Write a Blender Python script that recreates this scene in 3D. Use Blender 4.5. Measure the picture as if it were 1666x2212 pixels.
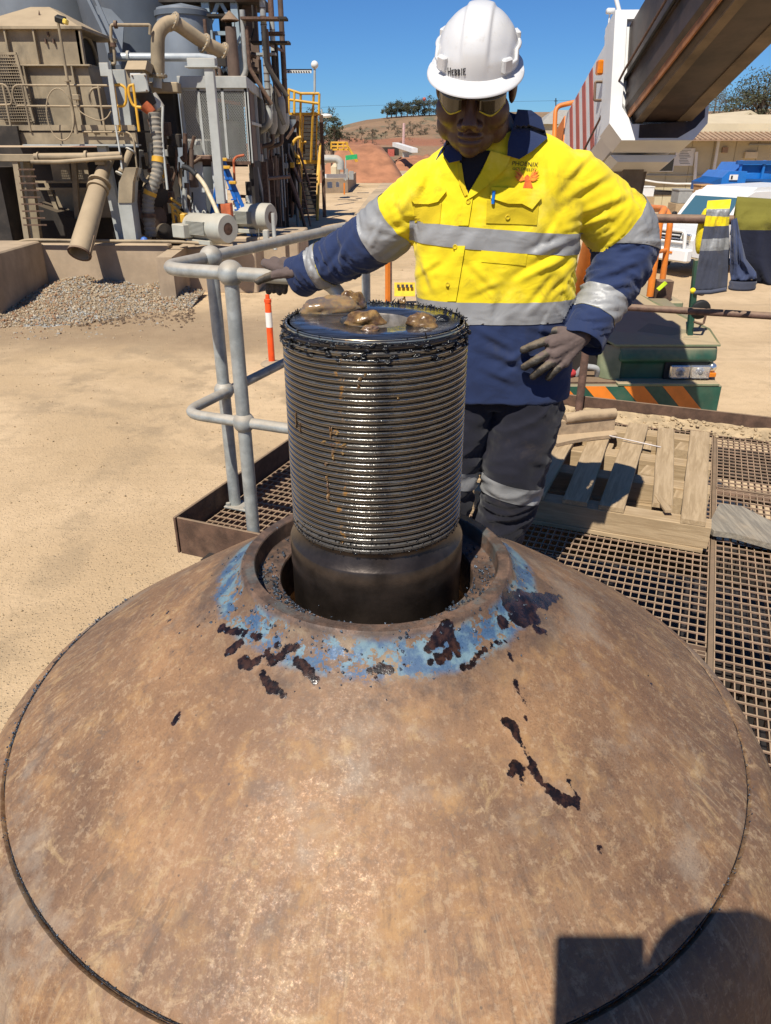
import bpy, bmesh, math, random
from math import sin, cos, pi, radians, sqrt, atan2
from mathutils import Vector, Matrix, noise, Euler
from mathutils.bvhtree import BVHTree
random.seed(7)
scene = bpy.context.scene
for o in list(bpy.data.objects): bpy.data.objects.remove(o)
COL = scene.collection

# ---------------------------------------------------------------- camera
H = 1.54                       # eye height above the grating deck (deck top is z = 0)
PITCH = radians(26.257)
F = 1612.0                     # focal length in units of a 1666 x 2212 picture
GZ = -1.66                     # yard level
cd = bpy.data.cameras.new('camera'); cam = bpy.data.objects.new('camera', cd); COL.objects.link(cam)
cam.location = (0, 0, H); cam.rotation_euler = (pi/2-PITCH, 0, 0)
cd.sensor_fit = 'VERTICAL'; cd.sensor_height = 36.0; cd.lens = 36.0*F/2212
cd.clip_start = 0.02; cd.clip_end = 6000
scene.camera = cam
scene.render.resolution_x = 771; scene.render.resolution_y = 1024

# ---------------------------------------------------------------- sky and sun
SUN = Vector((-.30, -.628, .985)).normalized()          # towards the sun
elev = math.asin(SUN.z); az = atan2(SUN.x, SUN.y)
world = bpy.data.worlds.new('World'); scene.world = world; world.use_nodes = True
wn = world.node_tree.nodes; wl = world.node_tree.links
sky = wn.new('ShaderNodeTexSky'); sky.sky_type = 'NISHITA'; sky.sun_disc = False
sky.sun_elevation = elev; sky.sun_rotation = az % (2*pi)
sky.altitude = 900; sky.air_density = 1.0; sky.dust_density = 0.0; sky.ozone_density = 3.0
bg = wn['Background']; bg.inputs['Strength'].default_value = 0.07
tint = wn.new('ShaderNodeMix'); tint.data_type = 'RGBA'; tint.blend_type = 'MULTIPLY'; tint.inputs[0].default_value = 1.0; tint.inputs[7].default_value = (.39, .70, 1.10, 1)   # clear dry-air blue
wl.new(sky.outputs[0], tint.inputs[6]); wl.new(tint.outputs[2], bg.inputs['Color'])
sd = bpy.data.lights.new('sun', 'SUN'); sd.energy = 5.0; sd.angle = radians(.53); sd.color = (1.0, .945, .85)
sun = bpy.data.objects.new('sun', sd); COL.objects.link(sun)
sun.rotation_euler = SUN.to_track_quat('Z', 'Y').to_euler(); sun.location = (-3, -6, 12)
scene.view_settings.view_transform = 'Standard'; scene.view_settings.look = 'None'
scene.view_settings.exposure = 0.3; scene.view_settings.gamma = 1.0
scene.view_settings.use_curve_mapping = False
scene.cycles.max_bounces = 6; scene.cycles.diffuse_bounces = 3; scene.cycles.glossy_bounces = 3
scene.cycles.transmission_bounces = 4; scene.cycles.transparent_max_bounces = 6

# ---------------------------------------------------------------- measuring helpers
CP, SP = cos(PITCH), sin(PITCH)
def ray(px, py):
    x = (px-833)/F; u = (1106-py)/F
    return Vector((x, CP+u*SP, -SP+u*CP))
def W(px, py, Y):                       # the place at distance Y seen in that direction
    d = ray(px, py); return Vector((0, 0, H)) + d*(Y/d.y)
def WG(px, py, z=GZ):                   # the place at height z
    d = ray(px, py); return Vector((0, 0, H)) + d*((z-H)/d.z)
A22 = radians(22)
def UV(u, v, z=0.0):                    # deck axes -> world
    return Vector((u*cos(A22)+v*sin(A22), -u*sin(A22)+v*cos(A22), z))
MUV = Matrix.Rotation(-A22, 4, 'Z')

# ---------------------------------------------------------------- mesh helpers
class MB:
    def __init__(s, M=None): s.v = []; s.f = []; s.M = M; s.mi = []; s.cur = 0; s.sm = []
    def add(s, vs, fs, smooth=False):
        b = len(s.v)
        for p in vs:
            p = Vector(p); s.v.append(s.M @ p if s.M else p)
        for f in fs: s.f.append([b+i for i in f]); s.mi.append(s.cur); s.sm.append(smooth)
        return s
    def box(s, c, d, rot=None, bev=0.0):
        hx, hy, hz = d[0]/2, d[1]/2, d[2]/2; R = (Euler(rot).to_matrix() if isinstance(rot, tuple) else rot) or Matrix.Identity(3)
        c = Vector(c); b = min(bev, hx*.9, hy*.9, hz*.9)
        if b <= 0:
            vs = [c + R @ Vector((x*hx, y*hy, z*hz)) for x in (-1, 1) for y in (-1, 1) for z in (-1, 1)]
            return s.add(vs, [(0,1,3,2),(4,6,7,5),(0,4,5,1),(2,3,7,6),(0,2,6,4),(1,5,7,3)])
        vs = []
        for x in (-1, 1):
            for y in (-1, 1):
                for z in (-1, 1):
                    vs += [c+R@Vector((x*hx, y*(hy-b), z*(hz-b))), c+R@Vector((x*(hx-b), y*hy, z*(hz-b))), c+R@Vector((x*(hx-b), y*(hy-b), z*hz))]
        I = lambda x, y, z, k: ((x > 0)*4+(y > 0)*2+(z > 0))*3+k
        fs = []
        for x in (-1, 1): fs.append([I(x,-1,-1,0), I(x,1,-1,0), I(x,1,1,0), I(x,-1,1,0)][::x])
        for y in (-1, 1): fs.append([I(1,y,-1,1), I(-1,y,-1,1), I(-1,y,1,1), I(1,y,1,1)][::y])
        for z in (-1, 1): fs.append([I(-1,-1,z,2), I(1,-1,z,2), I(1,1,z,2), I(-1,1,z,2)][::z])
        for x in (-1, 1):
            for y in (-1, 1):
                fs.append([I(x,y,-1,0), I(x,y,-1,1), I(x,y,1,1), I(x,y,1,0)][::x*y])
        for y in (-1, 1):
            for z in (-1, 1):
                fs.append([I(-1,y,z,1), I(-1,y,z,2), I(1,y,z,2), I(1,y,z,1)][::y*z])
        for x in (-1, 1):
            for z in (-1, 1):
                fs.append([I(x,-1,z,2), I(x,-1,z,0), I(x,1,z,0), I(x,1,z,2)][::x*z])
        for x in (-1, 1):
            for y in (-1, 1):
                for z in (-1, 1): fs.append([I(x,y,z,0), I(x,y,z,1), I(x,y,z,2)][::x*y*z])
        return s.add(vs, fs)
    def bar(s, p, q, w, h, up=(0, 0, 1), bev=0.0):      # a beam of section w x h from p to q
        p = Vector(p); q = Vector(q); d = q-p; L = d.length; d.normalize(); up = Vector(up)
        x = d.cross(up)
        if x.length < 1e-4: x = d.cross(Vector((1, 0, 0)))
        x.normalize(); z = x.cross(d)
        R = Matrix((x, d, z)).transposed()
        return s.box((p+q)/2, (w, L, h), R, bev)
    def tube(s, pts, r, n=10, cap=True, closed=False):
        pts = [Vector(p) for p in pts]; rs = r if isinstance(r, (list, tuple)) else [r]*len(pts)
        N = len(pts); vs = []; t0 = None; up = None
        for i, p in enumerate(pts):
            if closed: t = pts[(i+1) % N]-pts[i-1]
            else: t = pts[min(i+1, N-1)]-pts[max(i-1, 0)]
            t.normalize()
            if up is None:
                up = Vector((0, 0, 1)) if abs(t.z) < .9 else Vector((0, 1, 0))
            up = (up - t*up.dot(t)); up.normalize(); sd = t.cross(up)
            for k in range(n):
                a = 2*pi*k/n; vs.append(p+(up*cos(a)+sd*sin(a))*rs[i])
        fs = []
        for i in range(N if closed else N-1):
            j = (i+1) % N
            for k in range(n):
                k2 = (k+1) % n; fs.append((i*n+k, j*n+k, j*n+k2, i*n+k2))
        s.add(vs, fs, True)
        if cap and not closed:
            b = len(s.v)-len(vs)
            s.f.append([b+k for k in range(n)]); s.mi.append(s.cur); s.sm.append(False)
            s.f.append([b+(N-1)*n+k for k in range(n)][::-1]); s.mi.append(s.cur); s.sm.append(False)
        return s
    def cyl(s, p, q, r, n=16, r2=None): return s.tube([p, q], [r, r if r2 is None else r2], n)
    def lathe(s, prof, n=32, c=(0, 0, 0), R=None, a0=0, a1=2*pi, smooth=True):
        c = Vector(c); full = abs(a1-a0-2*pi) < 1e-6; m = n if full else n+1; vs = []
        for i in range(m):
            a = a0+(a1-a0)*i/n
            for (r, z) in prof:
                p = Vector((r*cos(a), r*sin(a), z)); vs.append(c+(R@p if R else p))
        k = len(prof); fs = []
        for i in range(n):
            j = (i+1) % m
            for t in range(k-1): fs.append((i*k+t, j*k+t, j*k+t+1, i*k+t+1))
        return s.add(vs, fs, smooth)
    def sphere(s, c, r, n=12, m=8, R=None):
        c = Vector(c); r = Vector(r) if not isinstance(r, (int, float)) else Vector((r, r, r)); vs = []; fs = []
        for j in range(1, m):
            for i in range(n):
                th = pi*j/m; a = 2*pi*i/n
                p = Vector((r.x*sin(th)*cos(a), r.y*sin(th)*sin(a), r.z*cos(th))); vs.append(c+(R@p if R else p))
        for z in (1, -1):
            p = Vector((0, 0, r.z*z)); vs.append(c+(R@p if R else p))
        T = len(vs)-2; B = T+1
        for i in range(n):
            i2 = (i+1) % n; fs.append((T, i, i2)); fs.append((B, (m-2)*n+i2, (m-2)*n+i))
            for j in range(m-2): fs.append((j*n+i, (j+1)*n+i, (j+1)*n+i2, j*n+i2))
        return s.add(vs, fs, True)
    def prism(s, poly, vec):                            # planar outline pushed along vec
        poly = [Vector(p) for p in poly]; vec = Vector(vec); n = len(poly)
        vs = poly+[p+vec for p in poly]
        fs = [list(range(n))[::-1], [n+i for i in range(n)]]+[(i, (i+1) % n, n+(i+1) % n, n+i) for i in range(n)]
        return s.add(vs, fs)
    def grid(s, fn, nu, nv, smooth=True, closeu=False):
        vs = [fn(i, j) for i in range(nu) for j in range(nv)]; fs = []
        for i in range(nu if closeu else nu-1):
            for j in range(nv-1): i2 = (i+1) % nu; fs.append((i*nv+j, i2*nv+j, i2*nv+j+1, i*nv+j+1))
        return s.add(vs, fs, smooth)
    def loft(s, rings, cap=True, smooth=True):
        n = len(rings[0]); vs = [p for r in rings for p in r]; fs = []
        for i in range(len(rings)-1):
            for k in range(n): k2 = (k+1) % n; fs.append((i*n+k, i*n+k2, (i+1)*n+k2, (i+1)*n+k))
        if cap: fs.append(list(range(n))[::-1]); fs.append([(len(rings)-1)*n+k for k in range(n)])
        return s.add(vs, fs, smooth)
    def mesh(s, name, mats, fix=True, org=None):
        me = bpy.data.meshes.new(name)
        o = org or Vector((0, 0, 0))
        me.from_pydata([tuple(p-o) for p in s.v], [], s.f)
        for m in (mats if isinstance(mats, (list, tuple)) else [mats]): me.materials.append(m)
        me.polygons.foreach_set('material_index', s.mi); me.polygons.foreach_set('use_smooth', s.sm)
        if fix:
            bm = bmesh.new(); bm.from_mesh(me); bmesh.ops.recalc_face_normals(bm, faces=bm.faces); bm.to_mesh(me); bm.free()
        if any(s.sm): me.set_sharp_from_angle(angle=radians(52))
        me.update(); return me
    def build(s, name, mats, parent=None, fix=True):
        me = s.mesh(name, mats, fix); return link(name, me, parent)
def link(name, me, parent=None):
    o = bpy.data.objects.new(name, me); COL.objects.link(o)
    if parent is not None:
        o.parent = parent; o.matrix_parent_inverse = wmat(parent).inverted()
    return o
def wmat(o):
    m = o.matrix_basis.copy()
    if o.parent: m = wmat(o.parent) @ o.matrix_parent_inverse @ m
    return m
def tag(o, label=None, cat=None, group=None, kind=None):
    if label: o['label'] = label
    if cat: o['category'] = cat
    if group: o['group'] = group
    if kind: o['kind'] = kind
    return o
def thing(name, label, cat, loc=(0, 0, 0), group=None):
    o = bpy.data.objects.new(name, None); COL.objects.link(o); o.location = loc; o.empty_display_size = .1
    return tag(o, label, cat, group)
def part(name, mats, parent, fn, M=None):
    m = MB(M); fn(m); return m.build(name, mats, parent)
def copy_tree(o, parent=None):
    c = o.copy(); COL.objects.link(c)
    if parent is not None: c.parent = parent
    for ch in list(o.children): copy_tree(ch, c)
    return c
def baked(me, mods):                    # evaluate modifiers into a plain mesh
    t = bpy.data.objects.new('tmp', me); COL.objects.link(t)
    for typ, kw in mods:
        m = t.modifiers.new(typ, typ)
        for k, v in kw.items(): setattr(m, k, v)
    dg = bpy.context.evaluated_depsgraph_get(); dg.update()
    r = bpy.data.meshes.new_from_object(t.evaluated_get(dg)); bpy.data.objects.remove(t)
    return r
def fuse(mb, voxel, smooth=6, fac=.5):  # weld overlapping volumes into one skin
    me = mb.mesh('fuse', [])
    return baked(me, [('REMESH', dict(mode='VOXEL', voxel_size=voxel, use_smooth_shade=True)), ('SMOOTH', dict(factor=fac, iterations=smooth))])
def arc(c, r, a0, a1, n, ex, ey):
    c = Vector(c); ex = Vector(ex); ey = Vector(ey)
    return [c+ex*(r*cos(a0+(a1-a0)*i/n))+ey*(r*sin(a0+(a1-a0)*i/n)) for i in range(n+1)]
def bend(pts, r, n=6):                  # polyline with rounded corners
    pts = [Vector(p) for p in pts]; out = [pts[0]]
    for i in range(1, len(pts)-1):
        a, b, c = pts[i-1], pts[i], pts[i+1]; d1 = (a-b); d2 = (c-b)
        rr = min(r, d1.length*.49, d2.length*.49); p = b+d1.normalized()*rr; q = b+d2.normalized()*rr
        for k in range(n+1):
            t = k/n; out.append(p*(1-t)**2+b*2*t*(1-t)+q*t*t)
    out.append(pts[-1]); return out
def nz(p, s=1.0, o=0.0): return noise.noise(Vector(p)*s+Vector((o, o*1.7, -o)))

# ---------------------------------------------------------------- materials
class NT:
    def __init__(s, name):
        s.m = bpy.data.materials.new(name); s.m.use_nodes = True; s.t = s.m.node_tree; s.n = s.t.nodes; s.l = s.t.links
        s.b = s.n['Principled BSDF']
        s.pos = None
    def new(s, typ, **kw):
        n = s.n.new(typ)
        for k, v in kw.items(): setattr(n, k, v)
        return n
    def P(s, obj=False):
        if s.pos is None:
            s.pos = s.new('ShaderNodeTexCoord').outputs['Object'] if obj else s.new('ShaderNodeNewGeometry').outputs['Position']
        return s.pos
    def put(s, sock, v):
        if hasattr(v, 'is_output') or isinstance(v, bpy.types.NodeSocket): s.l.new(v, sock)
        elif isinstance(v, (tuple, list)): sock.default_value = (*v, 1.0) if len(v) == 3 and len(sock.default_value) == 4 else v
        else: sock.default_value = v
    def math(s, op, a, b=None, c=None, clamp=False):
        n = s.new('ShaderNodeMath', operation=op, use_clamp=clamp); s.put(n.inputs[0], a)
        if b is not None: s.put(n.inputs[1], b)
        if c is not None: s.put(n.inputs[2], c)
        return n.outputs[0]
    def noise(s, scale, detail=4, rough=.6, vec=None, dist=0.0):
        n = s.new('ShaderNodeTexNoise'); n.inputs['Scale'].default_value = scale; n.inputs['Detail'].default_value = detail
        n.inputs['Roughness'].default_value = rough; n.inputs['Distortion'].default_value = dist
        s.l.new(vec if vec is not None else s.P(), n.inputs['Vector']); return n.outputs['Fac']
    def voronoi(s, scale, vec=None, feature='F1', out='Distance'):
        n = s.new('ShaderNodeTexVoronoi', feature=feature); n.inputs['Scale'].default_value = scale
        s.l.new(vec if vec is not None else s.P(), n.inputs['Vector']); return n.outputs[out]
    def ramp(s, fac, a, b):               # smooth 0..1 between a and b
        n = s.new('ShaderNodeMapRange'); n.interpolation_type = 'SMOOTHSTEP'
        s.put(n.inputs[0], fac); n.inputs[1].default_value = a; n.inputs[2].default_value = b
        return n.outputs[0]
    def mix(s, fac, a, b, typ='MIX'):
        n = s.new('ShaderNodeMix', data_type='RGBA', blend_type=typ); s.put(n.inputs[0], fac)
        s.put(n.inputs[6], a); s.put(n.inputs[7], b); return n.outputs[2]
    def fmix(s, fac, a, b):
        n = s.new('ShaderNodeMix', data_type='FLOAT'); s.put(n.inputs[0], fac); s.put(n.inputs[2], a); s.put(n.inputs[3], b); return n.outputs[0]
    def map(s, scale, rot=(0, 0, 0), vec=None):
        n = s.new('ShaderNodeMapping'); n.inputs['Scale'].default_value = scale; n.inputs['Rotation'].default_value = rot
        s.l.new(vec if vec is not None else s.P(), n.inputs['Vector']); return n.outputs[0]
    def sep(s, vec=None):
        n = s.new('ShaderNodeSeparateXYZ'); s.l.new(vec if vec is not None else s.P(), n.inputs[0]); return n.outputs
    def comb(s, x, y, z):
        n = s.new('ShaderNodeCombineXYZ'); s.put(n.inputs[0], x); s.put(n.inputs[1], y); s.put(n.inputs[2], z); return n.outputs[0]
    def bump(s, h, strength=.3, dist=.01):
        n = s.new('ShaderNodeBump'); n.inputs['Strength'].default_value = strength; n.inputs['Distance'].default_value = dist
        s.l.new(h, n.inputs['Height']); s.l.new(n.outputs[0], s.b.inputs['Normal'])
    def done(s, col=None, rough=None, metal=None):
        if col is not None: s.put(s.b.inputs['Base Color'], col)
        if rough is not None: s.put(s.b.inputs['Roughness'], rough)
        if metal is not None: s.put(s.b.inputs['Metallic'], metal)
        return s.m
DUSTC = (.44, .32, .19)
def pbr(name, base, rough=.6, metal=0.0, vary=.25, vs=6.0, dust=0.0, rust=0.0, rustc=(.13, .055, .028), ds=3.0, grime=0.0, bump=0.0, bs=40.0, spec=.5, obj=False):
    t = NT(name); t.P(obj)
    n1 = t.noise(vs, 5, .62)
    dk = tuple(c*(1-vary) for c in base); lt = tuple(min(1, c*(1+vary*.6)) for c in base)
    col = t.mix(t.ramp(n1, .3, .7), dk, lt); r = rough
    if grime:
        g = t.ramp(t.noise(vs*.45, 6, .7, t.map((1, 1, .35))), .5, .72); col = t.mix(t.math('MULTIPLY', g, grime), col, (.06, .045, .03))
    if rust:
        f = t.ramp(t.noise(ds*2.2, 7, .72), .78-rust*.55, .84-rust*.5)
        rc = t.mix(t.noise(45, 3), rustc, tuple(min(1, c*2.2) for c in rustc)); col = t.mix(f, col, rc)
        r = t.fmix(f, rough, .85)
        if metal: metal = t.fmix(f, metal, 0.0)
    if dust:
        g = t.new('ShaderNodeNewGeometry'); up = t.sep(g.outputs['Normal'])[2]
        u = t.math('ADD', t.math('MULTIPLY', t.ramp(up, .0, .9), .75), t.math('MULTIPLY', t.noise(ds, 5, .65), .75))
        f = t.math('MULTIPLY', t.ramp(u, .35, .95), dust, clamp=True); col = t.mix(f, col, DUSTC)
        r = t.fmix(f, r, .9)
        if metal: metal = t.fmix(f, metal, 0.0)
    if bump: t.bump(t.noise(bs, 4, .6), bump, .004)
    t.b.inputs['Specular IOR Level'].default_value = spec
    return t.done(col, r, metal)
# ================================================================ yard, hills
def uvof(p): return (p.x*cos(A22)-p.y*sin(A22), p.x*sin(A22)+p.y*cos(A22))
def M_ground():
    t = NT('yard_dirt'); p = t.P()
    n1 = t.noise(.35, 6, .6); n2 = t.noise(5, 6, .65); n3 = t.noise(90, 4, .7)
    col = t.mix(t.ramp(n1, .35, .68), (.46, .32, .175), (.60, .43, .25))
    col = t.mix(t.math('MULTIPLY', t.ramp(n2, .45, .75), .5), col, (.39, .275, .15))
    tr = t.noise(1.1, 5, .6, t.map((.18, 2.2, 1), (0, 0, radians(-12))))          # wheel tracks
    col = t.mix(t.math('MULTIPLY', t.ramp(tr, .52, .72), .55), col, (.38, .265, .15))
    col = t.mix(t.math('MULTIPLY', t.ramp(n3, .5, .8), .35), col, (.66, .50, .32))
    vz = t.voronoi(38); col = t.mix(t.math('MULTIPLY', t.ramp(vz, .16, .08), .5), col, (.30, .21, .12))
    x_, y_, z_ = t.sep()
    damp = t.math('MULTIPLY', t.ramp(t.math('ABSOLUTE', t.math('SUBTRACT', t.math('ADD', y_, t.math('MULTIPLY', t.noise(.5, 5, .7), 3.0)), 15.9)), 2.6, .6), t.ramp(x_, 1.0, -3.0))
    col = t.mix(t.math('MULTIPLY', damp, t.math('ADD', .45, t.math('MULTIPLY', t.noise(2.2, 5, .7), .5))), col, (.23, .155, .088))
    for (cx_, cy_, rr_) in ((30.0, 8.0, 33.2), (30.0, 8.0, 34.9), (-26.0, -14.0, 33.0), (-26.0, -14.0, 34.8), (14.0, 40.0, 34.0), (14.0, 40.0, 35.8)):      # tyre tracks
        dxx = t.math('SUBTRACT', x_, cx_); dyy = t.math('SUBTRACT', y_, cy_); rad = t.math('SQRT', t.math('ADD', t.math('MULTIPLY', dxx, dxx), t.math('MULTIPLY', dyy, dyy)))
        tk = t.ramp(t.math('ABSOLUTE', t.math('SUBTRACT', t.math('ADD', rad, t.math('MULTIPLY', t.noise(.8, 3), .5)), rr_)), .30, .12); tk = t.math('MULTIPLY', tk, t.ramp(t.noise(1.6, 5, .7), .42, .62))
        col = t.mix(t.math('MULTIPLY', tk, .55), col, (.33, .235, .135))
    h = t.math('ADD', t.math('MULTIPLY', t.noise(28, 5, .7), .5), t.math('ADD', t.math('MULTIPLY', t.ramp(vz, .3, .05), .35), t.math('MULTIPLY', t.noise(4, 4), .5)))
    t.bump(h, .8, .03); return t.done(col, .95)
m_ground = M_ground()
def M_hill():
    t = NT('hill_earth')
    col = t.mix(t.ramp(t.noise(.02, 6, .65), .35, .65), (.21, .125, .065), (.31, .19, .105))
    col = t.mix(t.ramp(t.noise(.09, 7, .72, t.map((1, .5, 2.2))), .53, .66), col, (.14, .125, .07))
    z = t.sep()[2]; red = t.ramp(t.math('ABSOLUTE', t.math('SUBTRACT', t.math('ADD', z, t.math('MULTIPLY', t.noise(.03, 3), 5)), 4.4)), 1.6, .7)
    col = t.mix(t.math('MULTIPLY', red, .75), col, (.30, .105, .05))
    t.bump(t.noise(.3, 6, .7), .9, 1.0); return t.done(col, .95)
m_hill = M_hill()
m_red = pbr('red_spoil', (.36, .155, .075), .95, vary=.3, vs=.5, bump=.6, bs=3)

def build_ground():
    ax = sorted(set([round(v, 3) for v in [-1500, -900, -500, -300, -200, -140]] + [-100+i*4 for i in range(20)] + [-20+i*.5 for i in range(81)] + [24+i*4 for i in range(20)] + [140, 200, 300, 500, 900, 1500]))
    ay = sorted(set([-1500, -600, -250, -100, -50, -25, -12] + [-8+i*.5 for i in range(80)] + [32+i*3 for i in range(30)] + [140, 180, 250, 350, 500, 800, 1500, 3000]))
    def hgt(x, y):
        a = .045*nz((x*.35, y*.35, 0)) + .02*nz((x*1.3, y*1.3, 3))
        return GZ + a*max(0, min(1, (150-abs(y))/100))
    m = MB(); m.grid(lambda i, j: Vector((ax[i], ay[j], hgt(ax[i], ay[j]))), len(ax), len(ay))
    tag(m.build('ground', m_ground), kind='structure')
build_ground()

def build_hill():
    crest = [(-700, 330), (250, 312), (560, 306), (690, 298), (735, 270), (790, 257), (850, 250), (940, 245), (1050, 241), (1255, 239), (1420, 236), (1560, 238), (1700, 228), (2300, 220), (3200, 240)]
    Y0, Y1 = 150., 360.; NX, NY = 150, 26
    def fn(i, j):
        px = -700+3900*i/(NX-1)
        for k in range(len(crest)-1):
            if crest[k][0] <= px <= crest[k+1][0]:
                f = (px-crest[k][0])/(crest[k+1][0]-crest[k][0]); cy = crest[k][1]*(1-f)+crest[k+1][1]*f; break
        top = W(px, cy, Y1).z; s = j/(NY-1)
        if s <= .8:
            t = s/.8; Y = Y0+(Y1-Y0)*t
            prof = .28*min(1, t/.22)*(t > 0) + .10*max(0, min(1, (t-.22)/.28)) + .62*max(0, min(1, (t-.5)/.5))**.8
            z = GZ-.5+(top-GZ)*prof
        else:
            t = (s-.8)/.2; Y = Y1+260*t; z = top*(1-t)+GZ*t-.5*t
        x = W(px, 300, Y).x
        z += (nz((x*.02, Y*.02, 0))*2.0+nz((x*.07, Y*.07, 5))*.8)*min(1, s*4)*(1 if s < .75 else .3)
        return Vector((x, Y, z))
    m = MB(); m.grid(fn, NX, NY); tag(m.build('hill', m_hill), kind='structure')
build_hill()

def mound(px0, px1, pytop, Y, dep, mat, seed, name, label=None):
    a = WG(px0, 400).xy; xa = W(px0, 350, Y).x; xb = W(px1, 350, Y).x; top = W((px0+px1)/2, pytop, Y).z
    N, Mn = 40, 24
    def fn(i, j):
        u = i/(N-1)*2-1; v = j/(Mn-1)*2-1
        x = (xa+xb)/2+(xb-xa)/2*u*1.12; y = Y+dep*v
        r = max(abs(u)**1.6+.15*nz((u*2, v*2, seed)), abs(v)**1.3)
        h = max(0, min(1, 1.25*(1-r)))
        return Vector((x, y, GZ-.1+(top-GZ)*h*(1+.18*nz((u*4, v*4, seed)))+.3*nz((x*.5, y*.5, seed))*h))
    m = MB(); m.grid(fn, N, Mn); o = m.build(name, mat); return o
tag(mound(700, 862, 312, 88, 14, m_red, 1, 'spoil_heap'), 'red earth spoil heap behind the yellow walkway and blue skip', 'spoil heap')
tag(mound(838, 960, 336, 120, 12, m_red, 4, 'spoil_heap'), 'low reddish dirt bank beside the haul road below the hill', 'spoil heap')
# ================================================================ grating deck, rails, pallet
m_rustst = pbr('rusted_steel', (.115, .065, .042), .75, .15, vary=.4, vs=14, dust=.35, ds=9, bump=.35, bs=120)
m_rustpipe = pbr('rusted_pipe', (.15, .085, .06), .7, .1, vary=.35, vs=25, dust=.25, ds=14, bump=.25, bs=160)
m_grate = pbr('grating_steel', (.27, .17, .115), .75, .15, vary=.4, vs=9, dust=.55, ds=7, bump=.3, bs=150)
m_galv = pbr('galvanised', (.36, .385, .375), .48, .35, vary=.25, vs=18, dust=.45, ds=7, rust=.12, bump=.12, bs=90)
m_wood = None
def M_wood(name, base, dk):
    t = NT(name); p = t.new('ShaderNodeTexCoord').outputs['Object']; t.pos = p
    g = t.noise(9, 6, .65, t.map((7, .55, 7)), .6); g2 = t.noise(3, 4, .6)
    col = t.mix(t.ramp(g, .38, .68), dk, base); col = t.mix(t.math('MULTIPLY', t.ramp(g2, .45, .7), .6), col, DUSTC)
    kn = t.ramp(t.voronoi(5, t.map((1.2, .45, 1))), .10, .04); col = t.mix(t.math('MULTIPLY', kn, .6), col, (.13, .075, .035))
    t.bump(t.math('ADD', g, t.math('MULTIPLY', t.noise(60, 4), .4)), .5, .004); return t.done(col, .85)
m_wood = M_wood('pallet_wood', (.46, .335, .195), (.33, .23, .125))
m_greywood = M_wood('weathered_board', (.33, .285, .215), (.19, .165, .13))
m_dark = pbr('dark_steel', (.022, .017, .014), .8, 0, vary=.5, vs=5)
m_dirt = pbr('loose_dirt', (.42, .31, .18), .95, vary=.3, vs=12, bump=.8, bs=60)

def WV(px, py, v):                       # point on the vertical plane v = const of the deck
    d = ray(px, py); n = Vector((sin(A22), cos(A22), 0)); return Vector((0, 0, H))+d*(v/d.dot(n))
deck = thing('grating_platform', 'rusty brown steel grating work platform with toe boards round the crusher cone', 'platform', UV(0, 2.5, 0))
PU, PV, DEP = .0305, .0505, .03
def panel(u0, u1, v0, v1, hole=None):
    t = deck
    n = int(round((u1-u0)/PU)); L = v1-v0
    me = MB().box((0, 0, -DEP/2), (.0042, L, DEP)).mesh('bearing_bar', m_grate)
    for i in range(n+1):
        o = bpy.data.objects.new('bearing_bar', me); COL.objects.link(o); o.parent = t; o.matrix_parent_inverse = Matrix.Translation(-t.location)
        o.location = UV(u0+(u1-u0)*i/n, (v0+v1)/2, random.uniform(-.0008, .0008)); o.rotation_euler = (0, 0, -A22+random.uniform(-.0008, .0008))
    n = int(round(L/PV)); Lu = u1-u0
    me = MB().box((0, 0, 0), (Lu, .0058, .0058)).mesh('cross_rod', m_grate)
    for i in range(n+1):
        o = bpy.data.objects.new('cross_rod', me); COL.objects.link(o); o.parent = t; o.matrix_parent_inverse = Matrix.Translation(-t.location)
        o.location = UV((u0+u1)/2, v0+L*(i+.5)/(n+1), .0012); o.rotation_euler = (0, 0, -A22+random.uniform(-.001, .001))
    for (a, b, c, d) in ((u0, u1, v0, v0), (u0, u1, v1, v1)):
        part('edge_bar', m_grate, t, lambda m: m.bar(UV(a, c, -DEP/2), UV(b, d, -DEP/2), .005, DEP+.004))
panel(-1.885, .235, 2.335, 4.68)
panel(-.42, .235, .25, 2.305)
panel(.262, 1.9, 3.78, 4.68)
panel(.262, 1.9, .05, 3.75)
def toe(name, p, q, h0, h1, w=.012):
    d = (q-p).normalized(); part(name, m_rustst, deck, lambda m: m.box(((p+q)/2)+Vector((0, 0, (h0+h1)/2)), ((q-p).length, w, h1-h0), Matrix.Rotation(atan2(d.y, d.x), 3, 'Z'), .002))
toe('toe_board', UV(-1.912, 2.31), UV(-1.912, 4.72), -.07, .105)
toe('toe_board', UV(-1.90, 2.318), UV(-1.30, 2.318), -.07, .105)
toe('toe_board', UV(-1.90, 4.71), UV(2.6, 4.71), -.07, .105)
toe('seam_bar', UV(.249, .0), UV(.249, 4.69), -.04, .004, .018)
toe('seam_bar', UV(.27, 3.765), UV(1.9, 3.765), -.05, .008, .016)
for (u0, u1, v) in ((-1.9, 1.95, 4.45), (-1.9, 1.95, 3.2), (-1.75, 1.95, 2.28), (-1.45, 1.95, 1.3), (-1.45, 1.95, .3)):
    part('beam', m_dark, deck, lambda m: m.bar(UV(u0, v, -.12), UV(u1, v, -.12), .07, .17))
for (u, v) in ((-1.85, 2.35), (-1.85, 4.6), (1.9, 4.6), (1.9, .1), (-1.4, .3), (.2, .2)):
    part('leg', m_rustst, deck, lambda m: m.bar(UV(u, v, -.21), UV(u, v, GZ-.05), .1, .1, (0, 1, 0)))
part('cross_brace', m_rustst, deck, lambda m: m.bar(UV(-1.85, 2.42, -.3), UV(-1.85, 4.52, GZ+.3), .05, .05))
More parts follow.
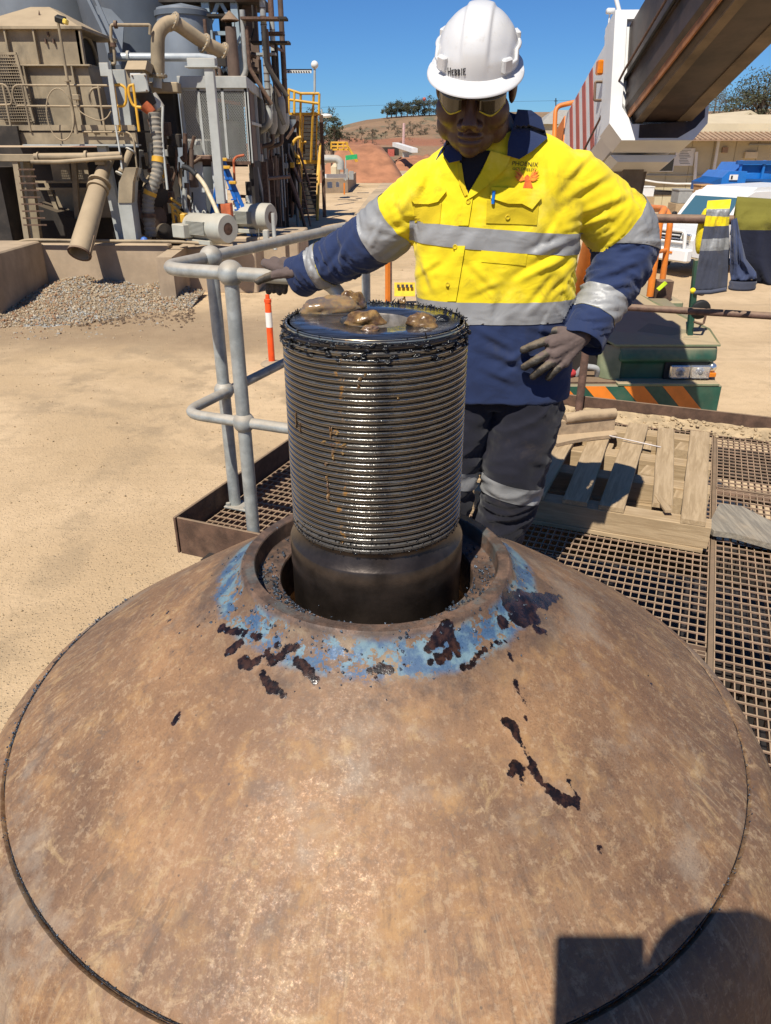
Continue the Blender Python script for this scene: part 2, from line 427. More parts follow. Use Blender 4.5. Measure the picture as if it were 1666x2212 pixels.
# under the grating: an added dark sheet for the black shade, and a rusty stair flight
under = tag(MB().box(UV(.4, 2.6, -1.02), (4.3, 4.0, .04), Matrix.Rotation(-A22, 3, 'Z')).build('under_deck_shade', m_dark), 'dark sheet added underneath the grating deck to stand for its shade', 'cover')
st = thing('stair_flight', 'rusty brown stair treads seen below the grating beside the cone', 'stairs', UV(.9, 1.3, -.95))
for i in range(8):
    part('tread', m_rustst, st, lambda m: m.box(UV(.95, .75+.19*i, -.34-.055*i), (.75, .15, .03), Matrix.Rotation(-A22, 3, 'Z'), .003))
for s in (.57, 1.34):
    part('stringer', m_rustst, st, lambda m: m.bar(UV(s, .5, -.3), UV(s, 2.3, -.82), .02, .18))
# dirt swept against the back toe board
def spill():
    m = MB()
    def fn(i, j):
        u = -1.2+3.4*i/170; k = j/7; w = .10+.06*nz((u*3, 0, 1))+.05*nz((u*11, 0, 1))
        return UV(u, 4.70-w*k*1.2, .004+(.032+.016*nz((u*6, k, 2)))*(1-k)**1.4+.006*nz((u*40, k*6, 2)) if j < 7 else -.002)
    m.grid(fn, 171, 8)
    for i in range(420):
        u = random.uniform(-1.2, 2.2); v = 4.69-abs(random.gauss(0, .10)); s = random.uniform(.004, .016)
        m.sphere(UV(u, v, s*.6+max(0, .03*(1-(4.7-v)/.13))), (s, s*random.uniform(.6, 1), s*.6), 5, 4, Matrix.Rotation(random.uniform(0, 6), 3, 'Z'))
    tag(m.build('swept_dirt', m_dirt), 'pale dirt and grit swept along the back toe board', 'dirt', kind='stuff')
spill()
def patch(u, v, ru, rv, seed):
    m = MB()
    n = 22; ring = []
    for k in range(n):
        a = 2*pi*k/n; r = 1+.45*nz((cos(a)*1.5, sin(a)*1.5, seed)); ring.append(UV(u+ru*r*cos(a), v+rv*r*sin(a), .004))
    c = UV(u, v, .014); m.add(ring+[p*.55+c*.45+Vector((0, 0, .006)) for p in ring]+[c], [(k, (k+1) % n, n+(k+1) % n, n+k) for k in range(n)]+[(n+k, n+(k+1) % n, 2*n) for k in range(n)], True)
    return tag(m.build('dirt_patch', m_dirt), 'flat pale cake of dried dirt on the fine grating panel', 'dirt', 'dried dirt cakes on the grating', kind=None)
patch(.62, 4.22, .05, .09, 1); patch(.98, 3.98, .06, .05, 2); patch(.86, 4.42, .05, .03, 3)

# ---------------------------------------------------------------- galvanised corner railing
rl = thing('corner_railing', 'galvanised tube railing with ball stanchions at the corner of the platform', 'railing', UV(-1.86, 2.36, 0))
R1 = .0245; TZ, MZ = 1.125, .565; cu, cv = -1.865, 2.36
part('top_rail', m_galv, rl, lambda m: m.tube(bend([UV(-1.16, cv, MZ), UV(-1.10, cv, TZ), UV(cu, cv, TZ), UV(cu, 4.62, TZ)], .13, 9), R1, 16))
part('mid_rail', m_galv, rl, lambda m: m.tube(bend([UV(-1.14, cv, MZ), UV(cu+.03, cv, MZ), UV(cu+.03, 4.62, MZ)], .10, 8), R1*.86, 16))
for (u, v) in ((cu+.01, 2.69), (-1.55, cv), (cu, 4.30)):
    def post(m):
        m.tube([UV(u, v, .002), UV(u, v, TZ)], R1*1.08, 18)
    po = part('post', m_galv, rl, post)
    part('ball_joint', m_galv, po, lambda m: m.sphere(UV(u, v, TZ), .047, 20, 14))
    part('ball_joint', m_galv, po, lambda m: m.sphere(UV(u, v, MZ), .043, 20, 14))
    part('base_plate', m_galv, po, lambda m: m.box(UV(u+.03, v, .006), (.13, .09, .01), Matrix.Rotation(-A22, 3, 'Z'), .002))
    for dx in (-.02, .075): part('bolt', m_galv, po, lambda m: m.cyl(UV(u+dx, v-.028, .009), UV(u+dx, v-.028, .024), .011, 6))
# ---------------------------------------------------------------- rusty back railing
br = thing('back_railing', 'rusty brown pipe railing along the back edge of the platform', 'railing', UV(1.0, 4.66, 0))
pa = WV(1300, 469, 4.66); pb = WV(1900, 482, 4.66)
part('top_rail', m_rustpipe, br, lambda m: m.tube([pa, pb], .0235, 14))
pc = WV(1000, 642, 4.66); pd_ = WV(1900, 697, 4.66)
part('mid_rail', m_rustpipe, br, lambda m: m.tube([pc, pd_], .02, 14))
for p in (pa, pb):
    part('post', m_rustpipe, br, lambda m: m.tube([Vector((p.x, p.y, .0)), p], .024, 14))
part('post', m_rustpipe, br, lambda m: m.tube([Vector((pc.x, pc.y, .0)), Vector((pc.x, pc.y, pc.z+.02))], .024, 14))

# ---------------------------------------------------------------- pallet
def tri(px, py, z): return uvof(WG(px, py, z))
pr_u, pr_v = tri(1525, 1196, 0)
pal = thing('wooden_pallet', 'dusty broken timber pallet lying on the grating behind the worker', 'pallet', UV(pr_u-.5, pr_v+.5, 0))
PW, PD = 1.16, 1.15; u1, v0 = pr_u, pr_v
def board(name, c, size, parent, mat=None, rz=0, seed=0, tilt=0):
    n = 6; m = MB(); L = size[1]; rings = []
    for i in range(n+1):
        y = -L/2+L*i/n; w = size[0]/2; h = size[2]/2; o1 = .004*nz((i*.9, seed, 0)); o2 = .004*nz((i*.9, seed, 9)); oz = .003*nz((i*.5, seed, 4))
        b = .003
        pts = [(-w+o1, -h), (-w+o1+0, h-b), (-w+o1+b, h), (w+o2-b, h), (w+o2, h-b), (w+o2, -h)]
        rings.append([Vector((x, y, z+oz)) for x, z in pts])
    m.loft(rings, True, False)
    me = m.mesh(name, mat or m_wood); o = bpy.data.objects.new(name, me); COL.objects.link(o)
    o.parent = parent; o.matrix_parent_inverse = Matrix.Translation(-parent.location)
    o.location = UV(*c); o.rotation_euler = (tilt, 0, -A22+rz); return o
# bearers run along u, deck boards along v
for k, (dv, w) in enumerate(((.045, .09), (PD*.36, .10), (PD*.62, .10), (PD-.06, .10))):
    board('bearer', (u1-PW/2, v0+dv, .072), (w, PW-(0 if k == 0 else .02), .098), pal, rz=pi/2, seed=k)
for k, (a, b, y0, y1) in enumerate(((1468, 1525, 0, 1), (1388, 1436, .10, .985), (1288, 1347, 0, 1), (1201, 1259, 0, 1), (1112, 1172, 0, .99), (1030, 1088, 0, 1))):
    ua = tri(a, 1146-k*14, .14)[0]; ub = tri(b, 1146-k*14, .14)[0]
    board('deck_board', ((ua+ub)/2, v0+PD*(y0+y1)/2, .1325+.001*k), (ub-ua, PD*(y1-y0), .021), pal, rz=(.0, .045, -.01, .012, -.02, .01)[k], seed=10+k)
for k, dv in enumerate((.05, .40, .75, 1.08)):
    board('base_board', (u1-PW/2, v0+dv, .0115), (.11, PW-.03, .019), pal, rz=pi/2, seed=30+k)
for k, (du, dv) in enumerate(((.26, .55), (.36, .9), (.10, .33), (.12, .95), (.55, .8))):
    board('block', (u1-du, v0+dv, .07), (.12, .12, .09), pal, seed=40+k, rz=random.uniform(-.2, .2))
# broken splinter of the cut board
board('splinter', (u1-.20, v0+.12, .145), (.03, .16, .012), pal, rz=.35, seed=55)

# steel bracket on the pallet
m_dustst = pbr('dusty_cast_steel', (.33, .235, .145), .85, 0, vary=.3, vs=18, dust=.7, ds=8, rust=.25, bump=.5, bs=90)
bk = thing('steel_bracket', 'dusty cast steel rail clip bracket resting on the pallet boards', 'bracket', UV(u1-.75, v0+.85, .15))
bp = WG(1185, 950, .15); bq = WG(1322, 938, .15); bd = (bq-bp).normalized(); bz = Vector((0, 0, 1)); bn = bd.cross(bz)
def rb(m):
    n = 12
    for i in range(1): pass
    rings = []
    for i in range(n+1):
        p = bp.lerp(bq, i/n); w = .055+.05*(1-i/n)**2.5
        rings.append([p+bn*w, p-bn*w*.9, p-bn*w*.9+bz*.018, p-bn*.02+bz*.03, p-bn*.012+bz*.10, p+bn*.012+bz*.10, p+bn*.02+bz*.03, p+bn*w+bz*.018])
    m.loft(rings)
part('web', m_dustst, bk, rb)
part('top_flange', m_dustst, bk, lambda m: m.tube([bp.lerp(bq, .22)+bz*.108, bp.lerp(bq, .5)+bz*.117, bp.lerp(bq, 1.0)+bz*.117], [.026, .03, .028], 12))
part('stiffener', m_dustst, bk, lambda m: m.prism([bp.lerp(bq, .1)+bz*.02, bp.lerp(bq, .1)+bz*.055, bp.lerp(bq, .3)+bz*.1, bp.lerp(bq, .3)+bz*.02], bn*.012))
rod = MB().tube([WG(1316, 941, .165), WG(1370, 953, .162), WG(1428, 966, .1475)], .0035, 8).build('welding_rod', pbr('rod_steel', (.5, .45, .42), .5, .3))
tag(rod, 'thin pale welding rod leaning from the bracket across the pallet', 'rod')
# weathered board beside the pallet
wb = MB()
out = [(1527, 1146), (1552, 1098), (1600, 1104), (1660, 1135), (1740, 1165), (1760, 1215), (1665, 1187), (1580, 1163), (1540, 1158)]
wb.prism([WG(x, y, .03) for x, y in out], (0, 0, .026)); o = wb.build('loose_board', m_greywood); tag(o, 'grey weathered splintered board lying on the grating beside the pallet', 'board')
# ================================================================ crusher cone and shaft
AX = Vector((-.0152, 1.1263, 0))
sc = .82
PROF_UP = [(.1665, .79), (.1665, .868), (.168, .871), (.205, .873), (.2062, .874), (.2085, .9005), (.2100, .9025), (.2275, .9020), (.2305, .8992), (.2335, .8930), (.2385, .8850), (.246, .8760), (.256, .8672), (.270, .8580), (.285, .8495)]
for r in [.30+.01*i for i in range(34)]:
    t = (r-.29)/(.645-.29); PROF_UP.append((r, .846-(.846-.6125)*t-.0*t+.0045*sin(pi*t)))
PROF_UP += [(.6425, .6143), (.6455, .6105), (.6455, .600)]
PROF_LO = [(.6455, .598), (.6485, .6035), (.653, .606), (.662, .602), (.68, .587), (.70, .563), (.72, .53), (.738, .48), (.752, .42), (.764, .34), (.772, .25), (.777, .14), (.78, .03), (.76, .012), (.70, .012)]
def cone_z(r):
    for (a, b) in zip(PROF_UP[7:], PROF_UP[8:]):
        if a[0] <= r <= b[0] and b[0] > a[0]: return a[1]+(b[1]-a[1])*(r-a[0])/(b[0]-a[0])
    return None
# ---- surface material: worn bronze-brown manganese with paint, oil and streaks
def M_liner(oil=True):
    t = NT('worn_liner'); t.P(True); x, y, z = t.sep()
    r = t.math('SQRT', t.math('ADD', t.math('MULTIPLY', x, x), t.math('MULTIPLY', y, y))); th = t.math('ARCTAN2', y, x)
    pol = t.comb(t.math('MULTIPLY', th, 1.7), t.math('MULTIPLY', r, .7), 0.0)
    big = t.noise(4.2, 6, .62); mid = t.noise(15, 6, .68); fine = t.noise(140, 4, .7); st = t.noise(16, 6, .7, pol, .35); spk = t.noise(330, 2, .6)
    col = t.mix(t.ramp(big, .32, .68), (.27, .165, .098), (.42, .265, .15))
    col = t.mix(t.math('MULTIPLY', t.ramp(mid, .5, .7), .75), col, (.52, .335, .16))
    col = t.mix(t.math('MULTIPLY', t.ramp(t.noise(7, 5, .7, None, .4), .56, .70), .55), col, (.17, .11, .08))
    col = t.mix(t.math('MULTIPLY', t.ramp(st, .52, .70), t.math('MULTIPLY', t.ramp(r, .25, .62), .75)), col, (.47, .34, .20))
    col = t.mix(t.math('MULTIPLY', t.ramp(st, .46, .32), t.math('MULTIPLY', t.ramp(r, .3, .66), .6)), col, (.14, .095, .065))
    col = t.mix(t.math('MULTIPLY', t.ramp(fine, .55, .75), .45), col, (.56, .38, .22))
    col = t.mix(t.math('MULTIPLY', t.ramp(t.noise(420, 2, .5), .62, .74), .28), col, (.12, .08, .06))
    tone = t.mix(t.ramp(t.noise(2.6, 4, .6, None, .6), .38, .62), (.50, .445, .415), (.76, .66, .55)); col = t.mix(1.0, col, tone, 'MULTIPLY')
    col = t.mix(t.math('MULTIPLY', t.ramp(t.noise(11, 7, .74, None, .8), .57, .66), .5), col, (.40, .27, .13))
    col = t.mix(t.math('MULTIPLY', t.ramp(t.noise(6, 6, .7, t.map((1, 1, 1), (1, 2, 3)), .5), .56, .68), .5), col, (.12, .085, .066))
    pit = t.math('MULTIPLY', t.ramp(t.voronoi(34), .085, .045), t.ramp(t.noise(5, 3), .5, .6)); col = t.mix(t.math('MULTIPLY', pit, .75), col, (.05, .034, .028))
    m1 = t.noise(34, 7, .76, None, .5); m2 = t.noise(75, 5, .7); msk = t.ramp(t.noise(3.1, 4, .6, t.map((1, 1, 1), (2, 0, 1))), .40, .62); edge = t.ramp(r, .36, .60)
    msk = t.math('MAXIMUM', msk, t.math('MULTIPLY', edge, .7))
    col = t.mix(t.math('MULTIPLY', t.ramp(m1, .52, .66), t.math('MULTIPLY', msk, .62)), col, (.12, .082, .058)); col = t.mix(t.math('MULTIPLY', t.ramp(m1, .47, .36), t.math('MULTIPLY', msk, .50)), col, (.46, .32, .18))
    col = t.mix(t.math('MULTIPLY', t.ramp(m2, .54, .66), .32), col, (.12, .082, .06)); col = t.mix(t.math('MULTIPLY', t.ramp(m2, .46, .36), .25), col, (.50, .37, .235))
    col = t.mix(t.math('MULTIPLY', t.ramp(t.noise(3.4, 5, .7, t.map((1, 1, 1), (4, 1, 2))), .52, .64), .5), col, (.30, .24, .178))
    s2 = t.noise(30, 5, .7, t.comb(t.math('MULTIPLY', th, 2.2), t.math('MULTIPLY', r, .28), 3.0), .25); ew = t.math('MULTIPLY', t.math('MULTIPLY', t.ramp(r, .42, .62), .55), t.ramp(t.noise(2.3, 4, .6, t.map((1, 1, 1), (0, 3, 1))), .44, .6))
    col = t.mix(t.math('MULTIPLY', t.ramp(s2, .55, .63), t.math('MULTIPLY', ew, .75)), col, (.46, .345, .21)); col = t.mix(t.math('MULTIPLY', t.ramp(s2, .44, .36), t.math('MULTIPLY', ew, .7)), col, (.12, .083, .06))
    soot2 = t.math('MULTIPLY', t.math('MULTIPLY', t.ramp(r, .262, .285), t.ramp(r, .37, .30)), t.ramp(t.noise(8, 6, .72), .46, .60)); col = t.mix(t.math('MULTIPLY', soot2, .6), col, (.06, .042, .034))
    # soot and heat stain round the collar
    near = t.ramp(t.math('ADD', r, t.math('MULTIPLY', t.noise(9, 5, .7), .16)), .44, .29)
    col = t.mix(t.math('MULTIPLY', near, .74), col, (.075, .05, .038))
    col = t.mix(t.math('MULTIPLY', t.ramp(r, .2340, .2315), .8), col, t.mix(t.ramp(t.noise(25, 5, .7), .4, .65), (.055, .036, .028), (.17, .10, .066)))
    ring = t.math('MULTIPLY', t.ramp(r, .230, .238), t.ramp(t.math('ADD', r, t.math('MULTIPLY', t.noise(22, 5, .7), .03)), .300, .284))
    yel = t.math('MULTIPLY', ring, t.ramp(t.noise(12, 6, .7), .46, .62)); col = t.mix(t.math('MULTIPLY', yel, .7), col, (.26, .20, .13))
    bm_ = t.math('ADD', t.math('MULTIPLY', t.noise(10.5, 6, .72), .8), t.math('MULTIPLY', t.noise(70, 4, .7), .3))
    bl = t.math('MULTIPLY', ring, t.ramp(t.math('ADD', bm_, t.math('MULTIPLY', t.math('SUBTRACT', t.noise(160, 4, .7), .5), .16)), .525, .545))
    bc = t.mix(t.ramp(t.noise(30, 4), .42, .6), (.026, .092, .19), (.12, .22, .27)); col = t.mix(t.math('MULTIPLY', bl, .85), col, bc)
    ledge = t.math('MULTIPLY', t.ramp(r, .229, .222), t.ramp(t.noise(14, 5, .7), .5, .66)); col = t.mix(t.math('MULTIPLY', ledge, .5), col, (.10, .13, .13))
    rr = t.fmix(t.ramp(fine, .45, .7), .66, .46); rr = t.fmix(t.ramp(mid, .4, .65), rr, .72)
    met = t.math('MULTIPLY', t.ramp(spk, .48, .64), .24); met = t.math('MULTIPLY', met, t.ramp(mid, .72, .45))
    rr = t.fmix(met, rr, .25)
    h = t.math('ADD', t.math('MULTIPLY', mid, .5), t.math('ADD', t.math('MULTIPLY', fine, .14), t.math('MULTIPLY', spk, .05)))
    if oil:
        a = t.new('ShaderNodeAttribute', attribute_name='oil').outputs['Fac']
        d = t.math('ADD', a, t.math('ADD', t.math('MULTIPLY', t.math('SUBTRACT', t.noise(150, 4, .65), .5), .010), t.math('MULTIPLY', t.math('SUBTRACT', t.noise(45, 3, .6), .5), .012)))
        f = t.ramp(d, .0008, -.0008)
        oc = t.mix(t.ramp(t.noise(80, 3), .4, .7), (.008, .005, .004), (.045, .020, .012))
        col = t.mix(f, col, oc); met = t.math('MULTIPLY', met, t.math('SUBTRACT', 1.0, f)); rr = t.fmix(f, rr, t.fmix(t.noise(60, 3), .08, .45))
        h = t.math('ADD', h, t.math('MULTIPLY', f, .12))
    t.bump(h, .5, .006); return t.done(col, rr, met)
m_liner = M_liner(True); m_liner2 = M_liner(False)
cr = thing('crusher_cone', 'big worn brown crusher mantle cone with blue paint traces round its collar', 'crusher cone', AX)
# helper surface for placing marks
sm = MB().lathe(PROF_UP[3:], 180, AX); BV = BVHTree.FromPolygons(sm.v, sm.f)
def hit(px, py):
    d = ray(px, py).normalized(); h = BV.ray_cast(Vector((0, 0, H)), d); return h
# oil marks: chains of round dabs (display px x, y, radius)
OIL = [
 [(497, 1408, 13), (510, 1398, 14), (520, 1392, 12), (488, 1415, 9)], [(525, 1432, 17), (540, 1438, 14), (556, 1428, 11)],
 [(578, 1412, 10), (590, 1428, 16), (606, 1420, 13), (622, 1404, 14), (640, 1400, 10)], [(640, 1430, 13), (655, 1440, 14), (668, 1455, 15), (680, 1470, 9)],
 [(566, 1455, 9), (575, 1470, 14), (590, 1485, 16), (602, 1497, 10), (615, 1505, 6)], [(480, 1360, 14), (505, 1366, 12), (530, 1370, 9), (560, 1378, 10), (600, 1394, 8)],
 [(800, 1452, 11), (822, 1446, 13), (845, 1448, 9), (812, 1468, 6)], [(925, 1405, 14), (945, 1385, 20), (965, 1360, 22), (980, 1395, 16), (950, 1425, 14), (990, 1415, 9), (930, 1432, 10)],
 [(1020, 1432, 9), (1032, 1418, 9), (1048, 1404, 8), (1075, 1392, 9), (1092, 1388, 7)], [(1098, 1412, 5), (1105, 1424, 6), (1110, 1432, 5)],
 [(1100, 1300, 32), (1135, 1300, 34), (1165, 1298, 28), (1190, 1292, 18), (1210, 1290, 8), (1120, 1335, 30), (1150, 1335, 24), (1085, 1345, 18), (1160, 1362, 14), (1178, 1366, 7)],
 [(1113, 1476, 8), (1118, 1490, 8), (1127, 1505, 7), (1135, 1525, 5), (1144, 1540, 4), (1134, 1551, 6)],
 [(1096, 1562, 15), (1110, 1568, 13), (1114, 1585, 10), (1121, 1598, 8)], [(1128, 1612, 6), (1135, 1625, 6), (1140, 1638, 6), (1150, 1650, 10)],
 [(1150, 1660, 11), (1160, 1675, 11), (1172, 1690, 10), (1186, 1705, 10), (1205, 1722, 14), (1222, 1730, 15), (1238, 1730, 12), (1247, 1742, 7)],
 [(1222, 1672, 5), (1230, 1690, 6), (1240, 1710, 7), (1246, 1724, 6)], [(1115, 1656, 14), (1126, 1662, 12), (1128, 1682, 9), (1131, 1697, 6)], [(1105, 1672, 9)],
 [(1297, 1833, 7), (1299, 1842, 4)], [(388, 1535, 5), (384, 1550, 7), (376, 1562, 5)], [(362, 1325, 6), (366, 1342, 6)], [(430, 1352, 6)], [(330, 1330, 5)],
 [(1060, 1395, 4)], [(700, 1445, 6)], [(875, 1440, 6)], [(1000, 1440, 8), (1015, 1438, 7)], [(760, 1450, 4)], [(1400, 1460, 3), (1408, 1478, 4), (1412, 1490, 3)], [(1190, 1270, 6)], [(1340, 1300, 4)], [(1385, 1355, 5), (1395, 1370, 4)],
 [(1630, 1722, 7)],
]
dabs = []
for ch in OIL:
    prev = None
    for (x, y, r) in ch:
        p, n, i, d = hit(x, y)
        if p is None: continue
        rad = r*d*.9/F
        dabs.append((p-AX, rad))
        if prev and (p-prev[0]).length < (rad+prev[1])*2.6:
            dabs.append(((p+prev[0])/2-AX, (rad+prev[1])*.42))
        prev = (p, rad)
def liner():
    prof = []
    for (a, b) in zip(PROF_UP, PROF_UP[1:]):
        L = sqrt((a[0]-b[0])**2+(a[1]-b[1])**2); k = max(1, int(round(L/.0065)))
        for i in range(k): prof.append((a[0]+(b[0]-a[0])*i/k, a[1]+(b[1]-a[1])*i/k))
    prof.append(PROF_UP[-1])
    m = MB(); m.lathe(prof, 560); oil = []
    cell = {}
    for (p, r) in dabs:
        for ix in range(int((p.x-.09)//.03), int((p.x+.09)//.03)+1):
            for iy in range(int((p.y-.09)//.03), int((p.y+.09)//.03)+1): cell.setdefault((ix, iy), []).append((p.x, p.y, p.z, r))
    for v in m.v:
        best = .05
        for (x, y, z, r) in cell.get((int(v.x//.03), int(v.y//.03)), ()):
            d = sqrt((v.x-x)**2+(v.y-y)**2+(v.z-z)**2)-r
            if d < best: best = d
        oil.append(best)
        q = nz(v, 9)*.0012+nz(v, 30)*.0005
        rr = sqrt(v.x**2+v.y**2)
        if .232 < rr < .30: q += nz(v, 26, 3)*.0022            # lumpy weld fillet
        if best < .002: q += .0012
        v.z += q
    me = m.mesh('upper_liner', m_liner); me.set_sharp_from_angle(angle=radians(24))
    at = me.attributes.new('oil', 'FLOAT', 'POINT'); at.data.foreach_set('value', oil)
    o = bpy.data.objects.new('upper_liner', me); COL.objects.link(o); o.parent = cr
    me2 = MB().lathe(PROF_LO, 240).mesh('lower_skirt', m_liner2); o2 = bpy.data.objects.new('lower_skirt', me2); COL.objects.link(o2); o2.parent = cr
liner()
m_seal = pbr('black_sealant', (.012, .013, .016), .35, .2, vary=.5, vs=60, bump=.9, bs=260)
m_chip = pbr('blue_grey_grit', (.075, .095, .125), .38, .55, vary=.5, vs=120, bump=.5, bs=300)
# sealant squeezed out of the joint, in stretches
def seal(a0, a1, r0, seed):
    m = MB(); pts = []; rs = []; n = int((a1-a0)/.008)
    for i in range(n+1):
        a = a0+(a1-a0)*i/n; e = min(1, i/8, (n-i)/8)
        pts.append(AX+Vector(((.6465+.0018*nz((a*30, seed, 0)))*cos(a), (.6465+.0018*nz((a*30, seed, 0)))*sin(a), .609)))
        rs.append(max(.0006, r0*(.55+.75*abs(nz((a*70, seed, 3))))*e))
    m.tube(pts, rs, 7); return m.build('joint_sealant', m_seal, cr)
seal(radians(150), radians(196), .0048, 1); seal(radians(199), radians(204), .003, 5); seal(radians(212), radians(262), .0026, 2)
seal(radians(265), radians(318), .0016, 3); seal(radians(322), radians(352), .0010, 4); seal(radians(-2), radians(20), .0012, 6)
# lifting pocket low on the skirt
def pocket(m):
    pts = [(r, z) for r, z in [(.0, -.022), (.030, -.022), (.036, -.012), (.040, .001), (.044, .003), (.052, -.002)]]
    a = radians(231.5); nrm = Vector((cos(a)*.85, sin(a)*.85, .53)); R = nrm.to_track_quat('Z', 'Y').to_matrix()
    m.lathe(pts, 28, AX+Vector((.700*cos(a), .700*sin(a), .546)), R)
part('lifting_pocket', m_liner2, cr, pocket)

# ---------------------------------------------------------------- shaft
SR = .1394; ST = 1.3047; SB = .981
def M_thread():
    t = NT('oiled_thread'); t.P(True); x, y, z = t.sep()
    r = t.math('SQRT', t.math('ADD', t.math('MULTIPLY', x, x), t.math('MULTIPLY', y, y)))
    crest = t.ramp(r, SR-.0034, SR-.0012); sm_ = t.noise(26, 6, .7, t.map((1, 1, 2.5)))
    film = t.ramp(sm_, .50, .66)
    topg = t.ramp(t.math('ADD', z, t.math('MULTIPLY', t.noise(60, 4), .016)), 1.292, 1.302)
    botg = t.ramp(t.math('ADD', z, t.math('MULTIPLY', t.noise(30, 4), .05)), 1.045, 1.0)
    blk = t.math('MAXIMUM', t.math('MAXIMUM', topg, t.math('MULTIPLY', botg, .8)), t.math('MULTIPLY', film, .45))
    col = t.mix(crest, (.005, .005, .0045), (.22, .21, .19)); col = t.mix(blk, col, (.012, .010, .010))
    # amber grease runs
    th = t.math('ARCTAN2', y, x); run = t.math('MULTIPLY', t.ramp(t.math('ABSOLUTE', t.math('ADD', t.math('ADD', th, 1.93), t.math('MULTIPLY', t.math('SUBTRACT', t.noise(18, 3), .5), .35))), .06, .01), t.ramp(t.noise(70, 3), .54, .62))
    col = t.mix(run, col, (.22, .11, .025))
    met = t.math('MULTIPLY', t.math('MULTIPLY', crest, .95), t.math('SUBTRACT', 1.0, t.math('MAXIMUM', blk, run)))
    t.bump(t.math('ADD', t.noise(240, 3), t.math('MULTIPLY', sm_, 1.2)), .25, .002)
    t.b.inputs['Coat Weight'].default_value = .35; t.b.inputs['Coat Roughness'].default_value = .12
    return t.done(col, t.fmix(blk, .20, .28), met)
m_thread = M_thread()
m_collar = pbr('oily_collar', (.055, .042, .034), .32, .6, vary=.5, vs=14, rust=.22, rustc=(.16, .07, .035), ds=5, bump=.10, bs=90)
m_face = NT('oiled_face'); m_face.P(True)
_s = m_face.noise(20, 6, .7, m_face.map((1, 3, 1), (0, 0, .6)), .4)
m_face.bump(m_face.noise(90, 4), .12, .002); m_face = m_face.done(m_face.mix(m_face.ramp(_s, .42, .66), (.13, .14, .16), (.035, .028, .024)), m_face.fmix(m_face.ramp(_s, .4, .7), .13, .34), .75)
m_grease_b = pbr('black_grease', (.006, .006, .007), .16, 0, vary=.5, vs=80, bump=.6, bs=260)
def M_grease():
    t = NT('amber_grease'); t.P(); col = t.mix(t.ramp(t.noise(55, 5, .65), .35, .68), (.085, .045, .02), (.30, .18, .065))
    col = t.mix(t.ramp(t.noise(30, 4), .55, .72), col, (.16, .10, .08))
    t.b.inputs['Subsurface Weight'].default_value = .2; t.b.inputs['Subsurface Radius'].default_value = (.02, .01, .004); t.b.inputs['Subsurface Scale'].default_value = .3
    t.bump(t.noise(120, 4, .6), .3, .004); return t.done(col, .22)
m_grease = M_grease()
sh = thing('main_shaft', 'oily dark steel crusher shaft with coarse thread standing in the cone', 'shaft', AX)
def thread():
    pitch = .00945; n = 160
    cyc = [(0, SR-.0042), (.16, SR-.0042), (.30, SR-.0003), (.36, SR), (.52, SR), (.555, SR-.0013), (.60, SR-.0013), (.635, SR), (.80, SR), (.86, SR-.0003)]
    turns = int((ST-SB)/pitch)+2; m = MB(); prof = []
    for k in range(-1, turns+1):
        for (s, r) in cyc: prof.append((r, SB+(k+s)*pitch))
    def fn(i, j):
        a = 2*pi*i/n; r, z = prof[j]; z += pitch*i/n
        rr = r
        if z > ST-.007: rr = SR-.0042-.0012*max(0, (z-ST+.005))/.005
        z = max(SB-.002, min(ST, z))
        return Vector((rr*cos(a), rr*sin(a), z))
    vs = [fn(i, j) for i in range(n+1) for j in range(len(prof))]; K = len(prof); fs = []
    for i in range(n):
        for j in range(K-1):
            q = (i*K+j, (i+1)*K+j, (i+1)*K+j+1, i*K+j+1)
            if abs(vs[q[0]].z-vs[q[2]].z) > 1e-7 or abs(vs[q[0]].xy.length-vs[q[2]].xy.length) > 1e-6: fs.append(q)
    m.add(vs, fs, True); me = m.mesh('thread', m_thread); o = bpy.data.objects.new('thread', me); COL.objects.link(o); o.parent = sh
thread()
def addlocal(name, m, mat, parent):
    me = m.mesh(name, mat); o = bpy.data.objects.new(name, me); COL.objects.link(o); o.parent = parent; return o
addlocal('lower_collar', MB().lathe([(SR-.006, SB+.004), (SR-.009, SB-.002), (SR-.009, SB-.014), (SR+.0045, SB-.030), (SR+.0065, SB-.033), (SR+.0065, .905), (SR+.0055, .902), (SR+.0055, .80), (.10, .79)], 120), m_collar, sh)
HB = .0515
addlocal('top_face', MB().lathe([(SR-.0052, ST-.0015), (SR-.0075, ST), (HB+.003, ST), (HB+.0012, ST-.0012)], 120), m_face, sh)
addlocal('bore', MB().lathe([(HB+.0014, ST-.001), (HB, ST-.004), (HB, ST-.12), (.0, ST-.12)], 120), pbr('bore_steel', (.36, .31, .25), .42, .6, vary=.4, vs=60, grime=.5), sh)
addlocal('rim_edge', MB().lathe([(SR-.0046, ST-.006), (SR-.0046, ST-.0022), (SR-.0062, ST+.0004), (SR-.0082, ST+.0004)], 120), pbr('bare_edge', (.62, .50, .33), .25, .9, vary=.3, vs=40, rust=.2, rustc=(.02, .015, .012), ds=6), sh)
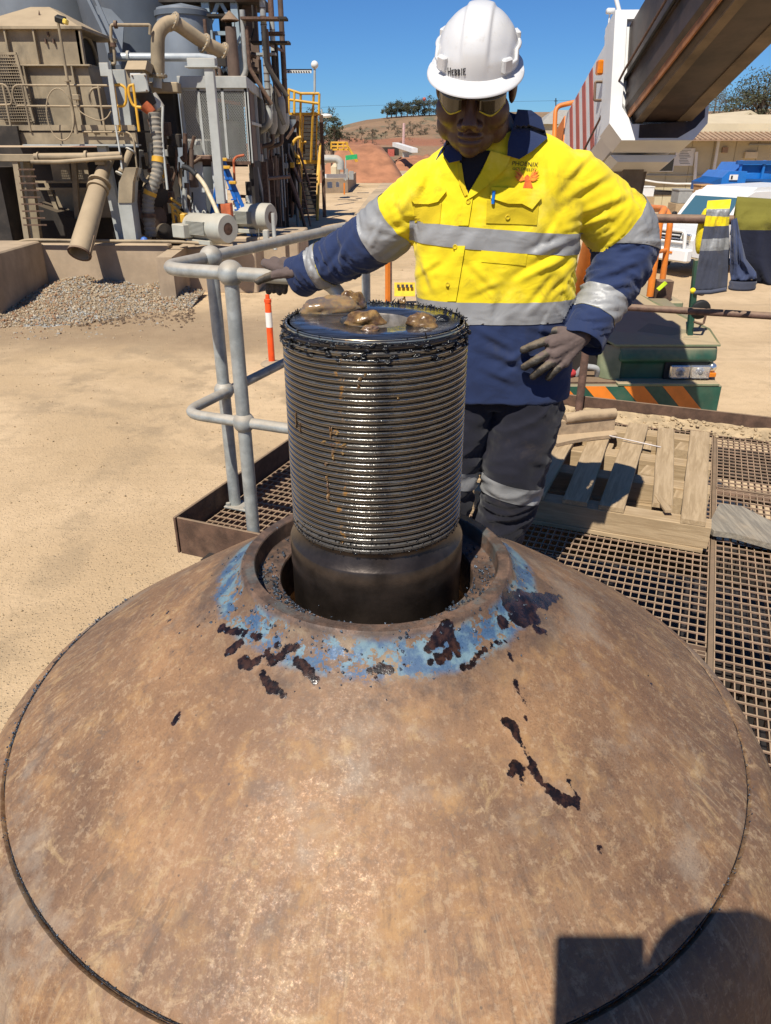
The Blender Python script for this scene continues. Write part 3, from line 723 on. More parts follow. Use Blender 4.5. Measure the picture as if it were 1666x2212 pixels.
# black grease along the rim and first threads: ragged beads and small spikes
def greasebead():
    m = MB()
    for k in range(1100):                                       # smeared over the first turns, hugging the metal
        a = random.uniform(0, 2*pi); z = ST-random.uniform(.006, .024)*random.uniform(.6, 1.0); s = random.uniform(.0012, .0034)
        m.sphere(((SR-.0042)*cos(a), (SR-.0042)*sin(a), z), (.0022*random.uniform(.6, 1.3), s*3.0, s*.7), 6, 4, Matrix.Rotation(a, 3, 'Z'))
    for k in range(380):
        a = random.gauss(pi/2, .95); r = SR-random.uniform(.003, .012); h = abs(random.gauss(.001, .003))+.0008; p = Vector((r*cos(a), r*sin(a), ST-.001))
        lean = Vector((random.uniform(-.4, .4), random.uniform(-.4, .4), 1)); m.tube([p, p+lean*h*.6, p+lean*h+Vector((random.uniform(-.002, .002), 0, 0))], [.0016, .001, .0002], 5)
    for k in range(90):
        a = random.choice((random.gauss(pi, .35), random.gauss(0, .35), random.gauss(.6, .5))); r = SR-.002; p = Vector((r*cos(a), r*sin(a), ST-random.uniform(.001, .02)))
        d = Vector((cos(a), sin(a), random.uniform(-.3, .9))).normalized(); h = random.uniform(.002, .007); m.tube([p, p+d*h], [.0016, .0003], 5)
    for k in range(140):                                     # dark lumps hanging in the upper threads
        a = random.uniform(-pi, 0); z = ST-random.uniform(.012, .036)*random.uniform(.5, 1); s = random.uniform(.001, .0036)
        m.sphere(((SR-.0016)*cos(a), (SR-.0016)*sin(a), z), (s*1.9, s*1.9, s*.9), 6, 4)
    for k in range(500):
        a = random.uniform(-pi, .3); z = SB+random.uniform(-.004, .03)*random.random(); s = random.uniform(.0007, .002)
        m.sphere(((SR-.001)*cos(a), (SR-.001)*sin(a), z), s, 5, 4)
    o = addlocal('black_grease', m, m_grease_b, sh); o['kind'] = 'stuff'
greasebead()
def runs():
    m = MB()
    spots = [(715, 938, 5, 16), (720, 985, 4, 12), (706, 1035, 4, 10), (709, 1055, 5, 22), (709, 1075, 5, 16), (640, 905, 3, 22), (648, 925, 3, 14), (778, 820, 6, 6), (790, 810, 5, 5), (730, 935, 7, 5), (745, 962, 7, 4), (718, 960, 8, 5), (860, 860, 4, 4), (775, 835, 5, 5), (705, 1005, 5, 8), (700, 955, 9, 4), (740, 980, 6, 4)]
    for (x, y, w, h) in spots:
        d = ray(x, y); o = Vector((0, 0, H)); dx, dy = d.x, d.y; ox, oy = -AX.x, -AX.y
        A = dx*dx+dy*dy; B = 2*(ox*dx+oy*dy); C = ox*ox+oy*oy-SR*SR; t = (-B-sqrt(max(0, B*B-4*A*C)))/(2*A); p = o+d*t-AX
        for q in range(5):
            s = t/F*.75; m.sphere(p+Vector((random.uniform(-w, w)*s*.6, 0, random.uniform(-h, h)*s*.9)), (w*s*random.uniform(.4, .9), .0022, h*s*random.uniform(.25, .6)), 7, 5)
    o = addlocal('grease_run', m, m_grease, sh); o['kind'] = 'stuff'
runs()
# grease lumps on the top face
def lump(px, py, size, z0, seed, label, rz=0, cut=.0, mat=None):
    p = WG(px, py, ST+z0); m = MB(); R = Matrix.Rotation(rz, 3, 'Z')
    def fn(i, j):
        a = 2*pi*i/40; b = -.45*pi+pi*.95*j/23; d = Vector((cos(b)*cos(a), cos(b)*sin(a), sin(b)))
        k = 1+.26*nz(d*1.5, 1, seed)+.12*nz(d*3.6, 1, seed)+.04*nz(d*9, 1, seed)
        return p+R@Vector((d.x*size[0]*k, d.y*size[1]*k, max(-.0005-z0, d.z*size[2]*k)))
    m.grid(fn, 40, 24, True, True)
    return tag(m.build('grease_lump', mat or m_grease), label, 'grease')
m_greased = NT('brown_grease'); m_greased.b.inputs['Subsurface Weight'].default_value = .15
m_greased.bump(m_greased.noise(70, 4), .25, .004); m_greased = m_greased.done(m_greased.mix(m_greased.ramp(m_greased.noise(35, 5, .6), .4, .62), (.13, .10, .08), (.28, .18, .08)), .2)
lump(716, 668, (.052, .025, .020), .002, 3, 'long brown grease lump sloping on the back edge of the shaft top', .25, mat=m_greased)
lump(760, 660, (.023, .016, .023), .004, 8, 'translucent amber end of the grease lump beside the bore', .3)
lump(790, 694, (.028, .016, .016), .003, 13, 'mottled purple and amber grease lump overhanging the bore of the shaft')
lump(800, 712, (.013, .012, .007), .0, 33, 'small flat amber grease tongue in front of the bore')
lump(912, 700, (.024, .014, .015), .002, 21, 'honey coloured grease lump on the clear side of the shaft top', -.3)
lump(870, 652, (.006, .006, .006), .002, 27, 'tiny yellow grease blob on the far rim of the shaft')
lump(949, 692, (.016, .012, .008), .0, 29, 'shiny black grease clot beside the honey coloured lump', mat=m_grease_b)
# grit chips
def chipmesh(seed):
    rnd = random.Random(seed); bm = bmesh.new()
    for i in range(11):
        v = Vector((rnd.gauss(0, 1), rnd.gauss(0, 1), rnd.gauss(0, 1))).normalized(); bm.verts.new((v.x*rnd.uniform(.8, 1.2), v.y*.85, v.z*.7))
    bmesh.ops.convex_hull(bm, input=bm.verts); me = bpy.data.meshes.new('grit_chip'); bm.to_mesh(me); bm.free(); me.materials.append(m_chip); return me
CH = [chipmesh(i) for i in range(6)]
def surf(px, py):
    h = hit(px, py); return h
big = [(459, 1371, 8), (388, 1368, 5), (435, 1374, 4), (520, 1382, 6), (545, 1350, 5), (470, 1310, 6), (452, 1322, 5), (480, 1322, 5), (455, 1290, 5), (560, 1240, 5), (578, 1246, 6), (640, 1318, 6), (655, 1310, 7), (622, 1310, 5), (596, 1304, 4), (690, 1332, 5), (1140, 1355, 6), (1118, 1366, 4), (1178, 1328, 5), (1160, 1335, 4), (1172, 1318, 3), (1135, 1318, 4), (1066, 1350, 5), (1075, 1362, 4), (1050, 1310, 4), (1020, 1320, 4), (1032, 1298, 5), (910, 1365, 5), (850, 1370, 4), (965, 1350, 5), (600, 1140, 5), (628, 1120, 5), (650, 1140, 4), (668, 1125, 4), (1115, 1140, 6), (1010, 1128, 4), (500, 1350, 5), (430, 1180, 6), (700, 1440, 4), (1100, 1382, 4), (1125, 1425, 4), (1000, 1400, 4), (588, 1290, 6), (590, 1262, 4), (840, 1352, 4)]
for k, (x, y, r) in enumerate(big):
    p, n, i, d = surf(x, y)
    if p is None: continue
    s = r*d*.8/F; o = bpy.data.objects.new('grit_chip', CH[k % 6]); COL.objects.link(o); o.location = p+n*s*.45; o.scale = (s, s, s*.9); o.rotation_euler = (random.uniform(0, 6), random.uniform(0, 6), random.uniform(0, 6))
    tag(o, 'small blue grey metallic grit chip lying on the cone by its collar', 'grit', 'grit chips scattered round the collar of the cone')
def crumbs():
    m = MB()
    tpl = [[v.co.copy() for v in me.vertices] for me in CH]; tf = [[tuple(p.vertices) for p in me.polygons] for me in CH]
    def put(p, s):
        k = random.randrange(6); R = Euler((random.uniform(0, 6), random.uniform(0, 6), random.uniform(0, 6))).to_matrix()
        m.add([p+R@(v*s) for v in tpl[k]], tf[k])
    for i in range(1300):                                        # on the ledge and the collar
        a = random.uniform(0, 2*pi) if random.random() < .3 else random.choice((random.gauss(-.75, .5), random.gauss(-2.6, .45), random.gauss(-1.9, .4)))
        r = random.uniform(.169, .206) if random.random() < .6 else abs(random.gauss(.232, .03))
        z = .873 if r < .207 else cone_z(r) if cone_z(r) else .87
        put(AX+Vector((r*cos(a), r*sin(a), z+.0005)), random.choice((.001, .0013, .0018, .0026, .0038)))
    for i in range(700):                                        # squeezed out along the joint on the left
        a = radians(random.choice((random.uniform(150, 200), random.uniform(208, 262), random.uniform(262, 350)))); r = .6465+random.gauss(0, .0035)
        put(AX+Vector((r*cos(a), r*sin(a), .612)), random.choice((.001, .0014, .002, .0032)) if a < radians(205) else random.choice((.0007, .001, .0016)))
    o = m.build('grit_crumbs', m_chip); tag(o, 'fine blue grey grit crumbs strewn over the collar and joint of the cone', 'grit', kind='stuff')
crumbs()
# ================================================================ the worker
def M_cloth(name, base, dirt=.35, dirtc=(.10, .085, .06), rough=.85, sheen=.15, ws=1.0, fade=None):
    t = NT(name); t.P()
    col = t.mix(t.ramp(t.noise(5, 5, .6), .3, .7), tuple(c*.86 for c in base), tuple(min(1, c*1.08) for c in base))
    if fade: col = t.mix(t.math('MULTIPLY', t.ramp(t.noise(7, 5, .65), .5, .72), .6), col, fade)
    col = t.mix(t.math('MULTIPLY', t.ramp(t.noise(9, 6, .7, None, .5), .55, .74), dirt), col, dirtc)
    h = t.math('ADD', t.math('MULTIPLY', t.noise(11*ws, 2, .5, t.map((1, 1, 1.5), (.3, .5, .2)), .8), 1.0), t.math('MULTIPLY', t.noise(300, 2), .06))
    t.bump(h, .35, .014); t.b.inputs['Sheen Weight'].default_value = sheen; t.b.inputs['Specular IOR Level'].default_value = .25
    return t.done(col, rough)
m_yel = M_cloth('hivis_yellow', (.80, .62, .012), .55, (.26, .18, .02), fade=(.86, .70, .10))
m_navy = M_cloth('navy_drill', (.017, .030, .085), .3, (.05, .05, .06))
m_trou = M_cloth('dark_trousers', (.012, .012, .020), .5, (.055, .042, .034))
m_tee = M_cloth('dark_tee', (.010, .011, .018), 0)
m_tape = M_cloth('reflective_tape', (.30, .30, .295), .35, (.16, .14, .11), .5, 0)
m_tape.node_tree.nodes['Principled BSDF'].inputs['Metallic'].default_value = .15
m_skin = NT('skin'); m_skin.b.inputs['Subsurface Weight'].default_value = .08; m_skin.b.inputs['Subsurface Radius'].default_value = (.01, .004, .002)
m_skin.bump(m_skin.noise(350, 3), .12, .002); m_skin = m_skin.done(m_skin.mix(m_skin.noise(40, 4), (.062, .029, .018), (.095, .045, .028)), .48)
m_hair = pbr('hair', (.012, .010, .009), .8)
m_glove = M_cloth('glove_knit', (.125, .090, .078), .5, (.09, .07, .055), .8, .1)
m_gtip = pbr('glove_coating', (.038, .033, .026), .6, 0, vary=.35, vs=60, dust=.25, ds=30, bump=.4, bs=300)
def M_hat():
    t = NT('white_hat_plastic'); t.P()
    col = t.mix(t.math('MULTIPLY', t.ramp(t.noise(30, 6, .7), .56, .74), .35), (.60, .595, .585), (.40, .35, .28))
    scr = t.ramp(t.noise(26, 3, .6, t.map((5, 1, .35), (0, .35, 0))), .73, .76); col = t.mix(t.math('MULTIPLY', scr, .5), col, (.35, .32, .28))
    t.b.inputs['Coat Weight'].default_value = .2; return t.done(col, .33)
m_hat = M_hat()
m_ink = pbr('black_ink', (.012, .012, .014), .6)

wk = thing('person', 'worker in yellow and navy shirt and white hard hat looking down at the shaft', 'person', W(1080, 1106, 2.45)*Vector((1, 1, 0)).length if False else Vector((.30, 2.45, 0)))
YC = 2.44
# ---- torso volume
def sup(c, rx, rf, rb, z, n=40, e=2.4):
    out = []
    for k in range(n):
        a = 2*pi*k/n; ca, sa = cos(a), sin(a)
        x = rx*abs(ca)**(2/e)*(1 if ca > 0 else -1); y = (rb if sa > 0 else rf)*abs(sa)**(2/e)*(1 if sa > 0 else -1)
        out.append(Vector((c.x+x, c.y+y, z)))
    return out
rows = [(276, 1040, 1150, .055, .065, .01), (294, 992, 1194, .072, .08, 0), (314, 958, 1230, .088, .095, 0), (340, 928, 1264, .10, .11, 0), (370, 908, 1276, .112, .12, 0), (402, 899, 1272, .12, .125, 0), (440, 895, 1260, .125, .13, 0), (500, 893, 1250, .13, .125, 0), (560, 896, 1243, .13, .12, 0), (620, 898, 1240, .13, .115, 0),
        (680, 902, 1238, .13, .115, 0), (740, 908, 1236, .13, .12, 0), (800, 916, 1232, .13, .125, 0), (852, 926, 1226, .13, .125, 0)]
sb = MB(); rings = []
for (py, xl, xr, rf, rbk, dy) in rows:
    a = W(xl, py, YC+dy); b = W(xr, py, YC+dy); c = (a+b)/2; rings.append(sup(c, (b-a).length/2, rf, rbk, c.z))
sb.loft(rings)
# ---- arms
RS, RE, RW_ = W(932, 406, 2.44), W(806, 522, 2.53), W(650, 596, 2.645)
LS, LE, LW = W(1238, 386, 2.45), W(1368, 522, 2.52), W(1262, 728, 2.345)
def pl(pts, n=10):
    out = []
    for a, b in zip(pts, pts[1:]):
        for i in range(n): out.append(a.lerp(b, i/n))
    return out+[pts[-1]]
def resample(P, n):
    L = [0]
    for a, b in zip(P, P[1:]): L.append(L[-1]+(b-a).length)
    out = []; j = 0
    for i in range(n):
        l = L[-1]*i/(n-1)
        while j < len(L)-2 and L[j+1] < l: j += 1
        out.append(P[j].lerp(P[j+1], (l-L[j])/max(1e-9, L[j+1]-L[j])))
    return out
def arm(S, E, Wr, rs):
    Q = resample(bend([S, E, Wr], .10, 10), 90); q = []
    for i in range(90):
        f = i/89*(len(rs)-1); k = min(int(f), len(rs)-2); q.append(rs[k]+(rs[k+1]-rs[k])*(f-k))
    sb.tube(Q, q, 24); sb.sphere(S, rs[0]*1.02, 20, 14)
    return Q
RP = arm(RS, RE, RW_, [.080, .086, .090, .085, .079, .071, .062])
LP = arm(LS, LE, LW, [.082, .094, .106, .102, .088, .073, .064])
from mathutils.kdtree import KDTree
def mkkd(P):
    k = KDTree(len(P))
    for i, q in enumerate(P): k.insert(q, i)
    k.balance(); return k
KD = {id(RP): mkkd(RP), id(LP): mkkd(LP)}
def near(p, P):
    c, i, d = KD[id(P)].find(p); return d, i/(len(P)-1)
shirt = fuse(sb, .0058, 8, .5)
armlen = {}
def wrinkle(me):
    NN = [v.normal.copy() for v in me.vertices]
    for v, n in zip(me.vertices, NN):
        p = v.co.copy()
        dR, tR = near(p, RP); dL, tL = near(p, LP)
        isR = dR < .125 and tR > .12 and p.x < .10; isL = dL < .15 and tL > .15 and p.x > .47
        w = Vector((nz(p, 5, 1), nz(p, 5, 2), nz(p, 5, 3)))
        if isR or isL:
            P, t = (RP, tR) if isR else (LP, tL); i = min(int(t*(len(P)-1)), len(P)-2); ax = (P[i+1]-P[max(i-1, 0)]).normalized(); c = P[i]
            q = p-c; al = t*.56; side = ax.cross(Vector((0, 1, .3))).normalized(); an = atan2(q.dot(side), q.dot(ax.cross(side)))
            k = .35+.65*min(1, max(0, (t-.3)/.25))                       # forearm bunches more than the sleeve
            a = nz((al*34+1.3*w.x+.9*sin(an), an*.7, 3+2*isL)); b = nz((al*60+1.2*w.y, an*1.4, 9))
            d = .0105*k*(.45-abs(a)*1.9)+.0035*k*b
            if t < .42: d += .006*(.4-abs(nz((al*12+an*1.6+w.x, an*1.1, 20)))*1.6)
        else:
            z = p.z
            a = nz((p.x*7+p.z*5+w.x*1.2, p.z*6-p.x*3, p.y*3), 1, 4); b = nz((p.x*16-p.z*9+w.y, p.z*6, p.y*5), 1, 6)
            d = .008*(.38-abs(a)*1.5)+.004*b
            side = abs(p.x-.29)/.24
            if z < 1.06: d += .005*nz((p.x*18+p.z*9, p.z*4, 1))             # hanging tail
            f = max(0, 1-((p-(LS+Vector((-.06, -.06, -.16)))).length/.2)); d += .011*f*nz((p.x*22+p.z*20, p.z*6, 4))   # pulled towards the raised arm
            f = max(0, 1-((p-(RS+Vector((.03, -.06, -.12)))).length/.17)); d += .010*f*nz((p.x*26-p.z*18, p.z*6, 7))
        v.co = p+n*d
wrinkle(shirt)
# pulled creases: (x0, y0, x1, y1, half width, depth in mm) as seen from the front
CR = [(1238, 508, 1128, 552, 8, 9), (1240, 532, 1096, 612, 8, 10), (1232, 566, 1124, 690, 8, 9), (1228, 604, 1176, 650, 7, 8), (1206, 470, 1150, 560, 7, 5), (1222, 436, 1330, 372, 9, 9), (1236, 476, 1372, 420, 9, 10), (1216, 404, 1296, 316, 9, 8), (1228, 500, 1340, 468, 7, 7),
      (893, 446, 936, 352, 8, 8), (872, 462, 902, 396, 8, 8), (905, 556, 936, 640, 8, 8), (900, 600, 960, 560, 7, 6), (930, 336, 924, 398, 6, 6), (956, 346, 950, 404, 6, 5), (1000, 560, 1080, 640, 8, 5), (1016, 640, 1090, 610, 7, 5), (1110, 380, 1060, 400, 7, 5), (1190, 330, 1200, 430, 8, 6), (1172, 590, 1228, 560, 6, 7),
      (1030, 716, 1112, 762, 8, 8), (1030, 756, 1160, 806, 9, 9), (1084, 796, 1160, 752, 8, 8), (1150, 712, 1232, 738, 8, 8), (1040, 800, 1120, 836, 8, 7), (1120, 716, 1136, 780, 8, 7), (850, 430, 880, 480, 7, 6), (824, 470, 792, 540, 6, 6), (1300, 600, 1404, 560, 8, 9), (1296, 566, 1396, 520, 8, 8), (1290, 630, 1390, 608, 7, 8), (760, 500, 700, 600, 7, 7), (738, 520, 730, 596, 7, 7), (700, 540, 680, 610, 6, 6)]
NN = [v.normal.copy() for v in shirt.vertices]
for v, vn in zip(shirt.vertices, NN):
    if vn.y > .3: continue
    q = v.co-Vector((0, 0, H)); fw_ = q.y*CP-q.z*SP; X = 833+F*q.x/fw_; Yp = 1106-F*(q.y*SP+q.z*CP)/fw_; dsp = 0
    for (ax0, ay0, bx0, by0, hw_, dp_) in CR:
        ex_, ey_ = bx0-ax0, by0-ay0; L2 = ex_*ex_+ey_*ey_; t_ = max(0, min(1, ((X-ax0)*ex_+(Yp-ay0)*ey_)/L2)); dx_, dy_ = X-ax0-ex_*t_, Yp-ay0-ey_*t_
        d_ = (dx_*ey_-dy_*ex_)/sqrt(L2); dd_ = dx_*dx_+dy_*dy_
        if dd_ > (hw_*4)**2: continue
        e_ = math.exp(-dd_/(hw_*1.6)**2); dsp += dp_*.001*e_*sin(max(-pi, min(pi, d_/hw_*1.25)))*sin(pi*min(1, max(.12, t_)))*.9
    v.co += vn*dsp
TROW = [((W(xl, py, YC)+W(xr, py, YC)).z/2, W(xl, py, YC).x, W(xr, py, YC).x) for (py, xl, xr, *_r) in rows]
def torso_in(p):
    if p.z > 1.36: return False
    for (z0, a0, b0), (z1, a1, b1) in zip(TROW, TROW[1:]):
        if z1 <= p.z <= z0:
            f = (p.z-z0)/(z1-z0); return a0+(a1-a0)*f-.012 < p.x < b0+(b1-b0)*f+.014
    return p.z < TROW[-1][0]
def armt(p):                                    # (arm, t)
    dL, tL = near(p, LP)
    if tL > .55 and dL < .088: return 'L', tL
    if torso_in(p): return None, 0
    dR, tR = near(p, RP); dL, tL = near(p, LP)
    if dR < .14 and dR < dL and tR > .1 and p.x < .13: return 'R', tR
    if dL < .17 and tL > .1 and p.x > .40: return 'L', tL
    return None, 0
def at_t(P, t):
    f = t*(len(P)-1); i = min(int(f), len(P)-2); return P[i].lerp(P[i+1], f-i), (P[min(i+3, len(P)-1)]-P[max(i-2, 0)]).normalized()
ZT = W(1080, 655, 2.31).z; ZB = W(1080, 702, 2.31).z
CT = W(1068, 494, 2.31).z; CB = W(1068, 541, 2.31).z
cuts = []
TR = (.25, .44); TL = (.335, .49); TF = (.765, .885); TRF = (.80, .88)
bm = bmesh.new(); bm.from_mesh(shirt)
def cut(co, no, pred):
    g = [f for f in bm.faces if pred(f.calc_center_median())]
    es = {e for f in g for e in f.edges}; vs = {v for f in g for v in f.verts}
    bmesh.ops.bisect_plane(bm, geom=g+list(es)+list(vs), dist=1e-5, plane_co=co, plane_no=no)
tors = lambda c: armt(c)[0] is None and c.z < 1.40
for z, dx in ((ZT, .0), (ZB, .0), (CT, .075), (CB, .075)): cut(Vector((.29, 2.3, z)), Vector((dx*1.0, 0, 1)), tors)
for P, nm, ts in ((RP, 'R', TR+TRF), (LP, 'L', TL+TF)):
    for t in ts:
        c, d = at_t(P, t)
        cut(c, d, lambda q, nm=nm, t=t: (lambda a: a[0] == nm and abs(a[1]-t) < .22)(armt(q)))
def side(P, t, q, nm):
    c, d = at_t(P, t)
    return (q-c).dot(d)
zone = {}
bm.faces.ensure_lookup_table()
for f in bm.faces:
    c = f.calc_center_median(); a, t = armt(c); zz = c.z; zc = c.z+.075*(c.x-.29)
    if a:
        P, (t0, t1), (t2, t3) = (RP, TR, TRF) if a == 'R' else (LP, TL, TF)
        if t < .62: m = 0 if side(P, t0, c, a) < 0 else (2 if side(P, t1, c, a) < 0 else 1)
        else: m = 2 if side(P, t2, c, a) > 0 and side(P, t3, c, a) < 0 else 1
        if c.z > 1.46 and a == 'L' and t < .3: m = 0
    else: m = 0 if zz > ZT else (2 if zz > ZB else 1)
    if not a and CB < zc < CT: m = 2
    f.material_index = m; f.smooth = True
# reflective tape lies on top as its own strip
tp = bm.copy()
bmesh.ops.delete(tp, geom=[f for f in tp.faces if f.material_index != 2], context='FACES')
tp.normal_update()
for v in tp.verts: v.co += v.normal*.0022
me_t = bpy.data.meshes.new('reflective_tape'); tp.to_mesh(me_t); tp.free()
me_t.materials.append(m_tape)
for p in me_t.polygons: p.material_index = 0
me_s = bpy.data.meshes.new('shirt'); bm.to_mesh(me_s)
for m in (m_yel, m_navy, m_yel): me_s.materials.append(m)
SBV = BVHTree.FromBMesh(bm); bm.free()
so = link('shirt', me_s, wk); so['label'] = 'yellow and navy work shirt with grey tape bands'
link('reflective_tape', me_t, so)
def sh_hit(px, py):
    d = ray(px, py).normalized(); h = SBV.ray_cast(Vector((0, 0, H)), d); return h
def drape(poly, off, thick, name, mat, parent, bv=None, step=9, edge=.0, fall=None):
    b = bmesh.new(); vs = [b.verts.new((x, y, 0)) for x, y in poly]; f = b.faces.new(vs)
    bmesh.ops.triangulate(b, faces=[f])
    for it in range(6):
        es = [e for e in b.edges if e.calc_length() > step]
        if not es: break
        bmesh.ops.subdivide_edges(b, edges=es, cuts=1); bmesh.ops.triangulate(b, faces=b.faces[:])
    bad = []
    for v in b.verts:
        dd = ray(v.co.x, v.co.y).normalized(); h = (bv or SBV).ray_cast(Vector((0, 0, H)), dd)
        if h[0] is None:
            if fall: v.co = W(v.co.x, v.co.y, fall)
            else: bad.append(v)
            continue
        v.co = h[0]-dd*off
    bmesh.ops.delete(b, geom=bad, context='VERTS')
    if thick:
        fs = b.faces[:]; r = bmesh.ops.extrude_face_region(b, geom=fs)
        for v in [g for g in r['geom'] if isinstance(g, bmesh.types.BMVert)]: v.co += (Vector((0, 0, H))-v.co).normalized()*thick
    bmesh.ops.recalc_face_normals(b, faces=b.faces)
    me = bpy.data.meshes.new(name); b.to_mesh(me); b.free(); me.materials.append(mat)
    for p in me.polygons: p.use_smooth = not thick
    return link(name, me, parent)
# neck opening with dark tee
drape([(985, 318), (1062, 326), (1040, 368), (1022, 400), (1012, 418), (1003, 392), (994, 352)], .002, 0, 'dark_tee', m_tee, so, step=7)
# placket edge, button stand, pockets
m_yel2 = M_cloth('hivis_yellow_seam', (.62, .46, .012), .35, (.25, .17, .02))
drape([(1060, 326), (1104, 338), (1092, 365), (1052, 402), (1022, 424), (1008, 432), (1014, 414), (1040, 372)], .003, .006, 'lapel', m_yel, so, step=7)
drape([(997, 352), (1003, 392), (1010, 420), (1004, 424), (992, 396), (988, 352)], .003, .004, 'lapel', m_yel2, so, step=7)
drape([(1000, 428), (1022, 424), (1012, 487), (990, 487)], .0025, .0022, 'placket', m_yel, so)
drape([(984, 531), (1005, 531), (985, 651), (966, 651)], .0025, .0022, 'placket', m_yel, so)
for (x, y) in ((1012, 436), (984, 533), (968, 614), (1096, 469)):
    h = sh_hit(x, y)
    if h[0] is not None:
        q = h[1].to_track_quat('Z', 'Y').to_matrix(); m = MB(); m.lathe([(0, .003), (.004, .003), (.0052, .0042), (.0068, .0036), (.007, 0)], 18, h[0]+h[1]*.003, q)
        m.build('button', m_yel2, so)
drape([(886, 404), (962, 402), (964, 414), (946, 436), (925, 441), (895, 440), (888, 432)], .004, .006, 'pocket_flap', m_yel, so)
drape([(1062, 404), (1164, 408), (1170, 428), (1150, 452), (1128, 440), (1098, 440), (1060, 428)], .004, .006, 'pocket_flap', m_yel, so)
drape([(1052, 432), (1165, 438), (1160, 486), (1050, 482)], .0015, .0015, 'pocket', m_yel2, so)
drape([(893, 440), (954, 438), (950, 484), (896, 482)], .0015, .0015, 'pocket', m_yel2, so)
drape([(1040, 538), (1140, 546), (1136, 574), (1040, 566)], .0008, .0012, 'pocket', m_yel, so)
# pen in the pocket
h0 = sh_hit(1066, 412); h1 = sh_hit(1064, 440)
m = MB(); m.tube([h1[0]+Vector((0, -.008, 0)), h0[0]+Vector((0, -.013, 0))], .0048, 10); m.build('pen', pbr('blue_pen', (.01, .16, .55), .3), so)
# collar
ncen = W(1070, 306, 2.43)
def collar(m, a0, a1, flare0):
    N = 40
    def fn(i, j):
        f = i/(N-1); a = a0+(a1-a0)*f; s = j/9
        endw = max(0, f-.55)/.45
        ri = .072+.010*s; drop = .0
        if s < .35: r = .080; z = .082*(s/.35)
        else:
            k = (s-.35)/.65; r = .080+.060*k+.055*k*endw; z = .082-.092*k-.075*k*endw
        z += .006*nz((a*3, s*2, 1)); r += .005*nz((a*4, s*2, 3))
        back = max(0, sin(a))
        return ncen+Vector((r*1.12*cos(a), r*sin(a)*1.0, z+.018*back-.010))
    m.grid(fn, N, 10)
mc = MB(); collar(mc, radians(95), radians(8), 0); me = baked(mc.mesh('collar', m_navy), [('SOLIDIFY', dict(thickness=.003)), ('SUBSURF', dict(levels=1))]); me.materials.clear(); me.materials.append(m_navy); link('collar', me, so)
mc = MB(); collar(mc, radians(85), radians(196), 0); me = baked(mc.mesh('collar', m_navy), [('SOLIDIFY', dict(thickness=.003)), ('SUBSURF', dict(levels=1))]); me.materials.clear(); me.materials.append(m_navy); link('collar', me, so)
drape([(1118, 236), (1148, 238), (1170, 254), (1183, 298), (1150, 326), (1122, 344), (1096, 336), (1098, 306), (1108, 272)], .012, .005, 'collar_flap', m_navy, so, step=9, fall=2.37)
drape([(962, 292), (984, 296), (996, 322), (998, 346), (970, 352), (957, 334), (964, 314)], .012, .005, 'collar_flap', m_navy, so, step=9, fall=2.37)
# cuffs: turned back, wider than the sleeve
def cuff(P, t0, t1, r0, r1, seed):
    m = MB(); c0, d = at_t(P, t0); c1, _ = at_t(P, t1); N = 36
    ex = d.cross(Vector((0, 1, .2))).normalized(); ey = d.cross(ex)
    def fn(i, j):
        a = 2*pi*i/N; s = j/6; c = c0.lerp(c1+d*.02, s); r = r0+(r1-r0)*s+.005*nz((cos(a)*2, sin(a)*2, s*2+seed))
        return c+ex*(r*cos(a))+ey*(r*.86*sin(a))+d*(.012*nz((cos(a)*1.5, sin(a)*1.5, seed+5)))*s
    m.grid(fn, N, 7, True, True); me = baked(m.mesh('cuff', m_navy), [('SOLIDIFY', dict(thickness=.004)), ('SUBSURF', dict(levels=1))]); me.materials.clear(); me.materials.append(m_navy); link('cuff', me, so)
cuff(RP, .88, 1.0, .062, .072, 1); cuff(LP, .86, 1.0, .066, .076, 2)
# emblem on the chest: lettering over a spread-winged firebird
m_stitch = pbr('dark_stitching', (.05, .04, .01), .8); m_or = pbr('orange_stitching', (.75, .13, .015), .7, vary=.4, vs=120); m_or2 = pbr('gold_stitching', (.85, .32, .02), .7)
def stitched(txt, px, py, w, rot, parent, mat, shear=0):
    cu_ = bpy.data.curves.new('t', 'FONT'); cu_.body = txt; o = bpy.data.objects.new('t', cu_); COL.objects.link(o)
    bpy.context.view_layer.update(); dg = bpy.context.evaluated_depsgraph_get(); me = bpy.data.meshes.new_from_object(o.evaluated_get(dg)); bpy.data.objects.remove(o)
    xs = [v.co.x for v in me.vertices]; k = w/(max(xs)-min(xs)); x0 = min(xs); bm2 = bmesh.new(); bm2.from_mesh(me)
    for v in bm2.verts:
        x = (v.co.x-x0)*k+shear*v.co.y*k; y = -v.co.y*k; X = px+x*cos(rot)-y*sin(rot); Yp = py+x*sin(rot)+y*cos(rot)
        d = ray(X, Yp).normalized(); h = SBV.ray_cast(Vector((0, 0, H)), d); v.co = (h[0]-d*.0025) if h[0] is not None else Vector((0, 0, -50))
    bmesh.ops.delete(bm2, geom=[v for v in bm2.verts if v.co.z < -40], context='VERTS')
    m2 = bpy.data.meshes.new('lettering'); bm2.to_mesh(m2); bm2.free(); m2.materials.append(mat); return link('lettering', m2, parent)
stitched('PHOENIX', 1106, 357, 56, .05, so, m_stitch, .15); stitched('GOLDFIELDS', 1107, 367, 50, .05, so, m_stitch, .15)
ex, ey = 1138, 391
drape([(x_, y_+5) for x_, y_ in ((1139, 372), (1144, 376), (1145, 392), (1152, 402), (1147, 400), (1148, 409), (1141, 401), (1139, 411), (1136, 402), (1128, 408), (1131, 396), (1134, 388), (1133, 378))], .003, .0008, 'emblem', m_or, so, step=6)
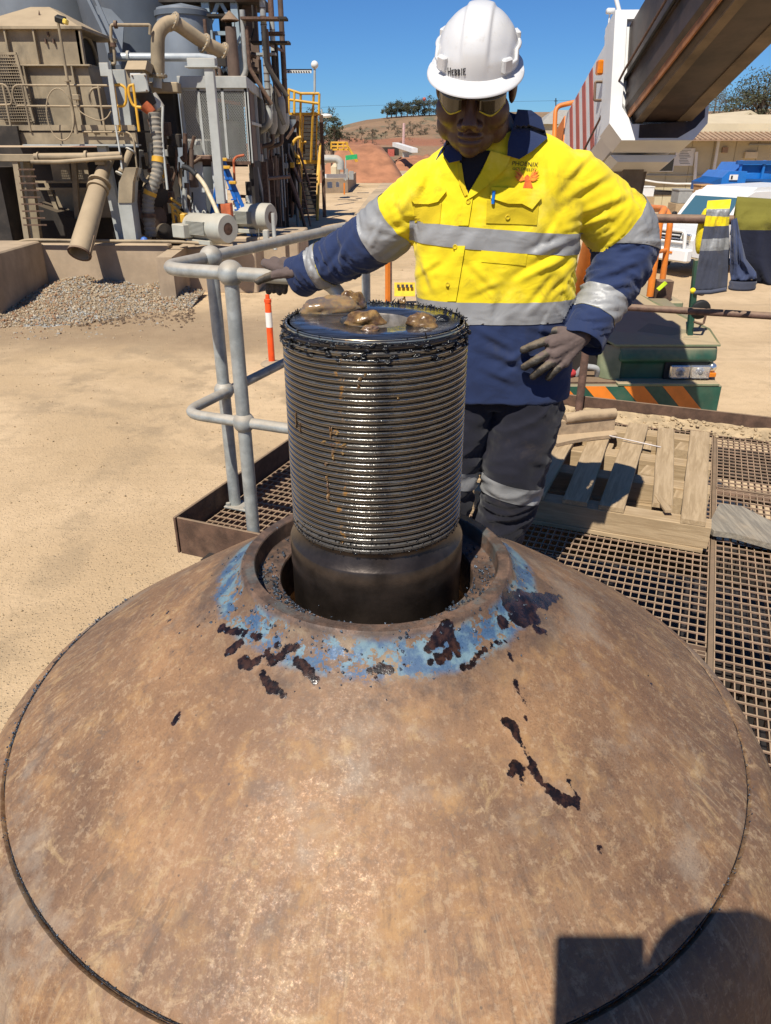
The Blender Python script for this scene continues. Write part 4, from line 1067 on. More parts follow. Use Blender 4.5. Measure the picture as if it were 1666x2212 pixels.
for s in (-1, 1):
    for k in range(6):
        a0 = radians(196-k*15) if s < 0 else radians(-16+k*15); L = 16+k*2.6; a0 += 0
        bx, by = ex+s*4, ey-2; tx, ty = bx+cos(a0)*L*1.15, by-sin(a0)*L*.95-4; nx, ny = -(ty-by)/L*2.6, (tx-bx)/L*2.6
        drape([(bx, by), ((bx+tx)/2+nx, (by+ty)/2+ny), (tx, ty), ((bx+tx)/2-nx, (by+ty)/2-ny)], .0035, .0006, 'emblem', m_or2 if k % 2 else m_or, so, step=6)

# ---------------------------------------------------------------- trousers
tb = MB()
def leg(pts, rs):
    P = []; R_ = []
    for i in range(len(pts)-1):
        for k in range(6): P.append(pts[i].lerp(pts[i+1], k/6)); R_.append(rs[i]+(rs[i+1]-rs[i])*k/6)
    P.append(pts[-1]); R_.append(rs[-1]); tb.tube(P, R_, 24); return P
LL = leg([W(1148, 800, 2.46), W(1140, 880, 2.44), W(1112, 1010, 2.41), W(1098, 1090, 2.44), Vector((.37, 2.50, .07))], [.115, .122, .112, .104, .095])
RLg = leg([W(1004, 800, 2.46), W(990, 880, 2.45), W(966, 1010, 2.43), W(960, 1090, 2.45), Vector((.17, 2.53, .07))], [.115, .118, .110, .102, .095])
a = W(925, 800, 2.46); b = W(1228, 800, 2.46); c = (a+b)/2
tb.loft([sup(c+Vector((0, 0, dz)), (b-a).length/2*k, .125*k, .125*k, c.z+dz) for dz, k in ((.12, .97), (.05, .98), (0, .97), (-.06, .93), (-.11, .8))])
tro = fuse(tb, .007, 8, .5)
NN = [v.normal.copy() for v in tro.vertices]
for v, vn in zip(tro.vertices, NN):
    p = v.co.copy(); w = Vector((nz(p, 5, 1), nz(p, 5, 2), nz(p, 5, 3)))
    a = nz((p.x*6+w.x*1.5, p.y*6, p.z*17-p.x*7+w.y), 1, 2); b = nz((p.x*9, p.y*9, p.z*36+p.x*12+w.x*2), 1, 5)
    v.co = p+vn*(.013*(.4-abs(a)*1.6)+.004*b)
bm = bmesh.new(); bm.from_mesh(tro)
for (P, px0, px1) in ((LL, 1, 0), (RLg, 1, 0)): pass
zt, zb = W(1100, 1030, 2.33).z, W(1100, 1068, 2.33).z
for z in (zt, zb): bmesh.ops.bisect_plane(bm, geom=bm.verts[:]+bm.edges[:]+bm.faces[:], plane_co=(.3, 2.33, z), plane_no=(.22, .1, 1), dist=1e-5)
f2 = lambda c, z: (c-Vector((.3, 2.33, z))).dot(Vector((.22, .1, 1)))
for f in bm.faces:
    c = f.calc_center_median(); f.smooth = True; f.material_index = 1 if f2(c, zt) < 0 and f2(c, zb) > 0 else 0
tp = bm.copy(); bmesh.ops.delete(tp, geom=[f for f in tp.faces if f.material_index != 1], context='FACES'); tp.normal_update()
for v in tp.verts: v.co += v.normal*.002
mt2 = bpy.data.meshes.new('reflective_tape'); tp.to_mesh(mt2); tp.free(); mt2.materials.append(m_tape)
for p in mt2.polygons: p.material_index = 0
mtr = bpy.data.meshes.new('trousers'); bm.to_mesh(mtr); bm.free(); mtr.materials.append(m_trou); mtr.materials.append(m_trou)
to = link('trousers', mtr, wk); link('reflective_tape', mt2, to)
m_boot = pbr('boot_leather', (.05, .035, .022), .6, vary=.3, vs=20, dust=.5, ds=8)
for (x, y) in ((.37, 2.50), (.17, 2.53)):
    m = MB(); m.sphere((x, y, .09), (.055, .06, .09), 14, 10); m.sphere((x, y-.09, .045), (.05, .10, .045), 14, 10); m.box((x, y-.05, .012), (.09, .26, .022), None, .006)
    me = fuse(m, .008, 4); me.materials.clear(); me.materials.append(m_boot); link('boot', me, wk)

# ---------------------------------------------------------------- head
HATC = W(1029, 170, 2.335)
HR = (Matrix.Rotation(radians(-11), 3, 'Z') @ Matrix.Rotation(radians(24), 3, 'X') @ Matrix.Rotation(radians(3), 3, 'Y'))
HC = HATC+HR@Vector((0, .004, -.017)); HS = 1.21
def hp(x, y, z): return HC+HR@Vector((x*HS, y*HS, z*HS))
def hw(v): return HATC+HR@(v*.94)
hb = MB()
def he(c, r, n=20): hb.sphere(hp(*c), tuple(k*HS for k in r), n, n*2//3, HR)
he((0, .018, .045), (.078, .098, .092)); he((0, -.030, -.040), (.075, .070, .074)); he((0, -.050, -.085), (.056, .048, .044)); he((0, -.078, -.104), (.026, .024, .022))
for s in (-1, 1):
    he((s*.046, -.058, -.030), (.037, .038, .038)); he((s*.055, -.03, -.072), (.028, .038, .038)); he((s*.016, -.104, -.047), (.014, .014, .012)); he((s*.032, -.084, .020), (.032, .018, .012))
    he((s*.083, .018, -.008), (.010, .026, .034)); he((s*.087, .024, .008), (.007, .020, .018))
hb.tube([hp(0, -.088, .012), hp(0, -.106, -.018), hp(0, -.122, -.042)], [.013, .016, .022], 14)
he((0, -.092, -.071), (.029, .016, .009)); he((0, -.090, -.086), (.026, .015, .010))
hb.tube([hp(0, .02, -.04), W(1066, 290, 2.43), W(1078, 345, 2.46)], [.064, .066, .075], 22)
body = fuse(hb, .0035, 4, .45)
for v in body.vertices:                          # mouth line and eye hollows
    q = HR.inverted()@(v.co-HC)/HS
    if q.y < -.05:
        m_ = math.exp(-((q.z+.0785)/.0028)**2)*max(0, 1-(abs(q.x)/.032)**4); v.co += HR@Vector((0, .0055*m_, 0))
        for s in (-1, 1):
            e = math.exp(-(((q.x-s*.032)/.016)**2+((q.z-.002)/.011)**2)); v.co += HR@Vector((0, .006*e, 0))
body.materials.clear(); body.materials.append(m_skin); bo = link('head', body, wk)
# eyes, hair
for s in (-1, 1): m = MB(); m.sphere(hp(s*.032, -.078, .0), .0125, 14, 10); m.build('eye', pbr('eye', (.32, .28, .24), .2), bo)
m = MB()
m.lathe([(.0815*sin(t), .0815*cos(t)) for t in [radians(35+i*8) for i in range(11)]], 40, hp(0, .028, .045), HR@Matrix.Diagonal((1.0*HS, 1.22*HS, 1.16*HS)), radians(-28), radians(208)); m.build('hair', m_hair, bo)
# safety glasses
gl = None
m_lens = NT('shaded_amber_lens'); m_lens.b.inputs['Coat Weight'].default_value = .6; m_lens = m_lens.done((.035, .027, .012), .10, .0)  # amber lens coloured dark for the shade of the brim
m_glint = NT('yellow_glint').done((.42, .33, .015), .2)  # yellow strip paints the sunlit glint along the lower lens
m_frame = pbr('glasses_frame', (.02, .02, .02), .3)
for s in (-1, 1):
    m = MB()
    def fn(i, j):
        a = radians(8+i*5.2); k = j/7; h = .019-.007*abs(i/11-.4); x = s*(.010+.068*sin(a)); y = -.126+.072*(1-cos(a))*1.1+.004*k; return hp(x, y, .018-h*2*k*(.75+.25*sin(pi*min(1, i/10))))
    m.grid(fn, 12, 8); me = baked(m.mesh('lens', m_lens), [('SOLIDIFY', dict(thickness=.002))]); me.materials.clear(); me.materials.append(m_lens); g = link('safety_glasses' if gl is None else 'lens', me, wk if gl is None else gl); gl = gl or g
    def fn2(i, j):
        p_ = fn(i, 6.3+j*.35); return p_+HR@Vector((0, -.0016, -.0006))
    m = MB(); m.grid(fn2, 12, 3); me = baked(m.mesh('lens_glint', m_glint), [('SOLIDIFY', dict(thickness=.0015))]); me.materials.clear(); me.materials.append(m_glint); link('lens_glint', me, gl)
    m = MB(); m.tube([hp(s*.010, -.124, .018)]+[hp(s*(.010+.068*sin(radians(8+i*5.2))), -.127+.072*(1-cos(radians(8+i*5.2)))*1.1, .019) for i in range(12)]+[hp(s*.084, .01, .014)], .0022, 7); m.build('frame', m_frame, gl)
# ---------------------------------------------------------------- hard hat

def hatp(a, f):                                   # a: 0 = front; f: 0 rim .. 1 crown
    ex_, ey_, ez_ =   .1165, .142, .138; t = f*pi/2
    rx, ry = ex_*cos(t)**.86 if f < 1 else 0, ey_*cos(t)**.86 if f < 1 else 0
    x = rx*sin(a); y = -ry*cos(a); z = .045+ez_*sin(t)
    band = 1/(1+math.exp((abs(x)-.036)/.0016)); k = .0048*band*min(1, f/.30)*(1 if y < .06 else .6)
    pan = 1/(1+math.exp((abs(x)-.088)/.003)) - band; k += -.0022*pan*min(1, max(0, f-.18)/.12)
    n = Vector((x/ex_**2, y/ey_**2, (z-.045)/ez_**2+1e-6)).normalized(); return Vector((x, y, z))+n*k
def hatmesh():
    m = MB(); NA, NF = 128, 40
    def fn(i, j): return hw(hatp(2*pi*i/NA, .9995*j/(NF-1)))
    m.grid(fn, NA, NF, True, True); return m
ho = hatmesh().build('hard_hat', m_hat, wk); ho['label'] = 'white hard hat with handwritten lettering'
HBV = BVHTree.FromPolygons(hatmesh().v, hatmesh().f)
def brim():
    m = MB(); NA = 128
    def prof(a):
        fr = max(0, cos(a)); pk = .014+.040*fr**1.5+.004*max(0, -cos(a)); dz = -.007-.012*fr**2.0+.012*abs(sin(a))**6*0
        return pk, dz
    def fn(i, j):
        a = 2*pi*i/NA; pk, dz = prof(a); s = (0, .02, .5, .94, 1.0, 1.0, .94, .5, .0)[j]; lo = (0, 0, 0, 0, -.0015, -.0042, -.0055, -.004, -.006)[j]
        if i*0 == 0 and j in (3,): lo += .0012
        r = Vector((.1165*sin(a), -.142*cos(a), 0)); n = Vector((sin(a)/.1165, -cos(a)/.142, 0)).normalized()
        # squared-off peak
        p = r+n*pk*s; 
        return hw(Vector((p.x*(1+.07*s*max(0, cos(a))**.5*abs(sin(a))), p.y, .0455+dz*s**1.2+lo)))
    m.grid(fn, NA, 9, True, True); return m
br_o = brim().build('brim', m_hat, ho)
# rain gutter ridge, accessory lugs
m = MB(); m.tube([hw(hatp(radians(a), .12+.11*(abs(a-180)/180 < .62 and 1 or 0)*sin(radians(abs(a-180))*.8))+Vector((sin(radians(a))*.004, -cos(radians(a))*.004, 0))) for a in range(52, 309, 4)], .0052, 10); m.build('gutter', m_hat, ho)
for s in (-1, 1):
    a = radians(47*s); p = hw(hatp(a, .13)+Vector((sin(a)*.006, -cos(a)*.006, 0))); part('lug', m_hat, ho, lambda m: m.box(p, (.030, .016, .034), HR@Matrix.Rotation(-a*-1, 3, 'Z'), .004))
    a = radians(112*s); p = hw(hatp(a, .27)+Vector((sin(a)*.004, -cos(a)*.004, 0))); part('lug', m_hat, ho, lambda m: m.box(p, (.030, .012, .02), HR@Matrix.Rotation(a, 3, 'Z'), .003))
    part('slot', m_frame, ho, lambda m: m.box(p+HR@Vector((sin(a)*.0056, -cos(a)*.006, 0)), (.012, .003, .006), HR@Matrix.Rotation(a, 3, 'Z')))
# handwritten name on the front
LET = {'H': [[(0, 0), (.08, 1)], [(.5, 0), (.5, 1)], [(.0, .55), (.55, .45)]], 'E': [[(.5, .05), (0, .1), (.05, .95), (.55, .9)], [(0, .5), (.4, .45)]], 'B': [[(0, 0), (.05, 1)], [(0, .05), (.45, .15), (.4, .4), (.1, .5), (.5, .65), (.45, .9), (.05, 1)]], 'I': [[(.2, 0), (.2, 1)]]}
x = 968.0
for ch, w, h0_ in (('H', 7.5, 0), ('E', 5.5, .25), ('B', 6, .2), ('B', 6, .2), ('I', 4, .1), ('E', 6.2, .05)):
    m = MB()
    for stv in LET[ch]:
        P = []
        for (u, v) in stv:
            d = ray(x+u*w*1.5, 146+17*(h0_+(1-h0_)*v)); hh = HBV.ray_cast(Vector((0, 0, H)), d.normalized())
            if hh[0] is not None: P.append(hh[0]+hh[1]*.0006*(1 if hh[1].dot(d) < 0 else -1))
        if len(P) > 1: m.tube(P, .0013, 6)
    if m.v: m.build('lettering', m_ink, ho)
    x += w+.9

# ---------------------------------------------------------------- gloved hands
def hand(fingers, palm, name, tipfrac=.5):
    m = MB(); segs = []
    for P, r in fingers:
        P = [Vector(p) for p in P]; Q = bend(P, .02, 5) if len(P) > 2 else P
        n = len(Q); rr = [r*(1.12-.30*i/(n-1)) for i in range(n)]; m.tube(Q, rr, 12); m.sphere(Q[-1], rr[-1], 12, 8); m.sphere(Q[0], rr[0], 12, 8); segs.append(Q)
    for (c, q, r) in palm: m.tube([c, q], [r[0], r[1]], 16); m.sphere(c, r[0], 14, 10); m.sphere(q, r[1], 14, 10)
    me = fuse(m, .0032, 4, .5)
    me.materials.clear(); me.materials.append(m_glove); me.materials.append(m_gtip)
    for p in me.polygons:
        c = p.center; best = 9; tt = 0
        for Q in segs:
            for i in range(len(Q)-1):
                for k in range(4):
                    d = (Q[i].lerp(Q[i+1], k/4)-c).length
                    if d < best: best = d; tt = (i+k/4)/(len(Q)-1)
        wob = .14*nz(c, 60)
        p.material_index = 1 if (best < .022 and tt+wob > tipfrac) else 0; p.use_smooth = True
    NN = [v.normal.copy() for v in me.vertices]
    for v, vn in zip(me.vertices, NN): v.co += vn*(.0012*nz(v.co, 70)+.0008*nz(v.co, 160))
    o = link(name, me, wk); return o
# left hand on the hip: back of the hand to the camera
wr = W(1256, 726, 2.335); kn = [W(1190, 734, 2.29), W(1190, 758, 2.283), W(1203, 774, 2.285), W(1219, 781, 2.295)]
tips = [[W(1158, 744, 2.272), W(1131, 756, 2.288)], [W(1155, 780, 2.262), W(1133, 793, 2.285)], [W(1172, 797, 2.265), W(1152, 813, 2.285)], [W(1200, 800, 2.278), W(1185, 816, 2.29)]]
F4 = [([wr.lerp(k, .72), k]+t, .0152 if i < 3 else .0138) for i, (k, t) in enumerate(zip(kn, tips))]
F4.append(([W(1236, 720, 2.325), W(1205, 712, 2.335), W(1180, 722, 2.345)], .0145))
hand(F4, [(wr, kn[0].lerp(kn[1], .3), (.029, .021)), (wr, kn[1].lerp(kn[2], .4), (.031, .022)), (wr, kn[3], (.028, .020))], 'glove', .50)
# right hand resting on the galvanised rail
rail = lambda px: UV(0, 0, 0)
def onrail(u, dz=0, dv=0): return UV(u, cv+dv, TZ+dz)
u_k = uvof(W(600, 586, 2.66))[0]
wr2 = W(652, 594, 2.645)
F5 = []
for i in range(4):
    u = u_k-.012-.022*i+.0; top = onrail(u, R1+.016, -.018+.012*i*.3); F5.append(([wr2.lerp(top, .62), onrail(u, R1+.019, .01), onrail(u-.004, R1+.006, .045), onrail(u-.006, -.030, .05), onrail(u-.004, -.055-.006*(i % 2), .036)], .0142))
F5.append(([W(632, 590, 2.60), W(598, 592, 2.61), W(575, 600, 2.625), W(558, 608, 2.63)], .0152))
hand(F5, [(wr2, onrail(u_k+.01, R1+.022, 0), (.027, .022)), (wr2, onrail(u_k-.035, R1+.02, .01), (.026, .021)), (wr2, W(622, 588, 2.61), (.024, .02))], 'glove', .45)
# ================================================================ mobile crane
m_green = pbr('crane_green', (.018, .085, .055), .45, 0, vary=.25, vs=6, dust=.55, ds=2.5, rust=.12, grime=.25)
m_greend = pbr('crane_green_dusty', (.17, .20, .115), .6, 0, vary=.25, vs=4, dust=.75, ds=2.0, rust=.08)
m_orange = pbr('crane_orange', (.72, .20, .02), .45, 0, vary=.15, vs=5, dust=.15, ds=4, rust=.06, grime=.2)
m_white = pbr('crane_white', (.70, .70, .68), .4, 0, vary=.08, vs=3, dust=.15, ds=5, rust=.05, grime=.2)
m_redst = pbr('faded_red', (.42, .10, .07), .5, 0, vary=.2, vs=5)
m_boom = pbr('boom_steel', (.060, .040, .031), .5, .25, vary=.5, vs=5, rust=.2, rustc=(.10, .045, .022), ds=4, grime=.5)
m_tanst = pbr('boom_underside', (.17, .125, .08), .7, .05, vary=.4, vs=4, rust=.25, ds=3, grime=.4)
m_black = pbr('black_rubber', (.012, .012, .012), .7, vary=.3, vs=12)
m_chrome = pbr('headlamp_chrome', (.75, .75, .72), .18, .9, vary=.1)
m_amber = pbr('amber_lamp', (.70, .20, .01), .25)
m_glass = NT('lamp_glass'); m_glass.b.inputs['Transmission Weight'].default_value = .85; m_glass = m_glass.done((.9, .9, .9), .08)
cw = thing('mobile_crane', 'green and orange pick and carry crane with white boom and striped bumper', 'crane', Vector((2.45, 8.6, GZ)))
Yf = 7.45
def wx(px, py, Y): return W(px, py, Y)
zl = lambda py, Y=Yf: W(1450, py, Y).z
x0, x1 = W(1338, 790, Yf).x, W(1551, 790, Yf).x
zt_, zm, zb_, zk = zl(752), zl(786), zl(824), zl(829)
def nose(m, xa, xb, fl):
    # section in Y-z, swept in x with a rounded outer corner
    prof = [(Yf+.10, zb_), (Yf+.10, zm), (Yf+.02, zm+.01), (Yf+.06, zt_), (Yf+.30, zt_+.10), (Yf+1.7, zt_+.19), (Yf+1.7, GZ+.5), (Yf+.1, GZ+.5)]
    m.prism([Vector((xa, y, z)) for y, z in prof], (xb-xa, 0, 0))
def nose_r(xa, xb):
    mm = MB(); nose(mm, xa, xb, 1); me = baked(mm.mesh('nose', m_green), [('BEVEL', dict(width=.07, segments=3, limit_method='ANGLE', angle_limit=radians(30)))]); me.materials.clear(); me.materials.append(m_green); me.set_sharp_from_angle(angle=radians(35)); return link('nose', me, cw)
nose_r(x0, x1)
hd = part('hood', m_greend, cw, lambda m: m.prism([Vector((x0-.05, Yf+.05, zt_+.004)), Vector((x1+.01, Yf+.05, zt_+.004)), Vector((x1-.02, Yf+.30, zt_+.11)), Vector((x1-.34, Yf+1.75, zt_+.21)), Vector((x0-.75, Yf+1.75, zt_+.21)), Vector((x0-.3, Yf+.32, zt_+.115))], (0, 0, .02)))
part('nose', m_green, cw, lambda m: nose(m, .75, 1.55, -1))
part('cab_recess', m_dark, cw, lambda m: (m.box((1.97, Yf+1.2, (zb_+zt_)/2+.03), (.86, 1.6, zt_-zb_+.06)),))
part('recess_trim', m_orange, cw, lambda m: m.box(((1.97), Yf+.36, zt_+.055), (.84, .06, .035), None, .006))
# rolled inner edge of the nose
part('rolled_edge', m_greend, cw, lambda m: m.lathe([(.18, zb_), (.18, zt_-.05), (.15, zt_)], 16, (x0+.02, Yf+.24, 0), None, radians(180), radians(275)))
part('ledge', m_greend, cw, lambda m: m.box(((x0+x1)/2+.005, Yf+.03, zb_-.012), (x1-x0+.03, .22, .03), None, .006))
part('shelf', m_rustst, cw, lambda m: m.box((1.97, Yf+.25, zb_-.02), (.9, .5, .03)))
# bumper with hazard stripes
bz0, bz1 = zl(886), zk
bx0, bx1 = .85, W(1556, 850, Yf-.06).x
bp_ = part('bumper', m_green, cw, lambda m: m.box(((bx0+bx1)/2, Yf-.02, (bz0+bz1)/2-.03), (bx1-bx0, .10, bz1-bz0+.06), None, .008))
w = .205; hgt_ = bz1-bz0+.05; xx = bx1-.085
while xx > bx0+.5:
    part('stripe', m_orange, bp_, lambda m: m.prism([Vector((xx, Yf-.0725, bz0-.055)), Vector((xx-w, Yf-.0725, bz0-.055)), Vector((xx-w-hgt_*.95, Yf-.0725, bz1-.004)), Vector((xx-hgt_*.95, Yf-.0725, bz1-.004))], (0, -.0015, 0)))
    xx -= w*1.93
# headlamps
def lamp(pxa, pxb, pya, pyb):
    a = W(pxa, pya, Yf+.05); b = W(pxb, pyb, Yf+.05); c = (a+b)/2; sx, sz = abs(b.x-a.x), abs(b.z-a.z)
    h = part('headlight', m_chrome, cw, lambda m: m.box((c.x, Yf+.06, c.z), (sx, .05, sz), None, .012))
    part('reflector', m_chrome, h, lambda m: m.lathe([(.0, .02), (min(sx, sz)*.28, .012), (min(sx, sz)*.46, -.012)], 20, (c.x, Yf+.035, c.z), Matrix.Rotation(radians(90), 3, 'X')))
    part('bulb', m_glass, h, lambda m: m.sphere((c.x, Yf+.022, c.z), .026, 12, 8))
    part('lens', m_glass, h, lambda m: m.box((c.x, Yf+.012, c.z), (sx*.9, .006, sz*.88), None, .003))
    return h
lamp(1449, 1488, 789, 817); lamp(1492, 1530, 789, 817)
part('lamp_surround', m_black, cw, lambda m: m.box(((W(1490, 800, Yf).x), Yf+.085, zl(803)), (.46, .03, .20), None, .004))
part('marker_lamp', m_chrome, cw, lambda m: m.lathe([(.0, .03), (.03, .025), (.045, .005), (.047, -.02)], 18, W(1539, 794, Yf+.05), Matrix.Rotation(radians(90), 3, 'X')))
part('indicator', m_amber, cw, lambda m: m.box(W(1536, 809, Yf+.04), (.09, .05, .045), None, .006))
# things lying on the shelf
tag(MB().sphere(Vector((1.88, Yf+.2, zb_+.035)), (.12, .08, .05), 14, 8).build('folded_cloth', pbr('red_cloth', (.50, .04, .04), .9, bump=.6, bs=30)), 'bundled red rag lying on the shelf of the crane', 'rag')
tag(MB().tube(bend([Vector((2.0, Yf+.2, zb_+.01)), Vector((2.05, Yf+.15, zb_+.12)), Vector((2.2, Yf+.15, zb_+.10)), Vector((2.22, Yf+.2, zb_+.0))], .05), .03, 10).build('rolled_blanket', pbr('grey_felt', (.33, .33, .32), .95, bump=.5, bs=40)), 'rolled grey felt blanket on the crane shelf beside the red rag', 'blanket')
# green post with mirror at the corner of the hood
gp0, gp1 = W(1489, 728, Yf+.25), W(1506, 560, Yf+.15)
part('mirror_post', m_green, cw, lambda m: (m.bar(gp0, gp1, .055, .055, (0, 1, 0), .004), m.box(gp0, (.16, .12, .03), None, .004)))
mr = W(1512, 668, Yf+.2)
mo = part('mirror', m_black, cw, lambda m: m.lathe([(.0, -.05), (.07, -.04), (.098, -.01), (.10, .02), (.09, .03), (0, .03)], 22, mr, Matrix.Rotation(radians(105), 3, 'X')))
for py in (632, 695):
    q = W(1510, py, Yf+.15); part('mirror_bracket', m_rustst, mo, lambda m: m.tube(bend([q+Vector((-.05, 0, 0)), q+Vector((.02, 0, -.02)), q+Vector((.05, 0, -.02)), q+Vector((.06, 0, .12))], .03), .012, 8))
# deck, louvres, hand rail and ladder on the far side
dz = W(1400, 676, 9.6).z
part('deck', m_greend, cw, lambda m: m.box((3.0, 9.9, (W(1400, 640, 9.6).z+GZ+.4)/2), (1.25, 1.3, W(1400, 640, 9.6).z-GZ-.4), None, .02))
for k in range(5): part('louvre', m_green, cw, lambda m: m.box((W(1395, 652+6*k, 9.24).x-.12, 9.23, W(1395, 652+6*k, 9.24).z), (.7, .03, .022), (radians(-35), 0, 0)))
def orail(pts, r=.028): part('hand_rail', m_orange, cw, lambda m: m.tube(bend(pts, .10), r, 10))
orail([W(1404, 640, 9.25), W(1427, 466, 9.25), W(1437, 452, 9.45), W(1400, 449, 10.2), W(1330, 449, 10.8)], .042)
orail([W(1428, 628, 9.45), W(1449, 475, 9.45), W(1440, 455, 9.7), W(1427, 452, 10.0)], .036)
orail([W(1416, 545, 9.25), W(1440, 540, 9.45)], .025)
part('reflector_strip', pbr('lime_reflector', (.55, .75, .02), .5), cw, lambda m: m.bar(W(1421, 626, 9.2), W(1439, 610, 9.2), .05, .03))
part('step_plate', m_rustst, cw, lambda m: m.box(W(1428, 655, 9.35), (.18, .16, .55), None, .006))
for x in (1.05, 3.45):
    for y in (8.55, 11.6):
        wh = part('wheel', m_black, cw, lambda m: m.lathe([(.25, -.2), (.5, -.22), (.6, -.17), (.62, 0), (.6, .17), (.5, .22), (.25, .2)], 32, (x, y, GZ+.62), Matrix.Rotation(radians(90), 3, 'Y')))
        part('rim', m_orange, wh, lambda m: m.lathe([(.0, .1), (.22, .12), (.26, .2), (.27, 0)], 24, (x+(.02 if x > 2 else -.02), y, GZ+.62), Matrix.Rotation(radians(90 if x > 2 else -90), 3, 'Y')))
part('chassis', m_green, cw, lambda m: m.box((2.2, 10.6, GZ+.85), (1.7, 5.0, .5), None, .03))
# boom
O = Vector((0, 0, H))+ray(1350, 262)*5.4
ba = Vector((-.035, -.954, .297)).normalized(); bx_ = Vector((1, -.036, 0)).normalized(); bn_ = bx_.cross(ba).normalized()
if bn_.z < 0: bn_ = -bn_
def B(s, x, n): return O+ba*s+bx_*x+bn_*n
BW, BH = .47, .64
def bsec(m, s0, s1, pts): m.loft([[B(s0, x, n) for x, n in pts], [B(s1, x, n) for x, n in pts]], True, False)
ib = part('boom_section', m_boom, cw, lambda m: bsec(m, -.9, 6.5, [(0, .10), (.07, 0), (BW-.07, 0), (BW, .10), (BW, BH), (0, BH)]))
part('wear_strip', pbr('rust_strip', (.34, .14, .05), .6, .2, vary=.4, vs=8, grime=.4), ib, lambda m: m.bar(B(-.1, .026, .046), B(6.4, .026, .046), .012, .05, bn_))
part('wear_strip', m_tanst, ib, lambda m: m.bar(B(-.1, .10, -.004), B(6.4, .10, -.004), .06, .012, bn_))
part('wear_strip', m_tanst, ib, lambda m: m.bar(B(-.1, BW-.05, .0), B(6.4, BW-.05, .0), .10, .014, bn_))
part('side_seam', m_boom, ib, lambda m: m.bar(B(-.1, -.006, .30), B(6.4, -.006, .30), .016, .03, bn_))
part('hose', m_black, ib, lambda m: m.tube([B(-.05, -.02, .28), B(2, -.022, .33), B(6.4, -.02, .36)], .011, 8))
part('wire_rope', m_rustpipe, ib, lambda m: m.tube([B(6.4, -.04, .62), B(.1, -.05, .30), B(-.6, -.16, -.02), B(-2.2, -.2, -.35)], .008, 6))
ob = part('outer_boom', m_white, cw, lambda m: bsec(m, -4.6, -.02, [(-.07, .02), (0, -.09), (BW, -.09), (BW+.07, .02), (BW+.07, BH+.06), (-.07, BH+.06)]))
fl = [(-.115, -.02), (-.02, -.135), (BW+.02, -.135), (BW+.115, -.02), (BW+.115, BH+.09), (-.115, BH+.09)]; inn = [(-.03, .09), (.05, -.025), (BW-.05, -.025), (BW+.03, .09), (BW+.03, BH+.03), (-.03, BH+.03)]
def collar_(m):
    for s in range(6):
        t = (s+1) % 6; vs = [B(-.26, *fl[s]), B(-.26, *fl[t]), B(.02, *fl[t]), B(.02, *fl[s]), B(-.26, *inn[s]), B(-.26, *inn[t]), B(.02, *inn[t]), B(.02, *inn[s])]
        m.add(vs, [(0, 1, 2, 3), (7, 6, 5, 4), (3, 2, 6, 7), (0, 4, 5, 1)])
part('boom_collar', m_white, ob, collar_)
part('wear_pad', m_black, ob, lambda m: bsec(m, -.18, -.02, [(.05, -.02), (BW-.05, -.02), (BW+.02, .09), (BW+.02, .13), (BW-.06, .05), (.06, .05), (-.02, .13), (-.02, .09)]))
part('grease_smear', m_boom, ob, lambda m: bsec(m, .021, .024, [(.10, -.12), (.38, -.12), (BW+.03, -.05), (BW+.09, .02), (BW+.09, .2), (BW+.04, .22), (BW+.035, .09), (BW-.03, -.01), (.1, -.03)]))
part('lower_plate', m_white, ob, lambda m: bsec(m, -.55, -.30, [(-.02, -.14), (BW+.02, -.14), (BW-.04, -.19), (.04, -.19)]))
for k in range(4):
    part('hazard_stripe', m_redst, ob, lambda m: m.prism([B(-.62-.26*k, -.0725, .03), B(-.75-.26*k, -.0725, .03), B(-.95-.26*k, -.0725, BH+.05), B(-.82-.26*k, -.0725, BH+.05)], bx_*-.002))
part('boom_rear', m_orange, ob, lambda m: bsec(m, -3.4, -1.95, [(-.078, .015), (0, -.098), (BW, -.098), (BW+.078, .015), (BW+.078, BH+.068), (-.078, BH+.068)]))
part('boom_lamp', m_amber, ob, lambda m: m.box(B(-.35, -.12, .50), (.05, .08, .10), None, .012))
part('grab_handle', m_white, ob, lambda m: m.tube(bend([B(.0, -.06, BH+.02), B(.0, -.12, BH+.20), B(-.0, .25, BH+.22)], .05), .016, 8))
part('bracket', m_rustst, ob, lambda m: m.tube(bend([B(-.30, -.08, .25), B(-.30, -.16, .25), B(-.30, -.16, .38), B(-.30, -.08, .38)], .01), .01, 6, ))
part('orange_handle', m_orange, ob, lambda m: m.tube(bend([B(-1.75, -.1, -.05), B(-1.75, -.2, .1), B(-1.75, -.2, .72), B(-1.75, -.02, .76)], .06), .022, 8))
part('boom_lug', m_tanst, ob, lambda m: m.prism([B(-.9, .14, -.10), B(-.45, .14, -.10), B(-.62, .14, -.46), B(-.80, .14, -.46)], bx_*.16))
part('ram_bracket', m_tanst, ob, lambda m: m.prism([B(-1.5, .10, -.1), B(-.75, .10, -.1), B(-.95, .10, -.5), B(-1.2, .10, -.55)], bx_*.3))
part('lift_ram', m_orange, cw, lambda m: m.cyl(W(1246, 680, 8.3), W(1302, 455, 7.3), .115, 20))
part('antenna', m_white, cw, lambda m: (m.tube([W(1305, 145, 6.6), W(1318, 24, 6.6)], .006, 6), m.box(W(1319, 24, 6.6), (.06, .05, .035), None, .006), m.box(W(1311, 80, 6.6), (.03, .03, .035), None, .004)))

